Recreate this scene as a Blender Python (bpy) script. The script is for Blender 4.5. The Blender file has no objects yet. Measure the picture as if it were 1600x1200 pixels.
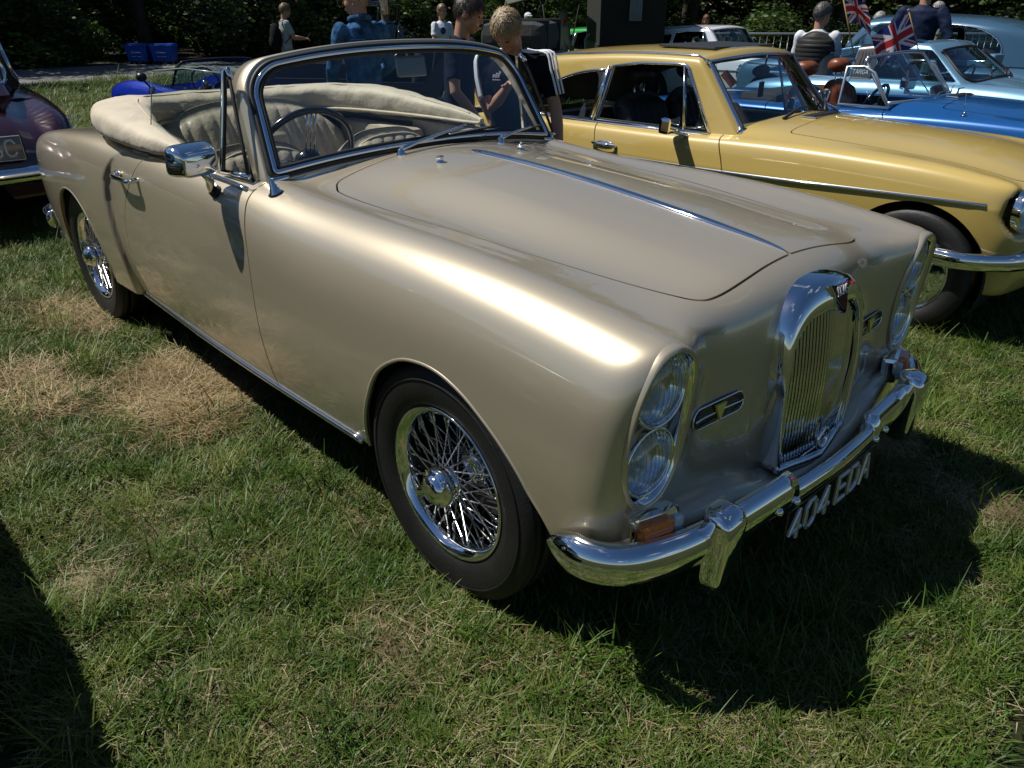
import bpy, bmesh, math, random
import numpy as np
from mathutils import Vector, Matrix, Euler
R = math.radians
rng = np.random.default_rng(7)
random.seed(7)
scene = bpy.context.scene
COL = scene.collection

# ------------------------------------------------------------------ camera
CAM_POS = np.array([1.361, -1.807, 1.461]); YAW, PITCH, ROLL, FPX = 2.384, -0.4538, 0.0028, 1203.8
def cam_axes():
    f = np.array([math.cos(PITCH)*math.cos(YAW), math.cos(PITCH)*math.sin(YAW), math.sin(PITCH)])
    r = np.cross(f, [0, 0, 1]); r /= np.linalg.norm(r); u = np.cross(r, f)
    c, s = math.cos(ROLL), math.sin(ROLL)
    return c*r+s*u, -s*r+c*u, f
RX, UX, FX = cam_axes()
cd = bpy.data.cameras.new('camera'); cam = bpy.data.objects.new('camera', cd); COL.objects.link(cam)
cd.sensor_fit = 'HORIZONTAL'; cd.sensor_width = 36; cd.lens = 36*FPX/1600; cd.clip_start = .05; cd.clip_end = 2000
cam.matrix_world = Matrix([[RX[i], UX[i], -FX[i], CAM_POS[i]] for i in range(3)]+[[0, 0, 0, 1]])
scene.camera = cam

# ------------------------------------------------------------------ sky, sun, exposure
SUN = np.array([-.42, -.32, .85]); SUN /= np.linalg.norm(SUN)
SUN_EL = math.asin(SUN[2]); SUN_AZ = math.atan2(SUN[0], SUN[1])
world = bpy.data.worlds.new('World'); scene.world = world; world.use_nodes = True
nt = world.node_tree; nt.nodes.clear()
out = nt.nodes.new('ShaderNodeOutputWorld'); bg = nt.nodes.new('ShaderNodeBackground')
sky = nt.nodes.new('ShaderNodeTexSky'); sky.sky_type = 'NISHITA'; sky.sun_disc = False
sky.sun_elevation = SUN_EL; sky.sun_rotation = SUN_AZ
sky.air_density = 1.0; sky.dust_density = .25; sky.ozone_density = 4.0
# scattered fair-weather clouds, the same all over the sky
tc = nt.nodes.new('ShaderNodeTexCoord'); mp = nt.nodes.new('ShaderNodeMapping'); mp.inputs['Scale'].default_value = (1, 1, 2.4)
nz = nt.nodes.new('ShaderNodeTexNoise'); nz.inputs['Scale'].default_value = 2.3; nz.inputs['Detail'].default_value = 9; nz.inputs['Roughness'].default_value = .56
cr = nt.nodes.new('ShaderNodeValToRGB'); cr.color_ramp.elements[0].position = .60; cr.color_ramp.elements[1].position = .72
mx = nt.nodes.new('ShaderNodeMix'); mx.data_type = 'RGBA'; mx.inputs[7].default_value = (9.5, 9.8, 10.3, 1)
nt.links.new(tc.outputs['Generated'], mp.inputs['Vector']); nt.links.new(mp.outputs[0], nz.inputs['Vector'])
nt.links.new(nz.outputs['Fac'], cr.inputs['Fac']); nt.links.new(cr.outputs['Color'], mx.inputs[0])
hs = nt.nodes.new('ShaderNodeHueSaturation'); hs.inputs['Saturation'].default_value = 1.12; nt.links.new(sky.outputs['Color'], hs.inputs['Color']); nt.links.new(hs.outputs[0], mx.inputs[6]); nt.links.new(mx.outputs[2], bg.inputs['Color'])
bg.inputs['Strength'].default_value = .05
nt.links.new(bg.outputs[0], out.inputs['Surface'])
sl = bpy.data.lights.new('sun', 'SUN'); sl.energy = 5.0; sl.angle = R(.53); sl.color = (1, .96, .89)
so = bpy.data.objects.new('sun', sl); COL.objects.link(so)
so.rotation_euler = Vector(tuple(-SUN)).to_track_quat('-Z', 'Y').to_euler()
vs = scene.view_settings; vs.view_transform = 'Standard'; vs.look = 'None'; vs.exposure = .22; vs.gamma = 1; vs.use_curve_mapping = False
scene.cycles.max_bounces = 10; scene.cycles.transparent_max_bounces = 24; scene.cycles.transmission_bounces = 8
scene.cycles.caustics_reflective = False; scene.cycles.caustics_refractive = False

# ------------------------------------------------------------------ materials
MATS = {}
def mat(name, color=(.5, .5, .5), rough=.5, metal=0, coat=0, coat_rough=.03, spec=.5, var=0, vscale=8, bump=0, bscale=60, color2=None, sheen=0, alpha=1, trans=0, ior=1.45, dirt=0, aniso=0):
    if name in MATS: return MATS[name]
    m = bpy.data.materials.new(name); m.use_nodes = True; n = m.node_tree.nodes; l = m.node_tree.links
    b = n['Principled BSDF']
    b.inputs['Base Color'].default_value = (*color, 1); b.inputs['Roughness'].default_value = rough
    b.inputs['Metallic'].default_value = metal; b.inputs['Coat Weight'].default_value = coat; b.inputs['Coat Roughness'].default_value = coat_rough; b.inputs['Coat IOR'].default_value = 1.68
    b.inputs['Specular IOR Level'].default_value = spec; b.inputs['IOR'].default_value = ior
    b.inputs['Transmission Weight'].default_value = trans; b.inputs['Alpha'].default_value = alpha
    if sheen: b.inputs['Sheen Weight'].default_value = sheen
    if var or color2 is not None:
        g = n.new('ShaderNodeNewGeometry') if False else n.new('ShaderNodeTexCoord')
        t = n.new('ShaderNodeTexNoise'); t.inputs['Scale'].default_value = vscale; t.inputs['Detail'].default_value = 6
        l.new(g.outputs['Object'], t.inputs['Vector'])
        r = n.new('ShaderNodeValToRGB'); r.color_ramp.elements[0].position = .35; r.color_ramp.elements[1].position = .66
        c2 = color2 if color2 is not None else tuple(c*(1-var) for c in color)
        r.color_ramp.elements[0].color = (*c2, 1); r.color_ramp.elements[1].color = (*color, 1)
        l.new(t.outputs['Fac'], r.inputs['Fac']); l.new(r.outputs['Color'], b.inputs['Base Color'])
    if bump:
        g = n.new('ShaderNodeTexCoord'); t = n.new('ShaderNodeTexNoise'); t.inputs['Scale'].default_value = bscale; t.inputs['Detail'].default_value = 5
        l.new(g.outputs['Object'], t.inputs['Vector'])
        bp_ = n.new('ShaderNodeBump'); bp_.inputs['Strength'].default_value = bump; bp_.inputs['Distance'].default_value = .01
        l.new(t.outputs['Fac'], bp_.inputs['Height']); l.new(bp_.outputs[0], b.inputs['Normal'])
    if dirt:   # dust film: roughness breaks up on the clear coat
        g = n.new('ShaderNodeTexCoord'); t = n.new('ShaderNodeTexNoise'); t.inputs['Scale'].default_value = 5; t.inputs['Detail'].default_value = 8
        l.new(g.outputs['Object'], t.inputs['Vector'])
        mr = n.new('ShaderNodeMapRange'); mr.inputs['From Min'].default_value = .35; mr.inputs['From Max'].default_value = .75
        mr.inputs['To Min'].default_value = coat_rough; mr.inputs['To Max'].default_value = coat_rough+dirt
        l.new(t.outputs['Fac'], mr.inputs['Value']); l.new(mr.outputs[0], b.inputs['Coat Roughness'])
    MATS[name] = m; return m
def glass(name, tint=(.9, .95, .93), refl=1.0):
    """thin pane: clear see-through with Fresnel reflection"""
    if name in MATS: return MATS[name]
    m = bpy.data.materials.new(name); m.use_nodes = True; n = m.node_tree.nodes; l = m.node_tree.links
    for x in list(n):
        if x.type != 'OUTPUT_MATERIAL': n.remove(x)
    o = [x for x in n if x.type == 'OUTPUT_MATERIAL'][0]
    t = n.new('ShaderNodeBsdfTransparent'); t.inputs[0].default_value = (*tint, 1)
    g = n.new('ShaderNodeBsdfGlossy'); g.inputs['Roughness'].default_value = .005; g.inputs['Color'].default_value = (.95, .97, 1, 1)
    ge = n.new('ShaderNodeNewGeometry'); dt = n.new('ShaderNodeVectorMath'); dt.operation = 'DOT_PRODUCT'; l.new(ge.outputs['Normal'], dt.inputs[0]); l.new(ge.outputs['Incoming'], dt.inputs[1])
    def mth(op, a_, b_=None):
        q = n.new('ShaderNodeMath'); q.operation = op
        for k, v in enumerate((a_, b_)):
            if v is None: continue
            if isinstance(v, (int, float)): q.inputs[k].default_value = v
            else: l.new(v, q.inputs[k])
        return q.outputs[0]
    sch = mth('MULTIPLY_ADD', mth('POWER', mth('SUBTRACT', 1.0, mth('ABSOLUTE', dt.outputs['Value'])), 5.0), .93); sch.node.inputs[2].default_value = .055
    mu = n.new('ShaderNodeMath'); mu.operation = 'MULTIPLY'; mu.inputs[1].default_value = refl; mu.use_clamp = True
    mxs = n.new('ShaderNodeMixShader')
    l.new(sch, mu.inputs[0]); l.new(mu.outputs[0], mxs.inputs[0]); l.new(t.outputs[0], mxs.inputs[1]); l.new(g.outputs[0], mxs.inputs[2])
    l.new(mxs.outputs[0], o.inputs['Surface'])
    MATS[name] = m; return m
CHROME = mat('chrome', (.82, .83, .85), .035, 1)
BRIGHT = mat('bright_trim', (.75, .76, .78), .12, 1)
BLACK = mat('black_rubber', (.012, .012, .013), .55, var=.3)
DARK = mat('dark_void', (.006, .006, .006), .9)
TYRE = mat('tyre_rubber', (.009, .009, .009), .55, var=.4, vscale=14, bump=.15, bscale=120)
GOLD = mat('gold_beige_paint', (.56, .485, .355), .37, .62, coat=1, coat_rough=.012, bump=.006, bscale=1400, dirt=.05)
HOODM = mat('beige_hood_cloth', (.54, .47, .35), .62, var=.16, vscale=9, bump=.5, bscale=22, sheen=.1)
LEATHER = mat('beige_leather', (.50, .435, .325), .36, var=.22, vscale=14, bump=.35, bscale=38)
CARPET = mat('beige_carpet', (.12, .10, .075), .95, var=.4, vscale=40)
BLACKP = mat('black_gloss', (.008, .008, .009), .18, coat=.6)

# ------------------------------------------------------------------ object helpers
def link(name, me, m=None, parent=None):
    o = bpy.data.objects.new(name, me); COL.objects.link(o)
    if parent is not None: o.parent = parent
    if m is not None:
        me.materials.clear()
        for q in (m if isinstance(m, (list, tuple)) else [m]): me.materials.append(q)
    return o
def tag(o, label=None, cat=None, group=None, kind=None):
    if label: o['label'] = label
    if cat: o['category'] = cat
    if group: o['group'] = group
    if kind: o['kind'] = kind
    return o
def thing(name, label, cat, loc=(0, 0, 0), rz=0, group=None, scale=1):
    o = bpy.data.objects.new(name, None); COL.objects.link(o); o.location = loc; o.rotation_euler = (0, 0, rz); o.scale = (scale,)*3
    o.empty_display_size = .2
    return tag(o, label, cat, group)
def copy_tree(o, parent=None):
    c = o.copy(); COL.objects.link(c)
    if parent is not None: c.parent = parent
    for ch in list(o.children): copy_tree(ch, c)
    return c
def mesh_from(name, V, F, smooth=True, N=None):
    me = bpy.data.meshes.new(name)
    V = np.asarray(V, float)
    me.from_pydata([tuple(v) for v in V.tolist()], [], [tuple(f) for f in F])
    if smooth: me.polygons.foreach_set('use_smooth', [True]*len(me.polygons))
    me.update()
    if N is not None: me.normals_split_custom_set_from_vertices([tuple(n) for n in np.asarray(N).tolist()])
    return me
class MB:
    """collects shapes and links them as one mesh"""
    def __init__(s): s.V = []; s.F = []; s.S = []; s.n = 0; s.M = []
    def add(s, V, F, smooth=True, mi=0):
        V = np.asarray(V, float).reshape(-1, 3); s.V.append(V)
        s.F += [tuple(int(i)+s.n for i in f) for f in F]; s.S += [smooth]*len(F); s.M += [mi]*len(F); s.n += len(V); return s
    def box(s, c, d, rot=None, mi=0, bev=0):
        x, y, z = [q/2 for q in d]
        if bev:
            b = min(bev, x*.9, y*.9, z*.9); V = []; 
            bm = bmesh.new(); bmesh.ops.create_cube(bm, size=1)
            for v in bm.verts: v.co = Vector((v.co.x*d[0], v.co.y*d[1], v.co.z*d[2]))
            bmesh.ops.bevel(bm, geom=list(bm.edges), offset=b, segments=2, profile=.6, affect='EDGES')
            bm.verts.index_update(); V = np.array([v.co[:] for v in bm.verts]); F = [[v.index for v in f.verts] for f in bm.faces]; bm.free()
        else:
            V = np.array([(a, b_, c_) for a in (-x, x) for b_ in (-y, y) for c_ in (-z, z)])
            F = [(0, 1, 3, 2), (4, 6, 7, 5), (0, 4, 5, 1), (2, 3, 7, 6), (0, 2, 6, 4), (1, 5, 7, 3)]
        if rot is not None: V = V @ np.array(Euler(rot).to_matrix()).T
        return s.add(V+np.asarray(c, float), F, False, mi)
    def tube(s, pts, r, seg=10, closed=False, cap=True, flat=1, mi=0, up=None):
        V, F = tube(pts, r, seg, closed, cap, flat, up); return s.add(V, F, True, mi)
    def lathe(s, prof, seg=48, axis='y', c=(0, 0, 0), closed=False, mi=0):
        V, F = lathe(prof, seg, axis, closed); return s.add(V+np.asarray(c, float), F, True, mi)
    def ball(s, c, r, seg=14, rings=9, rot=None, mi=0):
        V = []; F = []; r = np.broadcast_to(np.asarray(r, float), 3)
        for i in range(rings+1):
            a = math.pi*i/rings
            for j in range(seg):
                b = 2*math.pi*j/seg; V.append((math.sin(a)*math.cos(b), math.sin(a)*math.sin(b), math.cos(a)))
        for i in range(rings):
            for j in range(seg):
                k = (j+1) % seg; F.append((i*seg+j, (i+1)*seg+j, (i+1)*seg+k, i*seg+k))
        V = np.array(V)*r
        if rot is not None: V = V @ np.array(Euler(rot).to_matrix()).T
        return s.add(V+np.asarray(c, float), F, True, mi)
    def prism(s, poly, p0, ax, ay, h, mi=0, smooth=False):
        """polygon in plane (p0; ax, ay) pushed along ax x ay by h"""
        p0, ax, ay = [np.asarray(q, float) for q in (p0, ax, ay)]; nn = np.cross(ax, ay); nn /= np.linalg.norm(nn)
        P = np.array([p0+a*ax+b*ay for a, b in poly]); n = len(P)
        V = np.vstack([P, P+nn*h]); F = [tuple(range(n-1, -1, -1)), tuple(range(n, 2*n))]+[(i, (i+1) % n, n+(i+1) % n, n+i) for i in range(n)]
        return s.add(V, F, smooth, mi)
    def build(s, name, m, parent=None, kind=None, xf=None):
        V = np.vstack(s.V)
        if xf is not None: V = xf(V)
        me = bpy.data.meshes.new(name); me.from_pydata([tuple(v) for v in V.tolist()], [], s.F)
        me.polygons.foreach_set('use_smooth', s.S); me.polygons.foreach_set('material_index', s.M); me.update()
        o = link(name, me, m, parent)
        me.polygons.foreach_set('material_index', s.M)
        if kind: o['kind'] = kind
        return o
def tube(pts, r, seg=10, closed=False, cap=True, flat=1, up=None):
    P = np.asarray(pts, float); n = len(P); r = np.broadcast_to(np.asarray(r, float), n)
    flat = np.broadcast_to(np.asarray(flat, float), n)
    if closed: T = np.roll(P, -1, 0)-np.roll(P, 1, 0)
    else: T = np.gradient(P, axis=0)
    T /= np.linalg.norm(T, axis=1)[:, None]+1e-12
    A = np.zeros_like(P); ref = np.array([0, 0, 1.]) if up is None else np.asarray(up, float)
    if up is None and abs(T[0]@ref) > .9: ref = np.array([1., 0, 0])
    a = ref-T[0]*(T[0]@ref); a /= np.linalg.norm(a)
    for i in range(n):
        if up is not None: a = ref-T[i]*(T[i]@ref)
        else: a = a-T[i]*(T[i]@a)
        a = a/(np.linalg.norm(a)+1e-12); A[i] = a
    B = np.cross(T, A); th = np.linspace(0, 2*math.pi, seg, endpoint=False)
    V = (P[:, None]+r[:, None, None]*(np.cos(th)[None, :, None]*A[:, None]*flat[:, None, None]+np.sin(th)[None, :, None]*B[:, None])).reshape(-1, 3)
    F = []
    for i in range(n if closed else n-1):
        q = (i+1) % n
        for j in range(seg):
            k = (j+1) % seg; F.append((i*seg+j, i*seg+k, q*seg+k, q*seg+j))
    if cap and not closed: F += [tuple(range(seg-1, -1, -1)), tuple((n-1)*seg+j for j in range(seg))]
    return V, F
def lathe(prof, seg=48, axis='y', closed=False):
    """prof: list of (radius, along axis)"""
    prof = np.asarray(prof, float); n = len(prof); th = np.linspace(0, 2*math.pi, seg, endpoint=False)
    c, s = np.cos(th), np.sin(th); V = np.zeros((n, seg, 3))
    i0, i1, i2 = {'y': (0, 2, 1), 'z': (0, 1, 2), 'x': (1, 2, 0)}[axis]
    V[:, :, i0] = prof[:, :1]*c; V[:, :, i1] = prof[:, :1]*s; V[:, :, i2] = prof[:, 1:]
    F = []
    for i in range(n if closed else n-1):
        q = (i+1) % n
        for j in range(seg):
            k = (j+1) % seg; F.append((i*seg+j, i*seg+k, q*seg+k, q*seg+j))
    return V.reshape(-1, 3), F
def crv(pts, n=40, closed=False):
    """Catmull-Rom through the points"""
    P = np.asarray(pts, float); m = len(P)
    if closed: Q = np.vstack([P[-1:], P, P[:2]]); k = m
    else: Q = np.vstack([2*P[0]-P[1], P, 2*P[-1]-P[-2]]); k = m-1
    t = np.linspace(0, k, n, endpoint=not closed); i = np.minimum(t.astype(int), k-1); u = (t-i)[:, None]
    a, b, c, d = Q[i], Q[i+1], Q[i+2], Q[i+3]
    return .5*(2*b+(c-a)*u+(2*a-5*b+4*c-d)*u**2+(3*b-a-3*c+d)*u**3)
def spl(xs, ys):
    g = _spl(xs, ys); a, b = xs[0]-.6*abs(xs[-1]-xs[0]), xs[-1]+.6*abs(xs[-1]-xs[0]); T = np.linspace(a, b, 1600); W = g(T)
    return lambda x: np.interp(x, T, W)
def _spl(xs, ys):
    """natural cubic spline, linear beyond its ends"""
    xs = np.asarray(xs, float); ys = np.asarray(ys, float); n = len(xs); h = np.diff(xs)
    A = np.zeros((n, n)); b = np.zeros(n); A[0, 0] = A[-1, -1] = 1
    for i in range(1, n-1):
        A[i, i-1:i+2] = h[i-1], 2*(h[i-1]+h[i]), h[i]; b[i] = 3*((ys[i+1]-ys[i])/h[i]-(ys[i]-ys[i-1])/h[i-1])
    c = np.linalg.solve(A, b)
    B = np.append((np.diff(ys)/h-h*(2*c[:-1]+c[1:])/3), 0); D = np.append(np.diff(c)/(3*h), 0)
    e = B[-2]+2*c[-2]*h[-1]+3*D[-2]*h[-1]**2
    def f(x):
        x = np.asarray(x, float); xc = np.clip(x, xs[0], xs[-1]); i = np.clip(np.searchsorted(xs, xc)-1, 0, n-2); u = xc-xs[i]
        return ys[i]+u*(B[i]+u*(c[i]+u*D[i]))+np.where(x < xs[0], (x-xs[0])*B[0], 0)+np.where(x > xs[-1], (x-xs[-1])*e, 0)
    return f
def lin(xs, ys): return lambda x: np.interp(x, xs, ys)
def smax(a, b, k):
    h = np.maximum(k-np.abs(a-b), 0)/k; return np.maximum(a, b)+h**3*k/6
def smin(a, b, k): return -smax(-a, -b, k)
def ss(a, b, x):
    t = np.clip((x-a)/(b-a), 0, 1); return t*t*(3-2*t)
def yspline(y, ks, vs):
    """hermite in y through knots ks[i] (arrays), values vs[i] (arrays)"""
    K = [np.broadcast_to(k, y.shape) for k in ks]; W = [np.broadcast_to(v, y.shape) for v in vs]; n = len(K)
    sl_ = [(W[i+1]-W[i])/(K[i+1]-K[i]) for i in range(n-1)]
    tg = [np.zeros_like(y)]+[(sl_[i-1]*(K[i+1]-K[i])+sl_[i]*(K[i]-K[i-1]))/(K[i+1]-K[i-1]) for i in range(1, n-1)]+[sl_[-1]]
    r = np.where(y > K[-1], W[-1]+(y-K[-1])*sl_[-1], 0.)
    for i in range(n-1):
        h = K[i+1]-K[i]; u = np.clip((y-K[i])/h, 0, 1); u2 = u*u; u3 = u2*u
        v = (2*u3-3*u2+1)*W[i]+(u3-2*u2+u)*h*tg[i]+(-2*u3+3*u2)*W[i+1]+(u3-u2)*h*tg[i+1]
        r = np.where((y >= K[i]) & (y <= K[i+1]), v, r)
    return r
# ------------------------------------------------------------------ skin of an implicit body, cut into panels
def shell(f, x0, x1, nx, z0, nth, thmax, nf=70, nr=50, ox=0, tmax=1.7, half=False):
    """cast rays outwards from a spine; fans close nose and tail.  Returns V, F (quads), N"""
    th = np.linspace(-thmax, thmax, nth)
    rows = []
    zz = z0 if callable(z0) else (lambda x: z0)
    for a in np.linspace(R(88), R(1.2), nr): rows.append((x0, -a))
    for x in np.linspace(x0, x1, nx): rows.append((x, 0))
    for a in np.linspace(R(1.2), R(88), nf): rows.append((x1, a))
    xs = np.array([r[0] for r in rows]); ph = np.array([r[1] for r in rows])
    O = np.zeros((len(rows), nth, 3)); O[:, :, 0] = xs[:, None]; O[:, :, 2] = np.array([zz(x) for x in xs])[:, None]
    D = np.zeros_like(O); D[:, :, 0] = np.sin(ph)[:, None]; D[:, :, 1] = np.cos(ph)[:, None]*np.sin(th); D[:, :, 2] = np.cos(ph)[:, None]*np.cos(th)
    O = O.reshape(-1, 3); D = D.reshape(-1, 3); a = np.zeros(len(O)); b = np.full(len(O), tmax)
    sel = np.tile(th >= -1e-9, len(rows)); Oh, Dh, a, b = O[sel], D[sel], a[sel], b[sel]
    for _ in range(6):
        m = (a+b)/2; ins = f(Oh+Dh*m[:, None]) < 0; a = np.where(ins, m, a); b = np.where(ins, b, m)
    fa = f(Oh+Dh*a[:, None]); fb = f(Oh+Dh*b[:, None])
    for _ in range(7):
        m = np.clip(a-fa*(b-a)/(fb-fa+1e-15), a+(b-a)*.02, b-(b-a)*.02); fm = f(Oh+Dh*m[:, None]); ins = fm < 0
        fb = np.where(ins, np.where(np.abs(fm) > .3*np.abs(fa), fb*.5, fb), fm); fa = np.where(ins, fm, np.where(np.abs(fm) > .3*np.abs(fb), fa*.5, fa))
        a = np.where(ins, m, a); b = np.where(ins, b, m)
    Vh = (Oh+Dh*((a+b)/2)[:, None]).reshape(len(rows), -1, 3); hh = Vh.shape[1]
    V = np.zeros((len(rows), nth, 3)); V[:, nth-hh:] = Vh; V[:, :hh] = Vh[:, ::-1]*[1, -1, 1]; V = V.reshape(-1, 3)
    n = len(rows); i, j = np.meshgrid(np.arange(n-1), np.arange(nth-1), indexing='ij'); k = (i*nth+j).ravel()
    F = np.stack([k, k+nth, k+nth+1, k+1], 1)
    Gh = grad(f, Vh.reshape(-1, 3)).reshape(Vh.shape); NN = np.zeros((len(rows), nth, 3)); NN[:, nth-hh:] = Gh; NN[:, :hh] = Gh[:, ::-1]*[1, -1, 1]
    NN[:, hh-1, 1] *= 0
    return V, F, NN.reshape(-1, 3)
def grad(f, V, e=2e-3):
    g = np.stack([f(V+np.eye(3)[k]*e)-f(V-np.eye(3)[k]*e) for k in range(3)], 1)
    return g/(np.linalg.norm(g, axis=1)[:, None]+1e-12)
def clip(V, F, N, s):
    """keep the part of a mesh where s >= 0; F padded with -1"""
    if F.shape[1] < 8: F = np.hstack([F, -np.ones((len(F), 8-F.shape[1]), int)])
    ok = F >= 0; sf = np.where(ok, s[F], 0); ins = (sf >= 0) | ~ok; anyin = ((sf >= 0) & ok).any(1); allin = ins.all(1)
    keep = F[allin]; mixed = F[anyin & ~allin]
    newV = []; newN = []; cache = {}; nf = []; nv = len(V)
    for row in mixed:
        f = [int(q) for q in row if q >= 0]; o = []
        for q in range(len(f)):
            a, b = f[q], f[(q+1) % len(f)]; sa, sb = s[a], s[b]
            if sa >= 0: o.append(a)
            if (sa >= 0) != (sb >= 0):
                key = (min(a, b), max(a, b))
                if key not in cache:
                    t = sa/(sa-sb); cache[key] = nv+len(newV); newV.append(V[a]*(1-t)+V[b]*t); w = N[a]*(1-t)+N[b]*t; newN.append(w/(np.linalg.norm(w)+1e-12))
                o.append(cache[key])
        if len(o) >= 3: nf.append((o+[-1]*8)[:8])
    if newV: V = np.vstack([V, newV]); N = np.vstack([N, newN])
    F = np.vstack([keep, np.array(nf, int).reshape(-1, 8)])
    used = np.unique(F[F >= 0]); mp_ = -np.ones(len(V)+1, int); mp_[used] = np.arange(len(used))
    F = np.where(F >= 0, mp_[F], -1)
    return V[used], F, N[used]
def flange(V, F, N, d=.012, only=None):
    """turn every free edge inwards by d so that a panel has thickness"""
    fl = [[int(q) for q in row if q >= 0] for row in F]; cnt = {}
    for f in fl:
        for q in range(len(f)):
            a, b = f[q], f[(q+1) % len(f)]; cnt.setdefault((min(a, b), max(a, b)), []).append((a, b))
    nv = len(V); VV = []; NN = []; FF = []; k = nv
    for e in cnt.values():
        if len(e) != 1: continue
        a, b = e[0]
        if only is not None and not (only[a] and only[b]): continue
        t = V[b]-V[a]; L = np.linalg.norm(t)
        if L < 1e-7: continue
        nn = np.cross(t/L, (N[a]+N[b])/2)
        VV += [V[a], V[b], V[b]-N[b]*d, V[a]-N[a]*d]; NN += [nn]*4; FF.append([k+1, k, k+3, k+2, -1, -1, -1, -1]); k += 4
    if VV:
        V = np.vstack([V, VV]); N = np.vstack([N, NN]); F = np.vstack([F, np.array(FF, int)])
    return V, F, N
def panel(name, VFN, m, parent, fl=.012, only=None):
    V, F, N = VFN
    if F.shape[1] < 8: F = np.hstack([F, -np.ones((len(F), 8-F.shape[1]), int)])
    if fl: V, F, N = flange(V, F, N, fl, None if only is None else only(V))
    L = [tuple(int(q) for q in row if q >= 0) for row in F]
    N = N/(np.linalg.norm(N, axis=1)[:, None]+1e-12)
    return link(name, mesh_from(name, V, L, True, N), m, parent)
def psd(poly, X, Y, where=None, pad=.05, other=-1.):
    """masked: only points flagged in where and near the polygon's box are measured"""
    P = np.asarray(poly, float); lo = P.min(0)-pad; hi = P.max(0)+pad
    m = (X > lo[0]) & (X < hi[0]) & (Y > lo[1]) & (Y < hi[1])
    if where is not None: m &= where
    r = np.full(X.shape, float(other)); r[m] = _psd(P, X[m], Y[m]); return r
def _psd(poly, X, Y):
    """signed distance to a closed polygon, positive inside"""
    P = np.asarray(poly, float); n = len(P); d = np.full(X.shape, 1e9); ins = np.zeros(X.shape, bool)
    for i in range(n):
        a, b = P[i], P[(i+1) % n]; e = b-a; L = e@e
        if L < 1e-12: continue
        t = np.clip(((X-a[0])*e[0]+(Y-a[1])*e[1])/L, 0, 1)
        d = np.minimum(d, (X-a[0]-t*e[0])**2+(Y-a[1]-t*e[1])**2)
        c = ((a[1] > Y) != (b[1] > Y))
        with np.errstate(divide='ignore', invalid='ignore'): xi = a[0]+(Y-a[1])/(b[1]-a[1]+1e-30)*(b[0]-a[0])
        ins ^= c & (X < xi)
    return np.where(ins, 1, -1)*np.sqrt(d)
def _surf(f, mk, a, b, *arrs):
    A = [np.atleast_1d(np.asarray(q, float)) for q in arrs]; A = np.broadcast_arrays(*A); n = len(A[0]); a = np.full(n, a); b = np.full(n, b)
    for _ in range(26):
        m = (a+b)/2; ins = f(mk(m, *A)) < 0; a = np.where(ins, m, a); b = np.where(ins, b, m)
    return a if n > 1 or any(np.ndim(q) for q in arrs) else float(a[0])
def surf_z(f, x, y, z0=.5, z1=1.6): return _surf(f, lambda m, x, y: np.stack([x, y, m], 1), z0, z1, x, y)
def surf_y(f, x, z, y0=.3, y1=1.3): return _surf(f, lambda m, x, z: np.stack([x, m, z], 1), y0, y1, x, z)
def surf_x(f, y, z, x0=.2, x1=1.2): return _surf(f, lambda m, y, z: np.stack([m, y, z], 1), x0, x1, y, z)
FONT = {  # block capitals on a 4 x 6 grid, as strokes
 'A': [[(0, 0), (1.6, 6), (2.4, 6), (4, 0)], [(.75, 2.1), (3.25, 2.1)]], 'B': [[(0, 0), (0, 6), (2.8, 6), (3.7, 5.2), (3.7, 3.9), (2.8, 3.2), (0, 3.2)], [(2.8, 3.2), (4, 2.3), (4, .9), (3, 0), (0, 0)]],
 'C': [[(4, 4.8), (3, 6), (1, 6), (0, 4.8), (0, 1.2), (1, 0), (3, 0), (4, 1.2)]], 'D': [[(0, 0), (0, 6), (2.6, 6), (4, 4.6), (4, 1.4), (2.6, 0), (0, 0)]],
 'E': [[(4, 6), (0, 6), (0, 0), (4, 0)], [(0, 3.1), (3.2, 3.1)]], 'H': [[(0, 0), (0, 6)], [(4, 0), (4, 6)], [(0, 3), (4, 3)]], 'L': [[(0, 6), (0, 0), (4, 0)]],
 'S': [[(4, 5), (3, 6), (1, 6), (0, 5), (0, 4), (1, 3.2), (3, 2.8), (4, 2), (4, 1), (3, 0), (1, 0), (0, 1)]], 'Y': [[(0, 6), (2, 3), (4, 6)], [(2, 3), (2, 0)]],
 'V': [[(0, 6), (2, 0), (4, 6)]], 'I': [[(2, 0), (2, 6)]], '0': [[(1.2, 0), (0, 1.2), (0, 4.8), (1.2, 6), (2.8, 6), (4, 4.8), (4, 1.2), (2.8, 0), (1.2, 0)]],
 '4': [[(3, 0), (3, 6), (0, 1.7), (4.2, 1.7)]], 'U': [[(0, 6), (0, 1.2), (1, 0), (3, 0), (4, 1.2), (4, 6)]], 'T': [[(0, 6), (4, 6)], [(2, 6), (2, 0)]], 'R': [[(0, 0), (0, 6), (3, 6), (4, 5.2), (4, 3.8), (3, 3), (0, 3)], [(2.2, 3), (4, 0)]],
 'N': [[(0, 0), (0, 6), (4, 0), (4, 6)]], 'G': [[(4, 4.8), (3, 6), (1, 6), (0, 4.8), (0, 1.2), (1, 0), (3, 0), (4, 1), (4, 2.8), (2.4, 2.8)]], 'P': [[(0, 0), (0, 6), (3, 6), (4, 5.2), (4, 3.6), (3, 2.8), (0, 2.8)]],
}
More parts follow.
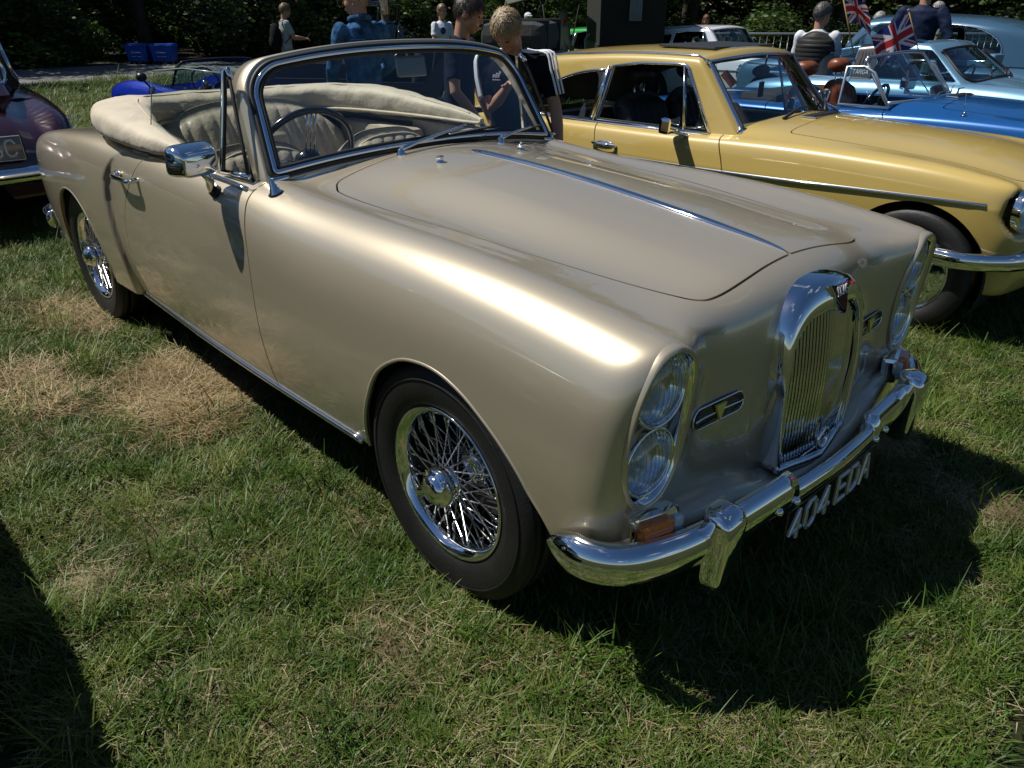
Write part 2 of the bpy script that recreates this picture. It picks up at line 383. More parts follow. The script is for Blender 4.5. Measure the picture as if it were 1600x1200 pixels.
def stroke_text(ch, p0, ax, ay, w, depth):
    """one character as raised bars: p0 lower-left, ax/ay the width and height vectors of the cell (4 x 6 grid)"""
    b = MB(); p0, ax, ay = [np.asarray(q, float) for q in (p0, ax, ay)]; nn = np.cross(ax, ay); nn /= np.linalg.norm(nn)
    ex = ax/np.linalg.norm(ax)
    for st in FONT[ch]:
        P = [p0+ax*(u/4)+ay*(v/6) for u, v in st]
        for a, c in zip(P[:-1], P[1:]):
            t = c-a; L = np.linalg.norm(t); t /= L; s_ = np.cross(nn, t)
            a2, c2 = a-t*w*.45, c+t*w*.45
            V = [a2-s_*w/2, c2-s_*w/2, c2+s_*w/2, a2+s_*w/2]; q = .55
            V += [a2*1+t*w*.2-s_*w/2*q+nn*depth, c2-t*w*.2-s_*w/2*q+nn*depth, c2-t*w*.2+s_*w/2*q+nn*depth, a2+t*w*.2+s_*w/2*q+nn*depth]
            b.add(V, [(0, 3, 2, 1), (4, 5, 6, 7), (0, 1, 5, 4), (1, 2, 6, 5), (2, 3, 7, 6), (3, 0, 4, 7)], False)
    return b
# ------------------------------------------------------------------ the gold convertible: body as an implicit form (x forward, front axle at 0)
_zc = spl([-4.1, -3.9, -3.6, -3.2, -2.7, -2.2, -1.0, -.75, 0, .3, .47, .58], [.60, .70, .83, .925, .985, 1.0, 1.012, 1.013, .968, .934, .908, .878])
_ze = spl([-4.1, -3.9, -3.6, -3.2, -2.7, -2.2, -1.6, -1.0, -.75, 0, .3, .47, .58], [.57, .67, .79, .875, .935, .955, .962, .968, .948, .908, .890, .876, .853])
_zw = spl([-4.1, -3.9, -3.6, -3.2, -2.7, -2.2, -1.6, -1.0, -.7, -.15, .2, .4, .5, .6], [.52, .62, .73, .82, .90, .955, .966, .962, .944, .936, .918, .898, .885, .869])
_ye = lin([-2, -1.0, -.75, 0, .46, .6], [.44, .47, .49, .48, .415, .39])
_yb = spl([-4.1, -3.8, -3.4, -3.0, -2.6, -2.3, -2.0, -1.5, -1.0, -.5, 0, .3, .5, .62], [.49, .58, .66, .70, .74, .770, .783, .798, .803, .798, .790, .780, .770, .755])
_yr = spl([-4.1, -3.9, -3.6, -3.3, -2.9, -2.5, -2.2], [.55, .64, .72, .765, .792, .798, .792])
_zr = spl([-4.1, -3.9, -3.6, -3.3, -2.9, -2.6, -2.35, -2.1], [.66, .74, .835, .888, .925, .943, .945, .93])
_xcr = lin([.2, .43, .48, .55, .64, .71, .80, .88, .926, 1.0], [-2.20, -2.23, -2.236, -2.25, -2.262, -2.27, -2.255, -2.19, -2.13, -2.0])
def alvis_G(x, y):
    ye = _ye(x); zc = _zc(x); ze = _ze(x); zw = _zw(x)
    return yspline(y, [0*x, ye*.5, ye, 0*x+.56, 0*x+.64, 0*x+.74, 0*x+.9], [zc, zc-.26*(zc-ze), ze, zw-.012+.006*ss(.2, -.8, x), zw, zw-.028, zw-.16])
def alvis_H(x, z):
    return _yb(x)-.42*(z-.60)**2*np.where(z > .6, .55, 1.15)
def alvis_F(y, z):
    pod = ss(.36, .60, y)
    f = yspline(y, [0*y, 0*y+.2, 0*y+.39, 0*y+.48, 0*y+.56, 0*y+.66, 0*y+.78], [0*y+.572, 0*y+.566, 0*y+.546, 0*y+.544, 0*y+.562, 0*y+.566, 0*y+.55])
    return f+pod*(z-.62)*.11-(1-pod)*.03*np.maximum(z-.62, 0)
def f_alvis(P):
    x = P[:, 0]; y = np.abs(P[:, 1]); z = P[:, 2]
    kt = .10+.08*ss(-1.2, -.5, x)
    top = z-alvis_G(x, y); side = y-alvis_H(x, z)
    m = smax(top, side, kt)
    kf = .16-.10*ss(.30, .70, y)+.05*ss(.62, .75, y)
    m = smax(m, x-alvis_F(y, z), kf)
    tail = -(x+3.99+.05*0-.16*np.maximum(y-.25, 0)**2*2-.32*np.maximum(z-.45, 0)**1.7)
    m = smax(m, tail, .2)
    # rear wings stand proud of the flanks
    w = smax(y-(_yr(x)-.30*(z-.62)**2), z-_zr(x)+.5*np.maximum(y-.66, 0)**2, .13)
    w = smax(w, x-_xcr(z), .045)
    w = smax(w, .40-y, .1)
    w = smax(w, -(x+3.885-.26*np.maximum((z-.37)/.45, 0)**1.7-.5*(.72-y)*0+.28*np.maximum(.70-y, 0)), .12)
    m = smin(m, w, .03)
    return smax(m, .27-z, .02)
CAR = thing('vintage_convertible', 'gold beige vintage convertible with its hood folded down and upright chrome grille', 'car')
BX = lambda V: (V[:, 0], np.abs(V[:, 1]), V[:, 2])
def arch_path(cx, cz, r, zb, n=30):
    a0 = math.asin((cz-zb)/r); t = np.linspace(-a0, math.pi+a0, n); return np.stack([cx+r*np.cos(t), cz+r*np.sin(t)], 1)
F_ARCH = crv([(.425, .20), (.412, .30), (.366, .405), (.321, .465), (.285, .515), (.231, .568), (.17, .612), (.107, .648), (.03, .673), (-.05, .677), (-.14, .656), (-.235, .592), (-.30, .492), (-.352, .385), (-.378, .285), (-.385, .20)], 60)
R_ARCH = arch_path(-2.83, .315, .36, .20, 50)
BONNET = crv([(-.905, 0), (-.90, .2), (-.892, .31), (-.882, .40), (-.857, .478), (-.815, .515), (-.745, .538), (-.527, .533), (-.255, .516), (-.03, .491), (.166, .465), (.341, .438), (.43, .413), (.465, .383), (.478, .333), (.481, .237), (.473, .109), (.469, 0)], 90)
BONNET = np.vstack([BONNET, BONNET[::-1]*[1, -1]])
DOOR = np.vstack([crv([(-.912, .20), (-.910, .33), (-.905, .55), (-.912, .74), (-.938, .86), (-.975, .93), (-1.0, .985)], 30), [(-1.0, 1.1), (-1.80, 1.1)],
                  crv([(-1.80, .99), (-1.86, .93), (-1.93, .86), (-2.03, .765), (-2.10, .66), (-2.135, .50), (-2.14, .33), (-2.14, .20)], 30)])
def ws_base(y): y = np.abs(y); return -.945-.045*(y/.65)**2
COCK = np.array([(ws_base(y)-.035, y) for y in np.linspace(-.66, .66, 25)]); COCK = np.vstack([COCK, crv([(-1.04, .70), (-1.3, .715), (-1.9, .705), (-2.4, .66), (-2.62, .56), (-2.68, .3), (-2.68, -.3), (-2.62, -.56), (-2.4, -.66), (-1.9, -.705), (-1.3, -.715), (-1.04, -.70)], 50)])
def oval(cy, z0, z1, w, lean=.0, n=60):
    t = np.linspace(0, 2*math.pi, n, endpoint=False); c = np.cos(t); s = np.sin(t)
    yy = cy+w*np.sign(c)*np.abs(c)**.86; zz = (z0+z1)/2+(z1-z0)/2*np.sign(s)*np.abs(s)**.92
    return np.stack([yy+lean*(zz-.66), zz], 1)
LAMP_Y = .632
OVAL = oval(LAMP_Y, .492, .862, .098, -.03)
def alvis():
    V, F, N = shell(f_alvis, -3.25, .15, 275, .6, 401, R(179.5), nf=110, nr=60)
    x, y, z = BX(V)
    V, F, N = clip(V, F, N, np.where(x > .40, z-.31, z-.287))
    x, y, z = BX(V); V, F, N = clip(V, F, N, -psd(F_ARCH, x, z, y > .42))
    x, y, z = BX(V); V, F, N = clip(V, F, N, -psd(R_ARCH, x, z, y > .42))
    x, y, z = V.T; V, F, N = clip(V, F, N, -psd(COCK, x, y, z > .8))
    x, y, z = BX(V); V, F, N = clip(V, F, N, -psd(OVAL, y, z, x > .46))
    g = .003
    x, y, z = V.T; s = psd(BONNET, x, y, z > .78)
    panel('bonnet', clip(V, F, N, s-g), GOLD, CAR)
    V, F, N = clip(V, F, N, -s-g)
    x, y, z = BX(V); s = psd(DOOR, x, z, y > .55)
    Vd = clip(V, F, N, s-g); V, F, N = clip(V, F, N, -s-g)
    doors = {}
    for sg in (-1, 1): doors[sg] = panel('door', clip(*Vd, sg*Vd[0][:, 1]), GOLD, CAR)
    panel('body_shell', (V, F, N), GOLD, CAR, .018)
    # wheel wells, floor and inner skin
    for pth, nm in ((F_ARCH, 'front'), (R_ARCH, 'rear')):
        for sg in (-1, 1):
            b = MB(); q = pth[pth[:, 1] > .29]; c = q.mean(0); q = c+(q-c)*1.012; ys = (.755, .42); n = len(q)
            Vv = np.array([(a, sg*yy, zz) for yy in ys for a, zz in q])
            b.add(Vv, [(i, i+1, n+i+1, n+i) for i in range(n-1)]+[tuple(range(n, 2*n))])
            b.build('wheel_well', DARK, CAR)
    b = MB(); b.box((-1.6, 0, .30), (3.9, 1.42, .03)); b.box((-.93, 0, .60), (.02, 1.46, .6)); b.box((-3.3, 0, .5), (.9, 1.2, .35)); b.box((-.35, 0, .5), (1.4, .8, .35)); b.build('floor_pan', DARK, CAR)
    b = MB(); b.box((-1.75, 0, .335), (1.55, 1.36, .03)); b.build('carpet', CARPET, CAR)
    # inner door trims
    for sg in (-1, 1):
        b = MB(); b.box((-1.5, sg*.70, .66), (1.05, .045, .58), bev=.015); b.build('trim_panel', LEATHER, doors[sg])
    # waist mouldings on the door tops, sill mouldings
    for sg in (-1, 1):
        b = MB(); xs = np.linspace(-1.01, -1.83, 18); b.tube(np.stack([xs, sg*(.722-.004*(xs+1.4)**2), surf_z(f_alvis, xs, .722)+.004], 1), .011, 8, flat=.45); b.build('waist_moulding', BRIGHT, doors[sg])
        b = MB(); xs = np.linspace(-.40, -2.20, 40); b.tube(np.stack([xs, sg*(surf_y(f_alvis, xs, .31)+.001), xs*0+.294], 1), .0095, 8, flat=1.0); b.build('sill_moulding', BRIGHT, CAR)
        # rolled lips of the arches
        for pth, nm in ((F_ARCH, 1), (R_ARCH, 2)):
            q = pth[pth[:, 1] > .285]; P = np.stack([q[:, 0], sg*(surf_y(f_alvis, q[:, 0], q[:, 1])-.004), q[:, 1]], 1)
            b = MB(); b.tube(P, .0065, 8); b.build('arch_lip', GOLD, CAR)
    # door handles
    for sg in (-1, 1):
        b = MB(); yv = surf_y(f_alvis, -1.97, .845)
        P = crv([(-2.085, yv+.006, .846), (-2.07, yv+.03, .846), (-2.0, yv+.042, .848), (-1.88, yv+.044, .852), (-1.85, yv+.036, .853)], 16); P[:, 1] *= sg
        b.tube(P, np.r_[.012, .014, np.full(12, .0125), .009, .005], 10, flat=.8); b.ball((-2.085, sg*(yv+.006), .846), (.024, .012, .017)); b.ball((-1.87, sg*(yv+.012), .852), (.016, .03, .011)); b.build('door_handle', CHROME, doors[sg])
alvis()

# ---- wire wheels
TYREP = [(.212, -.055), (.225, -.068), (.25, -.078), (.285, -.081), (.312, -.077), (.328, -.066), (.332, -.06), (.329, -.052), (.333, -.05), (.334, -.03), (.330, -.028), (.330, -.022), (.334, -.02), (.335, 0)]
TYREP = TYREP+[(r, -a) for r, a in TYREP[-2::-1]]
def wire_wheel(name, loc, sg, parent, spokes=72, knock=.5):
    w = bpy.data.objects.new(name, None); COL.objects.link(w); w.parent = parent; w.location = loc; w.scale = (1, sg, 1)
    b = MB(); b.lathe(TYREP, 72); b.lathe([(.292, -.0815), (.295, -.084), (.298, -.0815)], 72); b.build('tyre', TYRE, w)
    b = MB(); b.lathe([(.196, .07), (.205, .06), (.199, .02), (.190, -.01), (.192, -.045), (.197, -.057), (.208, -.066), (.215, -.071), (.2195, -.068), (.2175, -.060), (.2135, -.056), (.2085, -.052)], 72); b.build('rim', CHROME, w)
    b = MB(); b.lathe([(0, -.075), (.036, -.075), (.046, -.07), (.05, -.055), (.05, -.03), (.058, .0), (.075, .02), (.078, .06), (.0, .065)], 32); b.build('hub', CHROME, w)
    b = MB(); b.lathe([(.14, .062), (.14, .07), (0, .075)], 32); b.build('brake_drum', mat('brake_iron', (.03, .03, .032), .6, .6), w)
    # knock-on spinner: dome with a raised ring and two ears
    b = MB(); b.lathe([(.056, -.072), (.058, -.082), (.055, -.088), (.054, -.096), (.05, -.101), (.043, -.103), (.040, -.108), (.036, -.116), (.022, -.121), (0, -.1225)], 36)
    for k in (0, 1):
        a = knock+k*math.pi; ca, sa = math.cos(a), math.sin(a)
        P = np.array([(ca*r, y_, sa*r) for r, y_ in ((.036, -.092), (.055, -.097), (.073, -.104), (.082, -.109))]); b.tube(P, [.022, .019, .014, .008], 10, flat=.55, up=(0, 1, 0))
    b.build('spinner', CHROME, w)
    rn = random.Random(3); me = None; sp = mat('spoke_chrome', (.86, .87, .88), .24, 1); N2 = spokes//4
    for k in range(spokes):
        kind = k % 4; a = 2*math.pi*(k//4)/N2+[0, .5, .25, .75][kind]*2*math.pi/N2
        tw = .62 if kind % 2 else -.62
        if kind < 2: p = (.048*math.cos(a+tw*1.0), -.052, .048*math.sin(a+tw)); q = (.191*math.cos(a), -.044 if kind else -.034, .191*math.sin(a))
        else: p = (.072*math.cos(a+tw*.9), .015, .072*math.sin(a+tw*.9)); q = (.190*math.cos(a), -.006 if kind == 3 else .006, .190*math.sin(a))
        p, q = np.array(p), np.array(q); d = q-p; L = np.linalg.norm(d)
        if me is None:
            m_ = MB(); m_.tube([(0, 0, 0), (0, 0, .86), (0, 0, .861), (0, 0, 1)], [.0020, .0020, .0036, .0036], 6); o = m_.build('spoke', sp, w); me = o.data
        else: o = link('spoke', me, None, w)
        o.location = p; o.rotation_mode = 'QUATERNION'; o.rotation_quaternion = Vector(tuple(d)).to_track_quat('Z', 'Y'); o.scale = (1, 1, L)
    return w
wire_wheel('wheel', (0, -.695, .333), 1, CAR)
wire_wheel('wheel', (-2.83, -.675, .333), 1, CAR, knock=1.9)
wire_wheel('wheel', (0, .695, .333), -1, CAR, spokes=20)
wire_wheel('wheel', (-2.83, .675, .333), -1, CAR, spokes=20)

# ---- radiator grille
def grille():
    g = bpy.data.objects.new('radiator_grille', None); COL.objects.link(g); g.parent = CAR
    # front outline of the shell (y, z): tall, arched top, narrowing to the foot
    half = crv([(0, .873), (.075, .868), (.138, .846), (.181, .800), (.197, .74), (.199, .66), (.194, .57), (.186, .48), (.174, .40)], 34)
    outer = np.vstack([half, half[::-1]*[-1, 1]]); outer = outer[:-1] if np.allclose(outer[0], outer[-1]) else outer
    ih = crv([(0, .790), (.055, .798), (.12, .786), (.163, .745), (.181, .69), (.1875, .62), (.184, .54), (.176, .46), (.166, .402)], 34)
    inner = np.vstack([ih, ih[::-1]*[-1, 1]]); inner = inner[:-1] if np.allclose(inner[0], inner[-1]) else inner
    n = len(outer); fx = lambda z, y: .638-.22*max(z-.60, 0)**1.5-.13*math.sqrt(y*y+.0004)
    rings = []
    for t, off, dx in ((0, 1.0, -.075), (0, 1.0, -.03), (.06, 1, -.012), (.2, 1, -.002), (.5, 1, .006), (.82, 1, .004), (.95, 1, -.001), (1, 1, -.010), (1, 1, -.05)):
        rings.append([(fx(z, y)+dx, y, z) for y, z in outer*(1-t)+inner*t])
    V = np.array(rings).reshape(-1, 3); F = []; m = len(rings)
    for i in range(m-1):
        for j in range(n):
            if j == n//2-0 and False: continue
            k = (j+1) % n; F.append((i*n+j, i*n+k, (i+1)*n+k, (i+1)*n+j))
    b = MB(); b.add(V, F); b.build('grille_shell', CHROME, g)
    b = MB(); b.tube([(.612, -.176, .408), (.618, -.12, .400), (.632, -.05, .396), (.640, 0, .395), (.632, .05, .396), (.618, .12, .400), (.612, .176, .408)], .011, 8); b.build('grille_foot', CHROME, g)
    b = MB(); b.prism([(y, z) for y, z in inner], (.553, 0, 0), (0, 1, 0), (0, 0, 1), .004); b.build('grille_back', DARK, g)
    sl = mat('slat_chrome', (.72, .72, .70), .10, 1)
    ns = 27
    for k in range(ns):
        y = -.180+.360*(k+.5)/ns; s_ = 1 if y > 0 else -1; zt = float(np.interp(abs(y), [0, .055, .12, .163, .181], [.792, .799, .787, .746, .69])); V = []
        nrm = np.array([.99, s_*.13, 0]); tg_ = np.array([-s_*.196*s_, .98*s_, 0]) if False else np.array([-.13*s_, .99, 0])
        for z in np.linspace(.405, zt, 7):
            c_ = np.array([fx(z, y)-.016, y, z]); V += [c_-tg_*.0030-nrm*.026, c_-tg_*.0036-nrm*.002, c_-tg_*.0020+nrm*.0005, c_+tg_*.0020+nrm*.0005, c_+tg_*.0036-nrm*.002, c_+tg_*.0030-nrm*.026]
        F = [(i*6+j, i*6+j+1, (i+1)*6+j+1, (i+1)*6+j) for i in range(6) for j in range(5)]
        link('slat', mesh_from('slat', V, F, False), sl, g)
    # starting-handle ring and winged badge
    b = MB(); b.lathe([(.024, 0), (.031, .004), (.033, .010), (.029, .014), (.023, .012), (.021, .004)], 28, 'x', (.634, 0, .445), closed=True); b.build('handle_ring', CHROME, g)
    bz = .842; bx = fx(.83, 0)
    def tri(s): return [(-.052*s, .034*s), (-.02*s, .027*s), (.02*s, .027*s), (.052*s, .034*s), (.012*s, -.042*s), (0, -.058*s), (-.012*s, -.042*s)]
    nz_ = np.array([.93, 0, .36]); up = np.array([-.36, 0, .93])
    b = MB(); b.prism(tri(.85), (bx-.004, 0, bz-.006), (0, 1, 0), up, .012); b.build('badge', CHROME, g)
    red = mat('badge_red', (.10, .012, .02), .2, coat=1)
    bo = MB(); bo.prism(tri(.70), (bx+.0045, 0, bz-.003), (0, 1, 0), up, .006); bo.build('badge_enamel', red, g)
    lt = MB()
    for ch, y0, h in (('A', -.028, .021), ('L', -.0145, .018), ('V', -.0045, .020), ('I', .006, .018), ('S', .0155, .020)):
        q = stroke_text(ch, np.array([bx+.011, y0, bz+.012-h*.5-.004])-up*0, np.array([0, .0095, 0]), up*h, .0026, .0015)
        for v, f, s_ in zip(q.V, q.F, q.S): pass
        lt.add(np.vstack(q.V), q.F, False)
    lt.build('badge_lettering', mat('badge_white', (.7, .7, .72), .3), g)
grille()

# ---- paired headlamps in oval pods, turn lamps, side vents
AMBER = mat('amber_lens', (.80, .17, .010), .12, coat=1, bump=.4, bscale=160)
LENSG = glass('lamp_glass', (.93, .96, .97), 1.6)
REFL = mat('lamp_reflector', (.88, .90, .92), .05, 1, bump=.05, bscale=60)
def lamp(parent, c, r, axis, ring=True, flut=True):
    """round lamp facing +x before tilting; axis = facing direction"""
    l = bpy.data.objects.new('headlight', None); COL.objects.link(l); l.parent = parent; l.location = c
    l.rotation_mode = 'QUATERNION'; l.rotation_quaternion = Vector(tuple(axis)).to_track_quat('X', 'Z')
    b = MB(); b.lathe([(r*1.02, -.03), (r*1.07, -.012), (r*1.10, .0), (r*1.09, .010), (r*1.05, .014), (r*1.0, .010), (r*.985, -.004)], 44, 'x'); b.build('lamp_bezel', CHROME, l)
    b = MB(); b.lathe([(r*.99, 0), (r*.93, -.012), (r*.75, -.035), (r*.45, -.055), (0, -.062)], 40, 'x'); b.ball((-.03, 0, 0), (.012, r*.16, r*.16)); b.build('reflector', REFL, l)
    b = MB(); b.lathe([(r*1.0, .004), (r*.9, .013), (r*.6, .023), (r*.3, .028), (0, .030)], 40, 'x'); b.build('lens', LENSG, l)
    if flut:
        b = MB()
        for k in range(-4, 5):
            yy = k*r*.19; h = math.sqrt(max(r*r*.86-yy*yy, 0)); b.tube([(.003+.022*(1-(yy*yy+zz*zz)/(r*r)), yy, zz) for zz in np.linspace(-h, h, 9)], .0016, 5)
        b.build('lens_flutes', mat('flute_glass', (.8, .85, .88), .05, trans=1, ior=1.3), l)
    return l
def headlamps():
    for sg in (-1, 1):
        p = bpy.data.objects.new('headlamp_pod', None); COL.objects.link(p); p.parent = CAR
        n = len(OVAL)
        ctr = OVAL.mean(0)
        def ring(sc, dx, inset=0):
            q = ctr+(OVAL-ctr)*sc; return np.stack([surf_x(f_alvis, np.minimum(q[:, 0], .735), q[:, 1])+dx, sg*q[:, 0], q[:, 1]], 1)
        base = np.array(ring(.985, 0)); plane_x = np.array([(.548+.085*(z-.62)) for y, z in OVAL])
        def flat(sc, x_off): q = ctr+(OVAL-ctr)*sc; return np.array([(.548+.085*(z-.62)+x_off, sg*y, z) for y, z in q])
        def blend(A, B, t): return A*(1-t)+B*t
        b = MB(); edge = np.array(ring(1.004, 0)); dep = flat(.90, -.022)
        rs = [np.array(ring(1.05, .001)), np.array(ring(1.035, .008)), np.array(ring(1.0, .010)), np.array(ring(.975, .003))]
        def grid(rs, flip): return [tuple((i*n+j, i*n+(j+1) % n, (i+1)*n+(j+1) % n, (i+1)*n+j)[::(-1 if flip else 1)]) for i in range(len(rs)-1) for j in range(n)]
        b.add(np.vstack(rs), grid(rs, sg > 0)); b.build('pod_rim', GOLD, p)
        b = MB(); rs = [np.array(ring(.978, .003)), np.array(ring(.962, .002)), flat(.925, -.006), flat(.905, -.030)]
        b.add(np.vstack(rs), grid(rs, sg > 0)); b.build('pod_trim', CHROME, p)
        b = MB(); q = flat(.93, -.028); b.add(q, [tuple(range(n)) if sg < 0 else tuple(range(n-1, -1, -1))], False); b.build('pod_panel', GOLD, p)
        ax = np.array([1, sg*.02, .02])
        lamp(p, (.549, sg*(LAMP_Y-.004), .766), .0755, ax); lamp(p, (.538, sg*(LAMP_Y+.002), .594), .0745, ax)
        # turn lamp below the pod
        t = bpy.data.objects.new('turn_lamp', None); COL.objects.link(t); t.parent = CAR; t.location = (.560, sg*.625, .437); t.rotation_euler = (0, R(-4), sg*R(16))
        b = MB(); b.box((0, 0, 0), (.05, .128, .084), bev=.014); b.build('lamp_base', CHROME, t)
        b = MB(); b.box((.030, sg*.014, 0), (.040, .084, .070), bev=.012); b.build('amber_lens', AMBER, t)
        b = MB(); b.box((.026, -sg*.048, 0), (.024, .028, .054), bev=.008); b.build('clear_lens', mat('clear_lens', (.75, .78, .8), .1, spec=.8, bump=.4, bscale=160), t)
        # side vent with a small triangular badge
        v = bpy.data.objects.new('side_vent', None); COL.objects.link(v); v.parent = CAR
        pts = np.array([(sg2*.070+.026*math.cos(a), .026*math.sin(a)) for sg2, a0 in ((1, -90), (-1, 90)) for a in np.radians(np.linspace(a0, a0+180, 14))]); c0 = (.39, .633)
        vf = np.polyfit(c0[0]-np.linspace(-.1, .1, 21), surf_x(f_alvis, c0[0]-np.linspace(-.1, .1, 21), c0[1]), 5); vz = (surf_x(f_alvis, c0[0], c0[1]+.02)-surf_x(f_alvis, c0[0], c0[1]-.02))/.04
        def on(u, w_, dx): y = c0[0]-u*1.0; z = c0[1]+w_; return (float(np.polyval(vf, y))+vz*w_+dx, sg*y, z)
        P = [on(u, w_, .004) for u, w_ in pts]
        b = MB(); b.tube(P, .0022, 8, closed=True); b.build('vent_surround', CHROME, v)
        b = MB(); Q = [on(u, w_, .003) for u, w_ in pts*.97]; b.add(Q, [tuple(range(len(Q)))], False); b.build('vent_mesh', BLACKP, v)
        b = MB()
        for k in range(-14, 15):
            u = k*.0064; h = .025*math.sqrt(max(1-(u/.098)**2, 0)); b.tube([on(u, -h, .004), on(u, 0, .0045), on(u, h, .004)], .0011, 4)
        for w_ in (-.02, -.01, .01, .02): b.tube([on(u, w_, .0045) for u in np.linspace(-.085, .085, 9)*math.sqrt(1-(w_/.034)**2)], .0011, 4)
        b.build('vent_grid', mat('vent_wire', (.10, .10, .11), .35, .8), v)
        b = MB(); b.tube([on(u, .0, .007) for u in np.linspace(-.088, .088, 9)], .0028, 6); b.build('vent_bar', CHROME, v)
        b = MB(); A = [on(-.020, .020, .008), on(.020, .020, .008), on(0, -.022, .008)]; B = [(a[0]+.006, a[1], a[2]) for a in A]
        b.add(A+B, [(0, 1, 2), (3, 5, 4), (0, 3, 4, 1), (1, 4, 5, 2), (2, 5, 3, 0)], False); b.build('vent_badge', mat('badge_yellow', (.75, .62, .12), .3), v)
headlamps()

# ---- bumpers, overriders, number plate
def sweep(path, prof, up=(0, 0, 1), cap=True):
    """closed profile (outward, up) swept along a path in plan"""
    P = np.asarray(path, float); T = np.gradient(P, axis=0); T /= np.linalg.norm(T, axis=1)[:, None]; up = np.asarray(up, float)
    O = np.cross(T, up); O /= np.linalg.norm(O, axis=1)[:, None]; prof = np.asarray(prof, float); n, m = len(P), prof.shape[-2]
    prof = np.broadcast_to(prof, (n, m, 2))
    V = (P[:, None]+O[:, None]*prof[:, :, :1]+up*prof[:, :, 1:]).reshape(-1, 3)
    F = [(i*m+j, (i+1)*m+j, (i+1)*m+(j+1) % m, i*m+(j+1) % m) for i in range(n-1) for j in range(m)]
    if cap: F += [tuple(range(m)), tuple(range((n-1)*m+m-1, (n-1)*m-1, -1))]
    return V, F
def bump_prof(h, d):
    t = np.linspace(-math.pi/2, math.pi/2, 15); return [(d*math.cos(a)**.75-d*.2 if math.cos(a) > 0 else -d*.2, h/2*math.sin(a)) for a in t]+[(-d*.2-.004, h/2*.9), (-d*.2-.004, -h/2*.9)]
def bumpers():
    # apron shelf reaching from the nose out to the bumper
    ys = np.linspace(-.72, .72, 61); prof = [(0, 0), (.35, .002), (.7, 0), (.9, -.006), (.97, -.016), (1.0, -.035), (1.0, -.10)]; V = []
    for y in ys:
        xo = .655-.22*y*y; z0 = .402+.040*float(ss(.12, .40, abs(y)))
        V += [(.47+(xo-.47)*t, y, z0-.02*t+dz) for t, dz in prof]
    m_ = len(prof); b = MB(); b.add(V, [(i*m_+j, i*m_+j+1, (i+1)*m_+j+1, (i+1)*m_+j) for i in range(60) for j in range(m_-1)]); b.build('front_apron', GOLD, CAR)
    bp_ = bpy.data.objects.new('front_bumper', None); COL.objects.link(bp_); bp_.parent = CAR
    for sg in (-1, 1):
        P = crv([(.405, .772, .402), (.46, .782, .402), (.52, .775, .402), (.575, .735, .402), (.612, .665, .402), (.640, .56, .402), (.655, .42, .402), (.668, .215, .402)], 44); P[:, 2] -= .008; P[:, 1] *= sg
        sc = np.ones(len(P)); sc[:8] = np.sqrt((np.arange(8)+.15)/8)
        base = np.array(bump_prof(.102, .042)); pr = base[None]*np.stack([.6+.4*sc, sc], 1)[:, None, :]
        if sg > 0: P = P[::-1]; pr = pr[::-1]
        V, F = sweep(P, pr); b = MB(); b.add(V, F); b.build('bumper_blade', CHROME, bp_)
    P = crv([(.658, -.235, .398), (.680, -.205, .392), (.686, -.15, .390), (.691, 0, .390), (.686, .15, .390), (.680, .205, .392), (.658, .235, .398)], 40)
    V, F = sweep(P, bump_prof(.054, .026)); b = MB(); b.add(V, F); b.build('bumper_bridge', CHROME, bp_)
    for y in (-.225, .225, -.30, .30):
        b = MB(); b.ball((.700 if abs(y) < .26 else .695, y*.985, .378), (.010, .012, .012)); b.build('bumper_bolt', CHROME, bp_)
    for sg in (-1, 1):
        n_ = 28; tt = np.linspace(0, 2*math.pi, n_, endpoint=False); cs = np.sign(np.cos(tt))*np.abs(np.cos(tt))**.55; sn = np.sign(np.sin(tt))*np.abs(np.sin(tt))**.55
        lv = [(.262, .664, .026, .022), (.265, .665, .034, .030), (.30, .667, .037, .033), (.36, .671, .040, .036), (.42, .675, .043, .038), (.452, .675, .045, .038), (.468, .671, .043, .035), (.478, .663, .038, .028), (.482, .655, .026, .016)]
        Q = np.array([[(x_+hx*c_, sg*.512+hy*s_, z_) for c_, s_ in zip(cs, sn)] for z_, x_, hy, hx in lv]).reshape(-1, 3)
        b = MB(); b.add(Q, [(i_*n_+j_, i_*n_+(j_+1) % n_, (i_+1)*n_+(j_+1) % n_, (i_+1)*n_+j_) for i_ in range(len(lv)-1) for j_ in range(n_)]+[tuple(range(n_-1, -1, -1)), tuple((len(lv)-1)*n_+j_ for j_ in range(n_))])
        b.build('overrider', CHROME, bp_)
        b = MB(); b.tube(crv([(.64, sg*.54, .35), (.655, sg*.542, .40), (.645, sg*.54, .46)], 8), .009, 6); b.build('overrider_gasket', BLACK, bp_)
    rb = bpy.data.objects.new('rear_bumper', None); COL.objects.link(rb); rb.parent = CAR
    P = crv([(-3.66, -.70, .36), (-3.80, -.69, .36), (-3.92, -.61, .36), (-4.0, -.48, .36), (-4.05, 0, .36), (-4.0, .48, .36), (-3.92, .61, .36), (-3.80, .69, .36), (-3.66, .70, .36)], 50)
    V, F = sweep(P[::-1], bump_prof(.10, .04)); b = MB(); b.add(V, F); b.build('bumper_blade', CHROME, rb)
    # number plate: black plate, raised alloy characters
    pl = bpy.data.objects.new('number_plate', None); COL.objects.link(pl); pl.parent = CAR
    b = MB(); b.box((.697, 0, .298), (.006, .50, .115), bev=.002); b.build('plate', BLACKP, pl)
    al = mat('cast_alloy', (.80, .79, .79), .32, .7, bump=.2, bscale=200)
    for ch, y in zip('404EDA', (-.228, -.150, -.078, .022, .094, .166)):
        q = stroke_text(ch, (.7005, y, .258), (0, .050, 0), (0, 0, .080), .0115, .004); q.build('plate_character', al, pl)
bumpers()
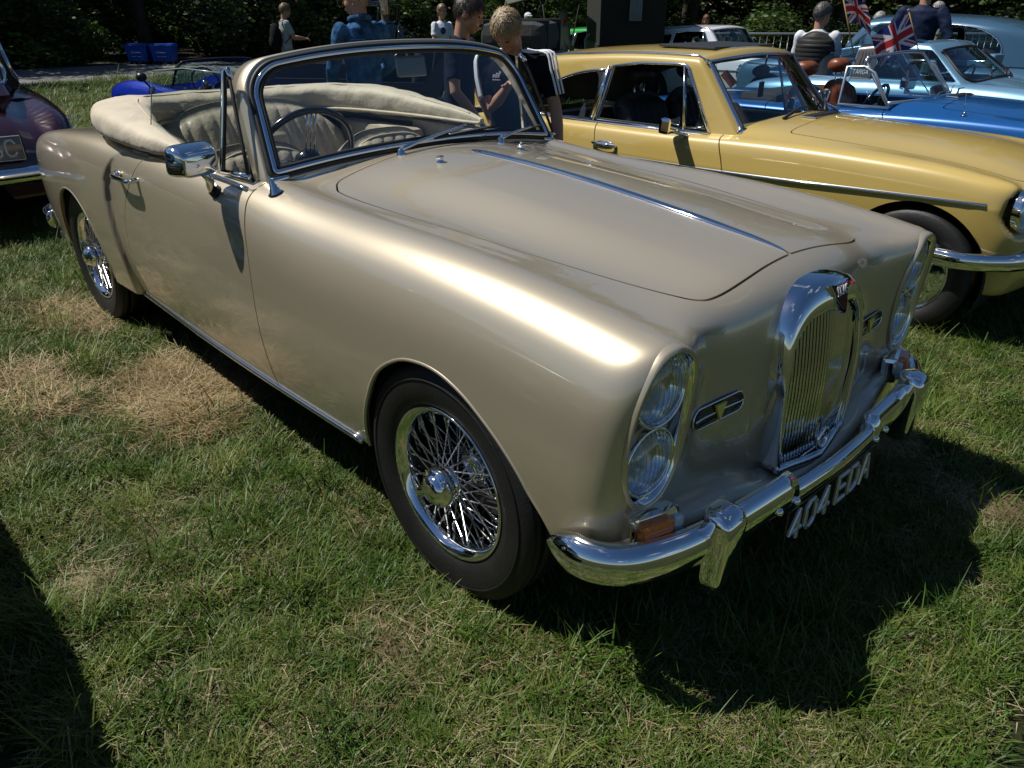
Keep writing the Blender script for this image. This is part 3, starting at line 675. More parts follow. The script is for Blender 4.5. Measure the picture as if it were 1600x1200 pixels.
# ---- bonnet strip, washer jets, aerial
def on_top(x, y, dz=0): return np.stack([x, y, surf_z(f_alvis, x, y)+dz], 1)
def trims():
    xs = np.linspace(-.755, .462, 60); w = np.full(60, .0155); w[:4] = [.006, .011, .014, .0155]; w[-14:] = np.sqrt(np.linspace(1, .02, 14))*.0155
    P = on_top(xs, xs*0, .001); b = MB(); rows = []
    for p, q in zip(P, w): rows.append([(p[0], q*math.cos(a), p[2]+.011*math.sin(a)*(q/.0155)**.5-.003) for a in np.linspace(0, math.pi, 11)])
    V = np.array(rows).reshape(-1, 3); b.add(V, [(i*11+j, i*11+j+1, (i+1)*11+j+1, (i+1)*11+j)[::-1] for i in range(59) for j in range(10)]); b.build('bonnet_strip', CHROME, CAR)
    for y in (-.185, .185):
        z = surf_z(f_alvis, -.70, y); b = MB(); b.lathe([(.013, -.003), (.013, .004), (.008, .006), (.008, .013), (.011, .015), (.011, .021), (.0, .023)], 18, 'z', (-.70, y, z)); b.ball((-.703, y-.01, z+.016), .005, 8, 6); b.build('washer_jet', CHROME, CAR)
    z = surf_z(f_alvis, -.885, -.69)
    b = MB(); b.lathe([(.022, -.004), (.022, .003), (.016, .008), (.0155, .014), (.012, .017), (.012, .024), (.009, .027), (.009, .034), (.006, .037), (.006, .043), (.003, .046), (.003, .054), (0, .055)], 20, 'z'); o = b.build('aerial', CHROME, CAR); o.location = (-.885, -.69, z); o.rotation_euler = (R(14), R(-4), 0)
    b = MB(); b.lathe([(.024, -.006), (.025, 0), (.021, .003)], 18, 'z'); g = b.build('aerial_grommet', BLACK, o)
trims()
# ---- windscreen
def WS(s, t, dn=0):
    s = np.asarray(s, float); t = np.asarray(t, float); y = s*(.655-.055*t)
    x = ws_base(s*.655)-.004-t*(.160+.05*s*s); z0 = 1.006-.052*np.abs(s)**2.2; z1 = 1.352-.064*np.abs(s)**2.4
    z = z0+t*(z1-z0)
    return np.stack([x+dn*.9, y, z+dn*.42], -1)
def ws_loop(n=140):
    pts = []
    for s in np.linspace(-.985, .985, 30): pts.append((s, 0))
    pts += [(.995, .012), (1, .04)]
    for t in np.linspace(.08, .70, 14): pts.append((1, t))
    for a in np.linspace(0, math.pi/2, 14): pts.append((.84+.16*math.cos(a), .72+.28*math.sin(a)))
    for s in np.linspace(.82, -.82, 40): pts.append((s, 1))
    for a in np.linspace(math.pi/2, math.pi, 14): pts.append((-.84+.16*math.cos(a), .72+.28*math.sin(a)))
    for t in np.linspace(.70, .08, 14): pts.append((-1, t))
    pts += [(-1, .04), (-.995, .012)]
    return np.array(pts)
def windscreen():
    w = bpy.data.objects.new('windscreen', None); COL.objects.link(w); w.parent = CAR
    L = ws_loop(); n = len(L)
    def ring(ds, dt, dn):  # inset in the sheet, in metres
        s = L[:, 0]*(1-ds/.62); t = .5+(L[:, 1]-.5)*(1-dt/.18); return WS(s, t, dn)
    def loft(rs): return np.vstack(rs), [(i*n+j, i*n+(j+1) % n, (i+1)*n+(j+1) % n, (i+1)*n+j) for i in range(len(rs)-1) for j in range(n)]
    def back(r, dx, dz=0, out=0):
        q = r.copy(); k = np.clip((L[:, 1]-.0)/.08, 0, 1); q[:, 0] -= dx*k*(.55+.45*L[:, 1]); q[:, 2] += dz*k; q[:, 1] *= 1+out*k; return q
    r0 = ring(.006, .004, .000); r1 = ring(-.010, -.008, .002)
    V, F = loft([r0, ring(-.004, -.003, .005), r1, back(r1, .03, -.003, .012), back(r1, .075, -.010, .02), back(ring(.012, .010, 0), .075, -.014, .0), back(ring(.020, .018, 0), .02)])
    b = MB(); b.add(V, F); b.build('windscreen_surround', GOLD, w)
    for nm, a, rad, m in (('outer_seal', (.012, .010, .002), .0085, BLACK), ('chrome_frame', (.026, .021, .004), .0092, CHROME), ('inner_seal', (.040, .032, .001), .0085, BLACK)):
        b = MB(); P = ring(*a); b.tube(P, rad, 10, closed=True); b.build(nm, m, w)
    P = ring(.044, .034, 0); b = MB(); ss_ = np.linspace(-1, 1, 29); tt = np.linspace(0, 1, 13)
    sc = 1-.044/.62; S, T = np.meshgrid(ss_*sc, tt, indexing='ij'); Lt = .5+(T-.5)*(1-.034/.18)
    # keep the sheet inside the rounded corners
    k = np.clip((T-.72)/.28, 0, 1); lim = (.84+.16*np.sqrt(np.clip(1-k*k, 0, 1)))*sc; S = np.clip(S, -lim, lim)
    V = WS(S, Lt).reshape(-1, 3); b.add(V, [(i*13+j, (i+1)*13+j, (i+1)*13+j+1, i*13+j+1) for i in range(28) for j in range(12)]); b.build('windscreen_glass', glass('screen_glass', (.84, .90, .89), 1.5), w)
    # base casting at the lower corners
    for sg in (-1, 1):
        b = MB(); P = WS(np.linspace(.99, .90, 8)*sg, np.full(8, .005), .006); b.tube(P, np.linspace(.014, .009, 8), 8, flat=.8); b.build('corner_finisher', CHROME, w)
    # mirror on a stalk
    m = bpy.data.objects.new('interior_mirror', None); COL.objects.link(m); m.parent = w
    b = MB(); b.tube(crv([WS(.0, .97)-[.02, 0, .01], WS(.03, .90)-[.05, 0, 0], WS(.05, .80)-[.052, 0, 0]], 8), .004, 6); b.build('mirror_stalk', CHROME, m)
    b = MB(); b.box(WS(.05, .755)-[.06, 0, 0], (.018, .125, .072), (0, R(-12), R(-4)), bev=.008); b.build('mirror_back', mat('mirror_grey', (.22, .22, .21), .35, .6), m)
    for pv, tip, b0, b1 in ((-.30, (.20, .13), (-.02, .065), (.50, .13)), (.42, (.78, .10), (.60, .055), (.93, .16))):
        wp = bpy.data.objects.new('wiper', None); COL.objects.link(wp); wp.parent = w
        base = WS(pv, -.02, .03); b = MB(); z = surf_z(f_alvis, base[0]+.02, base[1]); c0 = np.array([base[0]+.02, base[1], z])
        b.lathe([(.017, -.003), (.017, .004), (.012, .008), (.012, .018), (.007, .021), (0, .022)], 16, 'z', c0)
        T_ = WS(tip[0], tip[1], .035); P = crv([c0+[0, 0, .018], c0*.72+T_*.28+[.006, 0, .020], T_+[.0, 0, .006]], 12); b.tube(P, np.linspace(.013, .0065, 12), 8, flat=.6); b.build('wiper_arm', CHROME, wp)
        b = MB(); P = np.array([WS(b0[0]*(1-k)+b1[0]*k, b0[1]*(1-k)+b1[1]*k, .014) for k in np.linspace(0, 1, 12)]); b.tube(P, .0042, 6); b.build('wiper_blade', BLACK, wp)
        b = MB(); P2 = P+[.008, 0, .006]; b.tube(P2[2:10], .004, 6, flat=.6); b.build('blade_holder', CHROME, wp)
windscreen()
# ---- side glass, quarterlights and door mirror
def side_glass():
    fr = BRIGHT
    for sg in (-1, 1):
        q = bpy.data.objects.new('quarterlight', None); COL.objects.link(q); q.parent = CAR
        P = np.array([(-1.03, .700, .975), (-1.065, .690, 1.05), (-1.13, .668, 1.19), (-1.165, .655, 1.262), (-1.19, .650, 1.285), (-1.213, .652, 1.278), (-1.216, .665, 1.19), (-1.220, .69, 1.05), (-1.222, .705, .968)]); P[:, 1] *= sg
        b = MB(); b.tube(P[3:], .009, 8); b.tube([P[0], P[-1]], .008, 8); b.build('quarterlight_frame', CHROME, q)
        b = MB(); b.tube(P[:5]+[-.004, 0, 0], .006, 8); b.tube(P[4:]+[.012, 0, 0], .006, 8); b.build('quarterlight_seal', BLACK, q)
        b = MB(); b.add(P+[.003, 0, 0], [tuple(range(len(P)))], False); b.build('quarterlight_pane', glass('side_glass', (.90, .94, .92), 1.0), q)
        if sg < 0:
            g = [(-1.23, .698, .965), (-1.225, .655, 1.268), (-1.55, .648, 1.268), (-1.80, .655, 1.248), (-1.835, .665, 1.18), (-1.865, .70, .962)]
            V = np.array([(x, y*sg, z) for x, y, z in g]); V = np.vstack([V, V+[0, .005, 0]]); n = len(g)
            b = MB(); b.add(V, [tuple(range(n)), tuple(range(2*n-1, n-1, -1))]+[(i, n+i, n+(i+1) % n, (i+1) % n) for i in range(n)], False); b.build('door_window', MATS['side_glass'], CAR)
            b = MB(); b.tube([(-1.865, -.701, .965), (-1.838, -.665, 1.18), (-1.80, -.655, 1.249), (-1.55, -.647, 1.269), (-1.23, -.654, 1.27)], .0022, 5); b.build('glass_edge', mat('glass_edge_green', (.25, .33, .28), .2), CAR)
    m = bpy.data.objects.new('door_mirror', None); COL.objects.link(m); m.parent = CAR
    bm_ = MB(); c = np.array([-1.115, -.835, 1.032])
    # bucket: rectangular mouth facing back, smaller flat nose facing forward
    def rr(w, h, n=28, p=.35):
        t = np.linspace(0, 2*math.pi, n, endpoint=False); return np.stack([w/2*np.sign(np.cos(t))*np.abs(np.cos(t))**p, h/2*np.sign(np.sin(t))*np.abs(np.sin(t))**p], 1)
    rings = [(-.032, .156, .092), (-.028, .160, .096), (-.016, .160, .096), (.006, .154, .091), (.028, .138, .080), (.038, .126, .070), (.042, .112, .058)]
    V = np.array([[(dx, a-.1*max(dx, 0), b_-.006*(dx > .03)) for a, b_ in rr(w_, h_)] for dx, w_, h_ in rings]).reshape(-1, 3); n = 28
    V = V @ np.array(Euler((0, R(6), R(14))).to_matrix()).T+c
    bm_.add(V, [(i*n+j, i*n+(j+1) % n, (i+1)*n+(j+1) % n, (i+1)*n+j) for i in range(len(rings)-1) for j in range(n)]+[tuple((len(rings)-1)*n+j for j in range(n))]); bm_.build('mirror_bucket', CHROME, m)
    b = MB(); b.add(V[:n]+[.004, 0, 0], [tuple(range(n-1, -1, -1))], False); b.build('mirror_pane', CHROME, m)
    foot = np.array([-1.165, surf_y(f_alvis, -1.165, .915)*-1, .915])
    b = MB(); b.tube(crv([c+[.0, .025, -.045], c+[-.012, .045, -.07], foot+[0, -.012, .014], foot+[0, .004, -.004]], 12), np.linspace(.013, .020, 12), 12, flat=.8); b.build('mirror_stem', CHROME, m)
    b = MB(); b.tube(crv([foot+[0, -.008, .008], foot+[0, .006, -.008]], 4), [.026, .027, .028, .028], 14, flat=.8); b.build('mirror_gasket', BLACK, m)
side_glass()
# ---- seats, steering wheel, folded hood
def pad(yc, w, z0, z1, x0, x1, th, arch, pleat, ny=64, nz=18, shoulder=2.6, border=.045):
    """upholstered back: pleats run up the front face; x0 foot, x1 head"""
    us = np.linspace(-1, 1, ny); vs_ = np.linspace(0, 1, nz); V = np.zeros((ny, nz, 3)); B = np.zeros((ny, nz, 3))
    for i, u in enumerate(us):
        zt = z1-arch*abs(u)**shoulder
        for j, v in enumerate(vs_):
            e = min(1, (1-abs(u))/.16, (1-v)/.14, v/.10+.3); e = max(e, 0); edge = math.sqrt(max(1-(1-e)**2, 0))
            z = z0+(zt-z0)*v; xx = x0+(x1-x0)*v
            inner = abs(u)*w/2 < w/2-border and v < .93
            ph = (u*w/2)/pleat; pl = abs(math.sin(math.pi*ph)) if inner else .8
            V[i, j] = (xx+th*(.45+.55*edge)*1.0-th*.5+.018*(pl**.55-.8)*edge, yc+u*w/2*(1-.04*(1-v)), z)
            B[i, j] = (xx-th*.5*edge, yc+u*w/2*(1-.04*(1-v)), z)
    F = [(i*nz+j, (i+1)*nz+j, (i+1)*nz+j+1, i*nz+j+1) for i in range(ny-1) for j in range(nz-1)]; k = ny*nz
    F2 = [tuple(k+q for q in f[::-1]) for f in F]
    rim = [(i, nz-1) for i in range(ny)]; 
    F3 = [(i*nz+nz-1, (i+1)*nz+nz-1, k+(i+1)*nz+nz-1, k+i*nz+nz-1) for i in range(ny-1)]+[(j, j+1, k+j+1, k+j) for j in range(nz-1)]+[((ny-1)*nz+j, k+(ny-1)*nz+j, k+(ny-1)*nz+j+1, (ny-1)*nz+j+1) for j in range(nz-1)]
    return np.vstack([V.reshape(-1, 3), B.reshape(-1, 3)]), F+F2+F3
def interior():
    for yc in (-.325, .325):
        s = bpy.data.objects.new('front_seat', None); COL.objects.link(s); s.parent = CAR
        b = MB(); b.add(*pad(yc, .51, .50, .962, -1.60, -1.77, .15, .10, .062, shoulder=3.2)); b.build('seat_back', LEATHER, s)
        b = MB(); b.box((-1.36, yc, .46), (.50, .50, .16), (0, R(-6), 0), bev=.05); b.build('seat_cushion', LEATHER, s)
        b = MB(); us = np.linspace(-.93, .93, 20); b.tube([(-1.765+.06, yc+u*.24, .962-.10*abs(u)**3.2-.022) for u in us], .005, 6); b.build('piping', LEATHER, s)
    s = bpy.data.objects.new('rear_seat', None); COL.objects.link(s); s.parent = CAR
    b = MB(); b.add(*pad(0, 1.06, .55, 1.052, -2.26, -2.50, .17, .20, .066, ny=150, shoulder=3.0)); b.build('seat_back', LEATHER, s)
    b = MB(); b.box((-2.12, 0, .52), (.46, 1.05, .18), (0, R(-5), 0), bev=.06); b.build('seat_cushion', LEATHER, s)
    b = MB(); b.box((-2.27, 0, .83), (.10, .19, .16), (0, R(-22), 0), bev=.02); b.build('armrest', LEATHER, s)
    for sg in (-1, 1):
        b = MB(); b.box((-2.2, sg*.60, .74), (.62, .12, .36), bev=.03); b.build('quarter_trim', LEATHER, CAR)
    b = MB(); b.box((-1.07, 0, .86), (.06, 1.34, .17), (0, R(12), 0), bev=.01); b.build('dashboard', mat('walnut', (.10, .035, .012), .25, coat=.6, var=.5, vscale=30), CAR)
    b = MB(); P = [(ws_base(y)-.085, y, .985-.05*abs(y/.62)**2.2) for y in np.linspace(-.61, .61, 20)]; b.tube(P, .038, 10, flat=.5); b.build('dash_roll', LEATHER, CAR)
    w = bpy.data.objects.new('steering_wheel', None); COL.objects.link(w); w.parent = CAR
    w.location = (-1.335, -.335, .952); w.rotation_euler = (0, R(-62), 0)
    b = MB(); t = np.linspace(0, 2*math.pi, 56, endpoint=False); b.tube(np.stack([.203*np.cos(t), .203*np.sin(t), 0*t], 1), .0125, 10, closed=True); b.build('wheel_rim', BLACKP, w)
    b = MB()
    for a in (R(90), R(270), R(0)):
        for o_ in (-.018, 0, .018): b.tube([(.05*math.cos(a)-o_*math.sin(a), .05*math.sin(a)+o_*math.cos(a), -.03), (.196*math.cos(a)-o_*math.sin(a), .196*math.sin(a)+o_*math.cos(a), 0)], .0032, 6)
    b.build('wheel_spokes', CHROME, w)
    b = MB(); b.lathe([(0, .0), (.03, 0), (.052, -.012), (.06, -.03), (.05, -.06), (.03, -.075), (.03, -.3)], 24, 'z'); b.build('wheel_boss', BLACKP, w)
    # folded hood: a thick soft roll round the back of the cockpit, tapering to a point on each door
    h = bpy.data.objects.new('folded_hood', None); COL.objects.link(h); h.parent = CAR
    half = crv([(-1.50, -.700, .982, .012, .012), (-1.62, -.703, .992, .030, .030), (-1.85, -.700, 1.006, .062, .047), (-2.12, -.672, 1.022, .100, .066), (-2.36, -.620, 1.028, .125, .073), (-2.54, -.530, 1.028, .145, .074), (-2.65, -.39, 1.020, .155, .072), (-2.71, -.2, 1.018, .155, .072), (-2.72, 0, 1.016, .155, .070)], 70)
    full = np.vstack([half, half[-2::-1]*[1, -1, 1, 1, 1]]); P = full[:, :3]; n = len(P); T = np.gradient(P, axis=0); T[:, 2] = 0; T /= np.linalg.norm(T, axis=1)[:, None]
    O = np.stack([-T[:, 1], T[:, 0], 0*T[:, 0]], 1)*-1; O = np.cross(T, [0, 0, 1.]); m = 40; rows = []
    from mathutils import noise
    for i in range(n):
        row = []
        for a in np.linspace(0, 2*math.pi, m, endpoint=False):
            ca, sa = math.cos(a), math.sin(a); px = np.sign(ca)*abs(ca)**.62; pz = np.sign(sa)*abs(sa)**.62
            # top falls away inwards, a hem at the outer foot
            q = P[i]+O[i]*(px*full[i, 3])+np.array([0, 0, pz*full[i, 4]*(1.0 if sa > 0 else .95)+.10*full[i, 3]*px*(sa > 0)*0])
            q[2] -= .22*max(-px, 0)*full[i, 3]*(sa > 0)*.6
            d = noise.noise(Vector((q[0]*4.5, q[1]*4.5, q[2]*9)))*.007+noise.noise(Vector((q[0]*11+3, q[1]*11, q[2]*16)))*.005+abs(noise.noise(Vector((q[0]*7+q[1]*5, q[1]*7-q[2]*9, 4))))*-.004
            q = q+(O[i]*px+np.array([0, 0, pz]))*d*min(1, full[i, 3]/.08); row.append(q)
        rows.append(row)
    V = np.array(rows).reshape(-1, 3); b = MB(); b.add(V, [(i*m+j, i*m+(j+1) % m, (i+1)*m+(j+1) % m, (i+1)*m+j) for i in range(n-1) for j in range(m)]+[tuple(range(m)), tuple((n-1)*m+j for j in range(m-1, -1, -1))]); b.build('hood_cover', HOODM, h)
    E_ = P+O*(full[:, 3:4]*.985)+np.array([0, 0, 1.])*(-full[:, 4:5]*.62); b = MB(); b.tube(E_, .008, 8, flat=1.0); b.build('hood_hem', HOODM, h)
    E_ = P+O*(full[:, 3:4]*.55)+np.array([0, 0, 1.])*(full[:, 4:5]*.93); b = MB(); b.tube(E_[6:-6], .0035, 6); b.build('hood_seam', HOODM, h)
    for k in (8, n-9):
        b = MB(); b.ball(P[k]+[.04, 0, .01], (.02, .008, .008)); b.build('hood_catch', CHROME, h)
interior()
# ------------------------------------------------------------------ helpers shared by the other cars
CGLASS = glass('car_glass', (.62, .74, .78), 1.3)
DGLASS = glass('dark_car_glass', (.26, .33, .40), 1.3)
def paint(name, c, metal=0, rough=.35): return mat(name, c, rough, metal, coat=1, coat_rough=.02, dirt=.05)
def arch_xy(a): return arch_path(a[0], a[1], a[2], .12, 36)
def body(root, f, pm, x0, x1, zs, zc, arches, th=150, dx=.02, panels=(), opening=None, nth=241, name='body_shell', ymin=.35):
    V, F, N = shell(f, x0, x1, int((x1-x0)/dx)+2, zs, nth, R(th), nf=60, nr=50)
    V, F, N = clip(V, F, N, V[:, 2]-zc)
    for a in arches:
        x, y, z = BX(V); V, F, N = clip(V, F, N, -psd(arch_xy(a), x, z, y > ymin))
    if opening is not None:
        x, y, z = V.T; V, F, N = clip(V, F, N, -psd(opening[0], x, y, z > opening[1]))
    res = {}
    for nm, proj_, poly, cond, sides in panels:
        x, y, z = V.T; ay = np.abs(y)
        s = psd(poly, x, z if proj_ == 'xz' else y, cond(x, ay, z)); P = clip(V, F, N, s-.0035); V, F, N = clip(V, F, N, -s-.0035)
        if sides:
            for sg in (-1, 1): res[(nm, sg)] = panel(nm, clip(*P, sg*P[0][:, 1]), pm, root, .015)
        else: res[nm] = panel(nm, P, pm, root, .015)
    res['body'] = panel(name, (V, F, N), pm, root, .02)
    for a in arches:
        for sg in (-1, 1):
            q = arch_xy(a); c = q.mean(0); q = c+(q-c)*1.01; n = len(q); yo = float(surf_y(f, a[0], a[1]+a[2]*.97))-.02
            b = MB(); b.add(np.array([(u, sg*yy, w) for yy in (yo, .33) for u, w in q]), [(i, i+1, n+i+1, n+i) for i in range(n-1)]+[tuple(range(n, 2*n))]); b.build('wheel_well', DARK, root)
    return res
def cabin(root, f, pm, x0, x1, zs, zc, windows, th=100, dx=.02, name='roof', nth=161, nf=60, nr=40):
    V, F, N = shell(f, x0, x1, int((x1-x0)/dx)+2, zs, nth, R(th), nf=nf, nr=nr)
    V, F, N = clip(V, F, N, V[:, 2]-zc)
    res = {}
    for nm, pr, poly, cond, gm, sides in windows:
        x, y, z = V.T; ay = np.abs(y); a, b = {'xz': (x, z), 'yz': (y, z)}[pr]
        s = psd(poly, a, b, cond(x, ay, z)); P = clip(V, F, N, s); V, F, N = clip(V, F, N, -s)
        if gm is None: continue
        if sides:
            for sg in (-1, 1): res[(nm, sg)] = panel(nm, clip(*P, sg*P[0][:, 1]), gm, root, 0)
        else: res[nm] = panel(nm, P, gm, root, 0)
    res['roof'] = panel(name, (V, F, N), pm, root, .02)
    Fr = np.hstack([F, -np.ones((len(F), 8-F.shape[1]), int)]) if F.shape[1] < 8 else F
    link('headlining', mesh_from('headlining', V-N*.014, [tuple(int(q) for q in row[::-1] if q >= 0) for row in Fr], True, -N), mat('headlining', (.035, .036, .036), .9), root)
    return res
def side_line(f, poly, sg, off=.003): p = np.asarray(poly, float); return np.stack([p[:, 0], sg*(surf_y(f, p[:, 0], p[:, 1])+off), p[:, 1]], 1)
def plain_wheel(root, loc, sg, r=.305, w=.165, rim=.19, style='disc', m=None):
    wh = bpy.data.objects.new('wheel', None); COL.objects.link(wh); wh.parent = root; wh.location = loc; wh.scale = (1, sg, 1)
    k = r/.335; h = w/2
    pr = [(rim*1.02, -h*.68), (rim*1.09, -h*.85), (rim*1.22, -h*.97), ((rim+r)/2, -h), (r*.93, -h*.95), (r*.98, -h*.8), (r, -h*.6), (r, -h*.2), (r*.99, -h*.15), (r, 0)]
    b = MB(); b.lathe(pr+[(q, -a) for q, a in pr[-2::-1]], 48)
    b.build('tyre', TYRE, wh)
    b = MB()
    b.lathe([(rim*.9, .06), (rim*.97, .03), (rim*.93, -h*.2), (rim*.97, -h*.6), (rim*1.04, -h*.82), (rim*1.06, -h*.78), (rim*1.02, -h*.66)], 44)
    if style == 'disc': b.lathe([(rim*.95, -h*.35), (rim*.8, -h*.5), (rim*.62, -h*.42), (rim*.55, -h*.55), (rim*.3, -h*.75), (0, -h*.8)], 44)
    else:
        for q in range(5):
            a = q*2*math.pi/5; P = np.array([(math.cos(a)*d, -h*.5, math.sin(a)*d) for d in (rim*.2, rim*.6, rim*.96)]); b.tube(P, [.04, .034, .045], 8, flat=.4, up=(0, 1, 0))
        b.lathe([(rim*.3, -h*.3), (rim*.28, -h*.6), (0, -h*.65)], 24)
    b.build('rim', m or CHROME, wh); return wh
def car_seat(root, c, m, head=True, w=.46):
    s = bpy.data.objects.new('seat', None); COL.objects.link(s); s.parent = root; x, y, z = c
    b = MB(); b.add(*pad(y, w, z, z+.56, x, x-.20, .13, .06, .07, ny=40, nz=14, shoulder=4)); b.build('seat_back', m, s)
    b = MB(); b.box((x+.22, y, z), (.46, w, .15), (0, R(-6), 0), bev=.05); b.build('seat_cushion', m, s)
    if head:
        b = MB(); b.tube([(x-.20, y-.10, z+.66), (x-.20, y-.06, z+.665), (x-.20, y+.06, z+.665), (x-.20, y+.10, z+.66)], [.045, .075, .075, .045], 16, flat=.75); b.build('headrest', m, s)
        b = MB()
        for q in (-.05, .05): b.tube([(x-.19, y+q, z+.5), (x-.20, y+q, z+.62)], .006, 6)
        b.build('headrest_post', CHROME, s)
    return s
def steering(root, c, tilt=-65, r=.19):
    w = bpy.data.objects.new('steering_wheel', None); COL.objects.link(w); w.parent = root; w.location = c; w.rotation_euler = (0, R(tilt), 0)
    t = np.linspace(0, 2*math.pi, 40, endpoint=False); b = MB(); b.tube(np.stack([r*np.cos(t), r*np.sin(t), 0*t], 1), .012, 8, closed=True); b.build('wheel_rim', BLACKP, w)
    b = MB()
    for a in (0, 2.1, 4.2): b.tube([(0, 0, -.03), (r*math.cos(a), r*math.sin(a), 0)], .010, 6, flat=.4)
    b.lathe([(0, .0), (.04, -.01), (.04, -.06)], 20, 'z'); b.build('wheel_spokes', BRIGHT, w); return w
def door_mirror(root, c, foot, sg, m=CHROME, sz=1.0, name='door_mirror'):
    o = bpy.data.objects.new(name, None); COL.objects.link(o); o.parent = root; c = np.asarray(c, float)
    b = MB(); b.box(c, (.07*sz, .16*sz, .095*sz), (0, R(5), R(10)*-sg), bev=.02*sz); b.build('mirror_bucket', m, o)
    b = MB(); b.tube(crv([c+[0, -sg*.02, -.04], (c+np.asarray(foot))/2+[0, 0, -.015], foot], 6), .014*sz, 8, flat=.7); b.build('mirror_stem', m, o)
    return o
# ------------------------------------------------------------------ the 1960s-70s coupe/roadster body used twice (closed yellow, open blue)
_m_zc = spl([-3.55, -3.4, -3.0, -2.4, -1.9, -1.3, -1.05, -.6, -.2, .1, .3, .42, .52], [.60, .70, .79, .82, .85, .89, .902, .893, .870, .835, .785, .735, .68])
_m_ze = spl([-3.55, -3.4, -3.0, -2.4, -1.9, -1.3, -1.05, -.6, -.2, .1, .3, .42, .52], [.58, .68, .775, .805, .825, .855, .862, .850, .825, .795, .755, .715, .66])
_m_zw = spl([-3.55, -3.3, -3.0, -2.4, -1.9, -1.3, -1.05, -.6, -.2, .1, .25, .40, .5], [.62, .74, .785, .803, .808, .815, .822, .826, .816, .797, .777, .745, .70])
_m_yb = spl([-3.55, -3.3, -3.0, -2.4, -1.6, -.8, -.2, .15, .35, .5], [.55, .625, .665, .70, .715, .715, .71, .70, .675, .62])
def f_mg(P):
    x = P[:, 0]; y = np.abs(P[:, 1]); z = P[:, 2]
    top = z-yspline(y, [0*y, 0*y+.28, 0*y+.50, 0*y+.61, 0*y+.70, 0*y+.8], [_m_zc(x), _m_zc(x)-.3*(_m_zc(x)-_m_ze(x)), _m_ze(x), _m_zw(x)+.004, _m_zw(x)-.018, _m_zw(x)-.10])
    side = y-(_m_yb(x)-.30*np.maximum(z-.655, 0)**1.0*.45-.35*np.maximum(.655-z, 0)**2-.02*ss(.66, .63, z)*ss(.50, .64, z)*0)
    m = smax(top, side, .09)
    m = smax(m, x-(.515-.20*y*y-.10*np.maximum(.60-z, 0)-.10*np.maximum(z-.68, 0)), .10)
    # scoops round the headlamps
    d = np.sqrt((y-.575)**2+(z-.645)**2+((x-.50)*.6)**2); m = smax(m, .108-d, .09)
    m = smax(m, -(x+3.47+.12*y*y), .12)
    return smax(m, .235-z, .05)
def ws_mg(y, z): return -.96-.30*y*y-.92*(z-.84)
def f_mgroof(P):
    x = P[:, 0]; y = np.abs(P[:, 1]); z = P[:, 2]
    roof = z-(_m_roof(x)-.15*y*y-.5*np.maximum(y-.42, 0)**2)
    side = y-(.612-.175*(z-.80)-.05*ss(-2.3, -3.3, x)*1.6)
    m = smax(roof, side, .055)
    m = smax(m, x-ws_mg(y, z), .03)
    return m
_m_roof = spl([-3.5, -3.3, -3.05, -2.7, -2.3, -1.9, -1.5, -1.25, -1.1], [.86, .99, 1.10, 1.19, 1.235, 1.256, 1.258, 1.245, 1.225])
MG_DOOR = np.vstack([crv([(-1.045, .20), (-1.05, .40), (-1.05, .62), (-1.10, .77), (-1.14, .84)], 20), [(-1.14, .95), (-2.05, .95)], crv([(-2.05, .84), (-2.0, .76), (-1.985, .6), (-1.99, .42), (-1.99, .20)], 20)])
MG_BONNET = crv([(-.80, 0), (-.80, .3), (-.80, .455), (-.785, .495), (-.73, .508), (-.3, .500), (.1, .475), (.30, .44), (.36, .36), (.39, .2), (.40, 0)], 60); MG_BONNET = np.vstack([MG_BONNET, MG_BONNET[::-1]*[1, -1]])
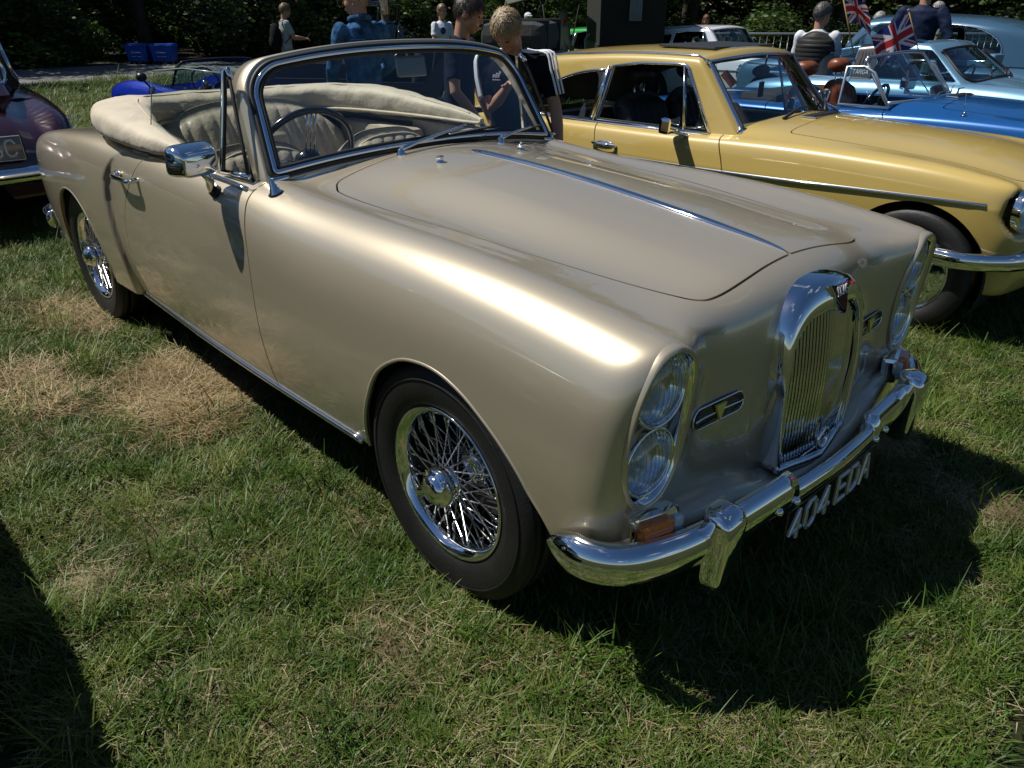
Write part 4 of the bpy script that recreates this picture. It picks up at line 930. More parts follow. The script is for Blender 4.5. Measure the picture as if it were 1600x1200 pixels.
def mg_common(root, pm, opening):
    r = body(root, f_mg, pm, -3.0, -.1, .5, .238, [(0, .30, .345), (-2.31, .30, .33)], th=140,
             panels=[('bonnet', 'xy', MG_BONNET, lambda x, y, z: z > .6, False), ('door', 'xz', MG_DOOR, lambda x, y, z: y > .5, True)], opening=opening)
    for sg in (-1, 1):
        for x in (0, -2.31): plain_wheel(root, (x, sg*.625, .303), -sg if False else (1 if sg < 0 else -1), m=CHROME)
        xs = np.linspace(.345, -3.2, 50); b = MB(); b.tube(side_line(f_mg, np.stack([xs, .640+.03*ss(-1.3, .35, xs)], 1), sg, .002), .009, 6); b.build('side_moulding', CHROME, root)
        l = lamp(root, (.415, sg*.575, .648), .088, (1, sg*.05, .04), flut=False)
        yv = float(surf_y(f_mg, -1.9, .695)); b = MB(); b.ball((-1.905, sg*(yv-.004), .688), (.10, .012, .030)); P = crv([(-2.0, yv+.004, .70), (-1.97, yv+.028, .702), (-1.85, yv+.030, .698), (-1.81, yv+.004, .692)], 10); P[:, 1] *= sg; b.tube(P, .010, 8); b.build('door_handle', CHROME, r[('door', sg)])
    b = MB(); V, F = sweep(crv([(.12, -.725, .415), (.24, -.735, .415), (.36, -.67, .415), (.47, -.50, .415), (.55, 0, .415), (.47, .50, .415), (.36, .67, .415), (.24, .735, .415), (.12, .725, .415)], 50), bump_prof(.085, .035)); b.add(V, F); b.build('front_bumper', CHROME, root)
    for sg in (-1, 1):
        b = MB(); b.tube([(.545, sg*.30, .33), (.565, sg*.30, .42), (.55, sg*.30, .50)], [.025, .03, .022], 12); b.build('overrider', CHROME, root)
    b = MB(); gp = oval(0, .44, .60, .36, 0, 40); b.prism([(y, z) for y, z in gp], (.492, 0, 0), (0, 1, 0), (0, 0, 1), .012); b.build('grille', BLACKP, root)
    b = MB(); b.box((-1.5, 0, .26), (3.6, 1.25, .03)); b.box((-2.9, 0, .5), (.6, 1.1, .4)); b.box((-.35, 0, .45), (.8, .7, .35)); b.box((-1.02, 0, .55), (.03, 1.3, .5)); b.build('floor_pan', DARK, root)
    # vent grille in front of the windscreen
    v = bpy.data.objects.new('scuttle_vent', None); COL.objects.link(v); v.parent = root
    x = -.86; z = float(surf_z(f_mg, x, 0)); b = MB(); b.box((x, 0, z+.003), (.085, .33, .01), (0, R(2), 0), bev=.004); b.build('vent_frame', CHROME, v)
    for k in range(9):
        b = MB(); b.box((x, -.14+.035*k, z+.0095), (.06, .018, .004)); b.build('vent_slot', BLACK, v)
    return r
def mg_coupe():
    pm = paint('yellow_paint', (.49, .355, .10))
    root = thing('coupe_car', 'mustard yellow two-door fastback coupe with chrome side strip, nose to the right', 'car', (.01, 2.80, 0), .024)
    op = np.array([(-1.16, -.56), (-1.06, -.40), (-1.0, 0), (-1.06, .40), (-1.16, .56), (-2.6, .575), (-3.0, .48), (-3.0, -.48), (-2.6, -.575)])
    r = mg_common(root, pm, (op, .6))
    DW = np.array([(-1.225, .822), (-1.432, 1.150), (-1.46, 1.168), (-1.52, 1.173), (-1.78, 1.168), (-1.985, 1.142), (-2.062, .818)])
    QW = np.vstack([[(-2.10, .815), (-2.030, 1.118)], crv([(-2.03, 1.118), (-2.2, 1.100), (-2.36, 1.060), (-2.50, 1.005), (-2.62, .935), (-2.665, .88), (-2.60, .812)], 18)])
    SW = np.array([(-.545, .845), (-.548, .87), (-.492, 1.165), (-.47, 1.188), (0, 1.213), (.47, 1.188), (.492, 1.165), (.548, .87), (.545, .845), (0, .875)])
    RW = np.array([(-.42, .90), (-.40, 1.09), (-.36, 1.115), (0, 1.13), (.36, 1.115), (.40, 1.09), (.42, .90)])
    side = lambda x, y, z: (y > .44) & (x < ws_mg(y, z)-.012)
    cb = cabin(root, f_mgroof, pm, -3.0, -1.55, .80, .795, [('door_glass', 'xz', DW, side, None, True), ('quarter_glass', 'xz', QW, side, DGLASS, True),
               ('windscreen_glass', 'yz', SW, lambda x, y, z: x > ws_mg(y, z)-.03, CGLASS, False), ('rear_window', 'yz', RW, lambda x, y, z: (x < -2.75), CGLASS, False)])
    for sg in (-1, 1):
        w = bpy.data.objects.new('side_window', None); COL.objects.link(w); w.parent = root
        for poly, nm in ((DW, 'door_window_trim'), (QW, 'quarter_window_trim')):
            P = side_line(f_mgroof, crv(np.vstack([poly]), 3*len(poly), True) if False else poly, sg, .003)
            b = MB(); b.tube(np.vstack([P, P[:1]]), .0095, 6); b.build(nm, BRIGHT, w)
            Q = side_line(f_mgroof, poly.mean(0)+(poly-poly.mean(0))*.955, sg, .001); b = MB(); b.tube(np.vstack([Q, Q[:1]]), .007, 6); b.build('window_seal', BLACK, w)
        P = side_line(f_mgroof, [(-2.075, .80), (-2.008, 1.14)], sg, .008); b = MB(); b.tube(P, .017, 8, flat=.5); b.build('pillar_trim', BRIGHT, w)
        P = side_line(f_mgroof, [(-1.395, .825), (-1.468, 1.165)], sg, .004); b = MB(); b.tube(P, .011, 8, flat=.7); b.tube(side_line(f_mgroof, [(-1.40, .835), (-1.285, .845), (-1.25, .87), (-1.44, 1.14)], sg, .005), .006, 6); b.build('quarterlight_frame', BRIGHT, w)
        b = MB(); P = side_line(f_mgroof, [(-1.40, .822), (-1.47, 1.165), (-1.44, 1.15), (-1.235, .825)], sg, -.002); b.add(P, [(0, 1, 2, 3)], False); b.build('quarterlight_pane', CGLASS, w)
        b = MB(); xs = np.linspace(-1.12, -2.66, 30); b.tube(np.stack([xs, sg*(.628-.02*ss(-2.2, -2.7, xs)), .808-.0*xs], 1), .010, 6); b.build('waist_moulding', BRIGHT, w)
        xs = np.r_[np.linspace(-1.36, -2.6, 24)]; zz = np.array([1.10+.0]*24); P = np.stack([xs, sg*(.505-.06*ss(-2.2, -2.9, xs)), 0*xs], 1); zr = surf_z(f_mgroof, xs, P[:, 1]); P[:, 2] = zr+.004; b = MB(); b.tube(P, .008, 6); b.build('roof_gutter', BRIGHT, w)
    P = np.array([(float(ws_mg(y, z))+.004, y, z) for y, z in SW]); b = MB(); b.tube(crv(P, 60, True), .012, 8, closed=True); b.build('windscreen_trim', CHROME, root)
    Q = np.array([(float(ws_mg(y*.965, .03+z*.972))+.004, y*.965, .03+z*.972) for y, z in SW]); b = MB(); b.tube(crv(Q, 60, True), .009, 6, closed=True); b.build('windscreen_seal', BLACK, root)
    # folding sunroof cover, sticker on the screen, mirror and its hanging air freshener
    b = MB(); zt = float(_m_roof(-1.75)); b.box((-1.62, .02, zt-.004), (.40, .70, .016), (0, R(1), 0), bev=.007); b.build('sunroof', mat('sunroof_vinyl', (.03, .032, .035), .4), root)
    b = MB(); t = oval(0, -.215, .215, .365, 0, 40); b.tube(np.array([(-1.62+z, .02+y, zt-.010-.14*y*y) for y, z in t]), .012, 8, closed=True); b.build('sunroof_frame', BRIGHT, root)
    b = MB(); b.ball((-1.30, .03, 1.12), (.012, .11, .035)); b.tube([(-1.28, .03, 1.15), (-1.27, .03, 1.21)], .006, 6); b.build('interior_mirror', BLACK, root)
    b = MB(); b.tube([(-1.31, .07, 1.10), (-1.31, .075, 1.05)], .002, 4); b.box((-1.31, .075, 1.01), (.006, .06, .09), bev=.003); b.build('air_freshener', BLACK, root)
    b = MB(); y0, z0 = -.41, 1.10; b.box((float(ws_mg(y0, z0))-.008, y0, z0), (.004, .10, .095), (R(18), R(-42), 0), bev=.002); b.build('windscreen_sticker', mat('sticker_red', (.16, .035, .015), .6, var=.6, vscale=60), root)
    b = MB(); y0, z0 = -.465, 1.145; b.box((float(ws_mg(y0, z0))-.008, y0, z0), (.004, .035, .030), (0, R(-42), 0), bev=.002); b.build('round_sticker', mat('sticker_blue', (.10, .16, .42), .5), root)
    for sg in (-1, 1): door_mirror(root, (-1.395, sg*.765, .865), (-1.33, sg*.655, .80), sg, sz=.95)
    for y0, a in ((-.28, .18), (.22, .66)):
        w = bpy.data.objects.new('wiper', None); COL.objects.link(w); w.parent = root
        b = MB(); p0 = np.array([float(ws_mg(y0, .86))+.05, y0, float(surf_z(f_mg, -.90, y0))+.01]); p1 = np.array([float(ws_mg(a, .92))+.02, a*.9, .925]); b.tube([p0, p0*.5+p1*.5+[.01, 0, .02], p1], [.01, .008, .006], 8); b.build('wiper_arm', BLACK, w)
        b = MB(); b.tube([(float(ws_mg(q, .885))+.014, q, .885+.02*abs(q)) for q in np.linspace(y0+.05, min(a+.1, .52), 8)], .006, 6); b.build('wiper_blade', BLACK, w)
    sm = mat('black_vinyl', (.02, .021, .024), .45, bump=.3, bscale=50)
    for sg in (-1, 1): car_seat(root, (-1.78, sg*.29, .42), sm)
    b = MB(); b.box((-1.16, 0, .74), (.14, 1.16, .16), bev=.04); b.build('dashboard', BLACK, root); steering(root, (-1.36, -.30, .78))
    b = MB(); b.box((-2.5, 0, .64), (.9, 1.12, .25), bev=.05); b.build('rear_bench', sm, root)
    return root
mg_coupe()
def sheet(b, P, n=30):
    """glass between the two feet of an arched frame: rows run straight across it"""
    Q = crv(P, 2*n); L = Q[:n]; Rr = Q[:n-1:-1]; m = 14; V = []
    for a, c in zip(L, Rr):
        for t in np.linspace(0, 1, m): V.append(a*(1-t)+c*t)
    V = np.array(V).reshape(n, m, 3)
    top = Q[n-1]*.5+Q[n]*.5; x0 = np.interp(V[:, :, 2], [L[0][2], top[2]], [L[0][0]+.13, top[0]]); edge = L[:, 0][:, None]; t = np.abs(np.linspace(-1, 1, m))[None]
    V[:, :, 0] = x0+(edge-x0)*t**2
    b.add(V.reshape(-1, 3), [(i*m+j, i*m+j+1, (i+1)*m+j+1, (i+1)*m+j) for i in range(n-1) for j in range(m-1)])
# ------------------------------------------------------------------ open blue roadster beside the yellow coupe
def blue_roadster():
    pm = paint('roadster_blue', (.004, .085, .30), .25, .3)
    root = thing('roadster_car', 'bright blue open two-seater roadster with tan headrests, beside the yellow coupe', 'car', (.14, 4.62, 0), .012)
    op = np.array([(-1.16, -.58), (-1.02, -.40), (-.97, 0), (-1.02, .40), (-1.16, .58), (-2.0, .585), (-2.25, .50), (-2.32, 0), (-2.25, -.50), (-2.0, -.585)])
    mg_common(root, pm, (op, .6))
    tan = mat('tan_leather', (.20, .058, .020), .38, var=.3, vscale=14, bump=.25, bscale=40)
    for sg in (-1, 1): car_seat(root, (-1.72, sg*.29, .38), tan)
    b = MB(); b.box((-1.12, 0, .74), (.12, 1.14, .15), bev=.04); b.build('dashboard', BLACK, root); steering(root, (-1.36, -.30, .80), r=.18)
    b = MB(); b.box((-2.16, 0, .80), (.34, 1.1, .14), bev=.05); b.build('folded_hood', mat('black_hood', (.02, .02, .022), .7), root)
    w = bpy.data.objects.new('windscreen', None); COL.objects.link(w); w.parent = root
    alu = mat('anodised_alloy', (.62, .64, .68), .28, .9)
    pts = [(-.60, .845), (-.585, .93), (-.54, 1.11), (-.515, 1.145), (-.46, 1.155), (0, 1.175), (.46, 1.155), (.515, 1.145), (.54, 1.11), (.585, .93), (.60, .845)]
    P = np.array([(float(ws_mg(y, z))-.04, y, z) for y, z in pts])
    b = MB(); b.tube(crv(P, 60), .013, 8, flat=.8); b.build('screen_frame', alu, w)
    b = MB(); Q = np.array([(float(ws_mg(y, .87))-.035, y, .868+.01*(1-abs(y)/.6)) for y in np.linspace(-.59, .59, 14)]); b.tube(Q, .014, 8); b.build('screen_foot', alu, w)
    b = MB(); sheet(b, P); b.build('screen_glass', CGLASS, w)
    b = MB(); b.tube([(-1.05, 0, .88), (-1.33, 0, 1.17)], .005, 6); b.build('tie_rod', CHROME, w)
    b = MB(); b.ball((-1.24, 0, 1.08), (.012, .10, .03)); b.build('interior_mirror', BLACK, w)
    for sg in (-1, 1):
        q = bpy.data.objects.new('quarterlight', None); COL.objects.link(q); q.parent = root
        T = np.array([(-1.11, sg*.605, .84), (-1.27, sg*.565, 1.06), (-1.35, sg*.555, 1.095), (-1.47, sg*.565, 1.09), (-1.475, sg*.605, .84)])
        b = MB(); b.tube(np.vstack([T, T[:1]]), .011, 8); b.build('quarterlight_frame', alu, q)
        b = MB(); b.add(T, [tuple(range(5))], False); b.build('quarterlight_pane', CGLASS, q)
        door_mirror(root, (-1.52, sg*.76, .90), (-1.44, sg*.665, .805), sg, sz=.95)
    b = MB(); p0 = np.array([-.62, -.60, float(surf_z(f_mg, -.62, -.60))]); b.lathe([(.02, 0), (.012, .01), (.006, .03), (0, .032)], 14, 'z', p0); b.tube([p0, p0+[-.02, 0, .14]], .003, 5); b.build('aerial', CHROME, root)
    for y0, a in ((-.26, .16), (.18, .50)):
        wp = bpy.data.objects.new('wiper', None); COL.objects.link(wp); wp.parent = w
        b = MB(); b.tube([(-.94, y0, .885), (-.985, (y0+a)/2, .92), (-1.0, a, .915)], [.009, .007, .005], 8); b.build('wiper_arm', CHROME, wp)
        b = MB(); b.tube([(float(ws_mg(q, .89))-.005, q, .888) for q in np.linspace(y0+.02, a+.08, 6)], .006, 6); b.build('wiper_blade', BLACK, wp)
blue_roadster()
# ------------------------------------------------------------------ pale blue sports car with a black roll hoop and wrap-round rear glass
_p_zc = spl([-3.15, -2.95, -2.5, -2.0, -1.5, -.9, -.6, -.2, .2, .5, .68], [.58, .70, .83, .90, .91, .905, .89, .80, .735, .66, .56])
_p_zw = spl([-3.15, -2.95, -2.6, -2.2, -1.7, -1.0, -.6, -.2, .1, .35, .5], [.58, .72, .82, .86, .875, .88, .875, .855, .825, .765, .66])
_p_yb = spl([-3.15, -2.9, -2.4, -1.9, -1.2, -.6, 0, .3, .6], [.56, .70, .80, .80, .785, .785, .785, .76, .62])
def f_pale(P):
    x = P[:, 0]; y = np.abs(P[:, 1]); z = P[:, 2]
    k = ss(-1.0, -.3, x)
    top = z-yspline(y, [0*y, 0*y+.25, 0*y+.46, 0*y+.60, 0*y+.72, 0*y+.85], [_p_zc(x), _p_zc(x)-.01, _p_zc(x)-.03, _p_zw(x), _p_zw(x)-.03, _p_zw(x)-.15])
    m = smax(top, y-(_p_yb(x)-.32*(z-.55)**2), .14)
    m = smax(m, x-(.66-.32*y*y-.25*np.maximum(z-.55, 0)), .16); m = smax(m, -(x+3.12-.2*y*y-.25*np.maximum(z-.5, 0)), .15)
    return smax(m, .24-z, .05)
def f_palecab(P):
    x = P[:, 0]; y = np.abs(P[:, 1]); z = .87+(P[:, 2]-.87)/.76
    roof = z-(_p_roof(x)-.12*y*y-.4*np.maximum(y-.42, 0)**2)
    m = smax(roof, y-(.675-.34*(z-.86)-.26*ss(-1.75, -2.9, x)), .06)
    return smax(m, x-(-.64-.34*y*y-1.12*(z-.89)), .03)
_p_roof = spl([-3.0, -2.75, -2.3, -1.9, -1.6, -1.3, -1.1], [.84, .94, 1.12, 1.25, 1.30, 1.315, 1.30])
def pale_targa():
    pm = paint('pale_blue_metallic', (.17, .33, .48), .45, .34)
    root = thing('sports_car', 'pale metallic blue sports car with black roll hoop and wrap-round rear glass', 'car', (-.42, 6.72, 0), .0)
    op = np.array([(-1.0, -.60), (-.74, -.40), (-.66, 0), (-.74, .40), (-1.0, .60), (-1.9, .60), (-2.5, .42), (-2.5, -.42), (-1.9, -.60)])
    door = np.array([(-.83, .3), (-.83, .98), (-1.78, .98), (-1.75, .3)])
    body(root, f_pale, pm, -2.75, .0, .5, .25, [(0, .31, .35), (-2.27, .31, .35)], panels=[('door', 'xz', door, lambda x, y, z: y > .5, True)], opening=(op, .6), dx=.025, nth=201)
    side = lambda x, y, z: y > .30
    cw = np.array([(-.82, .88), (-1.07, 1.16), (-1.13, 1.215), (-1.56, 1.215), (-1.60, .87)])
    open_top = np.array([(-1.24, -.47), (-1.24, .47), (-1.58, .47), (-1.58, -.47)])
    sw = np.array([(-.555, .90), (-.50, 1.15), (-.465, 1.205), (0, 1.24), (.465, 1.205), (.50, 1.15), (.555, .90), (0, .925)])
    lo = lambda q: np.asarray(q)*[1, .76]+[0, .87*.24]
    rear = np.array([(-1.80, .865), (-1.80, 1.36), (-2.2, 1.36), (-2.84, .92), (-2.80, .865)])
    rear, cw, sw = lo(rear), lo(cw), lo(sw)
    V = cabin(root, f_palecab, pm, -2.6, -1.3, .86, .855, [('rear_glass', 'xz', rear, lambda x, y, z: z > 0, CGLASS, False), ('door_window', 'xz', cw, side, CGLASS, True),
              ('screen_glass', 'yz', sw, lambda x, y, z: x > -1.12, CGLASS, False), ('open_roof', 'xz', np.array([(-1.25, 1.137), (-1.25, 1.5), (-1.575, 1.5), (-1.575, 1.137)]), lambda x, y, z: (y < .5), None, False),
              ('hoop', 'xz', np.array([(-1.582, .84), (-1.582, 1.5), (-1.798, 1.5), (-1.798, .84)]), lambda x, y, z: z > 0, mat('hoop_black', (.014, .014, .016), .3, coat=.4), False)])
    for sg in (-1, 1):
        for k in range(4):
            b = MB(); b.tube(side_line(f_palecab, [(-1.74+.03*k, .97), (-1.745+.03*k, 1.09)], sg, .002), .004, 6); b.build('hoop_louvre', BLACK, root)
        door_mirror(root, (-1.02, sg*.86, 1.0), (-.95, sg*.68, .92), sg, pm, 1.25)
        lamp(root, (.45, sg*.55, .66), .095, (1, sg*.05, .45), flut=False)
        for x in (0, -2.27): plain_wheel(root, (x, sg*.68, .31), 1 if sg < 0 else -1, r=.31, w=.19, style='star')
    lt = MB(); x0 = -1.77
    for k, ch in enumerate('TARGA'):
        p = side_line(f_palecab, [(-1.775+.031*k, .905)], -1, .004)[0]; q = stroke_text(ch, p, (.022, 0, 0), (0, .012, .034), .005, .002); lt.add(np.vstack(q.V), q.F, False)
    lt.build('hoop_lettering', mat('letter_white', (.75, .76, .78), .4), root)
    P = np.array([(-.64-.34*y*y-1.12*((z-.87)/.76-.02)+.004, y, z) for y, z in sw]); b = MB(); b.tube(crv(P, 60, True), .013, 6, closed=True); b.build('screen_seal', BLACK, root)
    sm = MATS['black_vinyl']
    for sg in (-1, 1): car_seat(root, (-1.45, sg*.33, .42), sm)
    b = MB(); b.box((-.90, 0, .80), (.2, 1.2, .14), bev=.05); b.build('dashboard', BLACK, root); steering(root, (-1.12, .33, .80))
    b = MB(); b.box((-1.4, 0, .27), (2.6, 1.3, .03)); b.box((-2.3, 0, .7), (.9, 1.0, .12)); b.box((-.6, 0, .5), (.03, 1.3, .5)); b.build('floor_pan', DARK, root)
    for sg in (-1, 1):
        b = MB(); b.tube([(-.70, sg*.2, .915), (-.76, sg*.2+.20, .94), (-.79, sg*.2+.42, .955)], [.012, .009, .006], 6); b.build('wiper', BLACK, root)
    b = MB(); V_, F_ = sweep(crv([(.30, -.74, .42), (.45, -.70, .42), (.62, -.45, .42), (.68, 0, .42), (.62, .45, .42), (.45, .70, .42), (.30, .74, .42)], 40), bump_prof(.13, .04)); b.add(V_, F_); b.build('front_bumper', pm, root)
pale_targa()
# ------------------------------------------------------------------ rounded saloon used for the steel blue, the maroon and the shadow-casting neighbour
_s_zc = spl([-3.95, -3.75, -3.4, -3.0, -2.5, -1.6, -.9, -.5, 0, .35, .6, .75], [.55, .70, .85, .925, .965, .98, .985, .965, .925, .86, .76, .62])
_s_zw = spl([-3.95, -3.7, -3.3, -2.9, -2.3, -1.6, -.8, 0, .35, .6, .75], [.52, .70, .82, .875, .90, .905, .905, .885, .845, .76, .62])
_s_yb = spl([-3.95, -3.6, -3.1, -2.4, -1.4, -.6, .2, .5, .75], [.55, .70, .79, .825, .835, .83, .80, .74, .6])
def f_sal(P):
    x = P[:, 0]; y = np.abs(P[:, 1]); z = P[:, 2]; kb = ss(-2.9, -3.4, x)
    ze = _s_zc(x)-.035
    top = z-yspline(y, [0*y, 0*y+.28, 0*y+.47, 0*y+.62, 0*y+.72, 0*y+.88], [_s_zc(x), _s_zc(x)-.012, ze-.035*kb, _s_zw(x)+.012*kb, _s_zw(x)-.03, _s_zw(x)-.15])
    m = smax(top, y-(_s_yb(x)-.34*(z-.58)**2), .15)
    m = smax(m, x-(.74-.30*y*y-.2*np.maximum(z-.6, 0)), .18); m = smax(m, -(x+3.92-.30*y*y-.55*np.maximum(z-.42, 0)**1.5), .20)
    return smax(m, .25-z, .05)
_s_roof = spl([-3.5, -3.25, -2.95, -2.6, -2.1, -1.6, -1.3, -1.1], [.90, 1.05, 1.22, 1.345, 1.405, 1.42, 1.41, 1.395])
def s_ws(y, z): return -.72-.34*y*y-.78*(z-.97)
def f_salcab(P):
    x = P[:, 0]; y = np.abs(P[:, 1]); z = P[:, 2]
    roof = z-(_s_roof(x)-.16*y*y-.5*np.maximum(y-.42, 0)**2)
    m = smax(roof, y-(.70-.26*(z-.92)-.30*ss(-2.3, -3.5, x)), .10)
    return smax(m, x-s_ws(y, z), .04)
def saloon(name, label, loc, rz, pm, glass_=None, plate='', detail=True):
    root = thing(name, label, 'car', loc, rz); gl = glass_ or DGLASS
    body(root, f_sal, pm, -3.4, .1, .55, .26, [(0, .33, .37), (-2.72, .33, .34)], opening=(np.array([(-.95, -.62), (-.80, -.3), (-.77, 0), (-.80, .3), (-.95, .62), (-2.6, .60), (-3.0, .45), (-3.0, -.45), (-2.6, -.60)]), .7), dx=.03, nth=181)
    side = lambda x, y, z: (y > .36) & (x < s_ws(y, z)-.02)
    W1 = np.array([(-.90, .95), (-1.20, 1.27), (-1.27, 1.305), (-1.70, 1.315), (-1.72, .945)]); W2 = np.vstack([[(-1.79, .945), (-1.77, 1.315)], crv([(-1.77, 1.315), (-2.2, 1.30), (-2.45, 1.25), (-2.62, 1.14), (-2.66, 1.02), (-2.58, .945)], 20)])
    SW = np.array([(-.60, .99), (-.53, 1.28), (-.48, 1.315), (0, 1.345), (.48, 1.315), (.53, 1.28), (.60, .99), (0, 1.01)]); RW = np.array([(-.46, .985), (-.44, 1.16), (-.38, 1.215), (0, 1.235), (.38, 1.215), (.44, 1.16), (.46, .985), (0, .965)])
    cabin(root, f_salcab, pm, -3.1, -1.45, .92, .90, [('front_window', 'xz', W1, side, gl, True), ('rear_quarter_window', 'xz', W2, side, gl, True), ('windscreen_glass', 'yz', SW, lambda x, y, z: x > s_ws(y, z)-.04, gl, False), ('rear_window', 'yz', RW, lambda x, y, z: x < -2.6, gl, False)], dx=.03, nth=121)
    for sg in (-1, 1):
        for poly in (W1, W2): b = MB(); P = side_line(f_salcab, poly, sg, .003); b.tube(np.vstack([P, P[:1]]), .012, 6); b.build('window_trim', BRIGHT, root)
        for x in (0, -2.72): plain_wheel(root, (x, sg*.69, .325), 1 if sg < 0 else -1, r=.325)
        xs = np.linspace(.4, -3.4, 30); b = MB(); b.tube(side_line(f_sal, np.stack([xs, 0*xs+.80-.1*ss(-2.6, -3.4, xs)], 1), sg, .003), .008, 6); b.build('side_moulding', BRIGHT, root)
        b = MB(); zt = float(surf_z(f_sal, -3.62, sg*.63)); b.ball((-3.80, sg*.63, .58), (.05, .045, .06)); b.build('tail_lamp', mat('tail_red', (.28, .01, .008), .15, coat=1), root)
        lamp(root, (.60, sg*.57, .67), .09, (1, sg*.1, .05), flut=False)
    zr = np.array([float(x) for x in surf_x(f_salcab, 0, 1.1, -5, 0).reshape(-1)]) if False else 0
    P = []
    for y, z in crv(RW, 40, True):
        a, b_ = -2.0, -4.2
        for _ in range(24):
            m_ = (a+b_)/2
            if f_salcab(np.array([[m_, y, z]]))[0] < 0: a = m_
            else: b_ = m_
        P.append((a-.004, y, z))
    b = MB(); b.tube(P, .013, 6, closed=True); b.build('rear_window_trim', CHROME, root)
    P = np.array([(float(s_ws(y, z))+.004, y, z) for y, z in SW]); b = MB(); b.tube(crv(P, 50, True), .013, 6, closed=True); b.build('windscreen_trim', CHROME, root)
    for pts, nm in ((crv([(.35, -.80, .43), (.55, -.76, .43), (.74, -.5, .43), (.82, 0, .43), (.74, .5, .43), (.55, .76, .43), (.35, .80, .43)], 40), 'front_bumper'), (crv([(-3.4, .80, .43), (-3.66, .76, .43), (-3.90, .5, .43), (-3.98, 0, .43), (-3.90, -.5, .43), (-3.66, -.76, .43), (-3.4, -.80, .43)], 40), 'rear_bumper')):
        V, F = sweep(pts, bump_prof(.115, .045)); b = MB(); b.add(V, F); b.build(nm, CHROME, root)
    b = MB(); b.box((-1.6, 0, .27), (4, 1.3, .03)); b.box((-.7, 0, .6), (.05, 1.3, .5)); b.box((-3.0, 0, .7), (.4, 1.2, .3)); b.build('floor_pan', DARK, root)
    st = MATS['black_vinyl']
    for x, w in ((-1.55, 1.2), (-2.45, 1.2)): b = MB(); b.box((x, 0, .80), (.22, w, .55), (0, R(-12), 0), bev=.06); b.box((x+.3, 0, .55), (.5, w, .18), bev=.05); b.build('bench_seat', st, root)
    if plate:
        p = bpy.data.objects.new('number_plate', None); COL.objects.link(p); p.parent = root
        def tail_x(y, z):
            a, b_ = -3.0, -4.3
            for _ in range(24):
                m_ = (a+b_)/2
                if f_sal(np.array([[m_, y, z]]))[0] < 0: a = m_
                else: b_ = m_
            return a
        xx = min(tail_x(0, z_)-(z_-.605)*.17 for z_ in (.53, .605, .68))-.018; n_ = 6
        b = MB(); b.box((xx, 0, .605), (.03, .60, .165), (0, R(10), 0), bev=.01); b.build('plate', BLACKP, p)
        b = MB(); Q = np.array([(xx-.018+(z-.605)*.17, y, z) for y, z in ((-.285, .53), (.285, .53), (.285, .68), (-.285, .68))]); b.tube(np.vstack([Q, Q[:1]]), .004, 6); b.build('plate_border', mat('plate_white', (.75, .75, .74), .4), p)
        for k, ch in enumerate(plate):
            y0 = -.255+(len(plate)-1-k)*.088+.07   # read from behind: first letter on the car's left
            q = stroke_text(ch, (xx-.026, y0, .555), (0, -.058, 0), (.017, 0, .10), .014, .004); q.build('plate_character', MATS['plate_white'], p)
    return root
saloon('saloon_car', 'steel blue rounded saloon with chrome window frames behind the pale sports car', (-4.25, 9.0, 0), R(178), paint('steel_blue', (.055, .13, .21), .3, .35), CGLASS)
saloon('saloon_car', 'maroon rounded saloon seen from behind with white on black number plate', (-8.75, -.80, 0), R(180), paint('maroon_paint', (.030, .005, .011), .3, .3), glass('rear_glass', (.35, .45, .55), 2.2), plate='3ABC'[-3:] if False else 'BC')
saloon('saloon_car', 'dark green saloon parked close by on the near side, only its shadow in view', (-.60, -2.70, 0), 0, paint('dark_green_paint', (.01, .03, .02), .2, .3))
saloon('saloon_car', 'red saloon parked beyond the steel blue saloon', (-.6, 14.2, 0), R(180), paint('red_paint', (.42, .02, .02), 0, .35), CGLASS)
# ------------------------------------------------------------------ white coupe with a dark sill stripe, bright green one behind it
def recolour(root, pairs):
    for o in [root]+list(root.children_recursive):
        if o.type == 'MESH':
            for s_ in o.material_slots:
                nm = s_.material.name if s_.material else None
                if nm in pairs: s_.link = 'OBJECT'; s_.material = pairs[nm]
def far_coupes():
    src = bpy.data.objects['coupe_car']
    for loc, rz, sc, pm, lab in (((-4.62, 9.78, 0), .02, .98, paint('white_paint', (.74, .75, .77), 0, .35), 'white fastback coupe with dark tinted glass and lettered black sill stripe'),
                                 ((-7.6, 10.6, 0), .02, .92, paint('vivid_green_paint', (.03, .42, .05), 0, .3), 'vivid green low coupe half hidden behind the white coupe')):
        c = copy_tree(src); c.location = loc; c.rotation_euler = (0, 0, rz); c.scale = (sc, sc, sc); c['label'] = lab
        for o in list(c.children_recursive):
            if o.name.split('.')[0] in ('sunroof', 'sunroof_frame', 'windscreen_sticker', 'round_sticker', 'air_freshener', 'bag'): bpy.data.objects.remove(o)
        recolour(c, {'yellow_paint': pm, 'car_glass': DGLASS})
        if sc > 1:
            for sg in (-1, 1):
                xs = np.linspace(-.42, -1.96, 30); P = np.vstack([side_line(f_mg, np.stack([xs, 0*xs+.29], 1), sg, .004), side_line(f_mg, np.stack([xs, 0*xs+.40], 1), sg, .004)]); n = 30
                b = MB(); b.add(P, [(i, i+1, n+i+1, n+i) if sg < 0 else (i, n+i, n+i+1, i+1) for i in range(n-1)]); b.build('sill_stripe', BLACKP, c)
            lt = MB()
            for k, ch in enumerate('SHELBY'):
                p = side_line(f_mg, [(-2.02+.085*k, .315)], -1, .007)[0]; q = stroke_text(ch, p, (.055, 0, 0), (0, -.004, .06), .011, .002); lt.add(np.vstack(q.V), q.F, False)
            lt.build('stripe_lettering', MATS['plate_white'], c)
far_coupes()
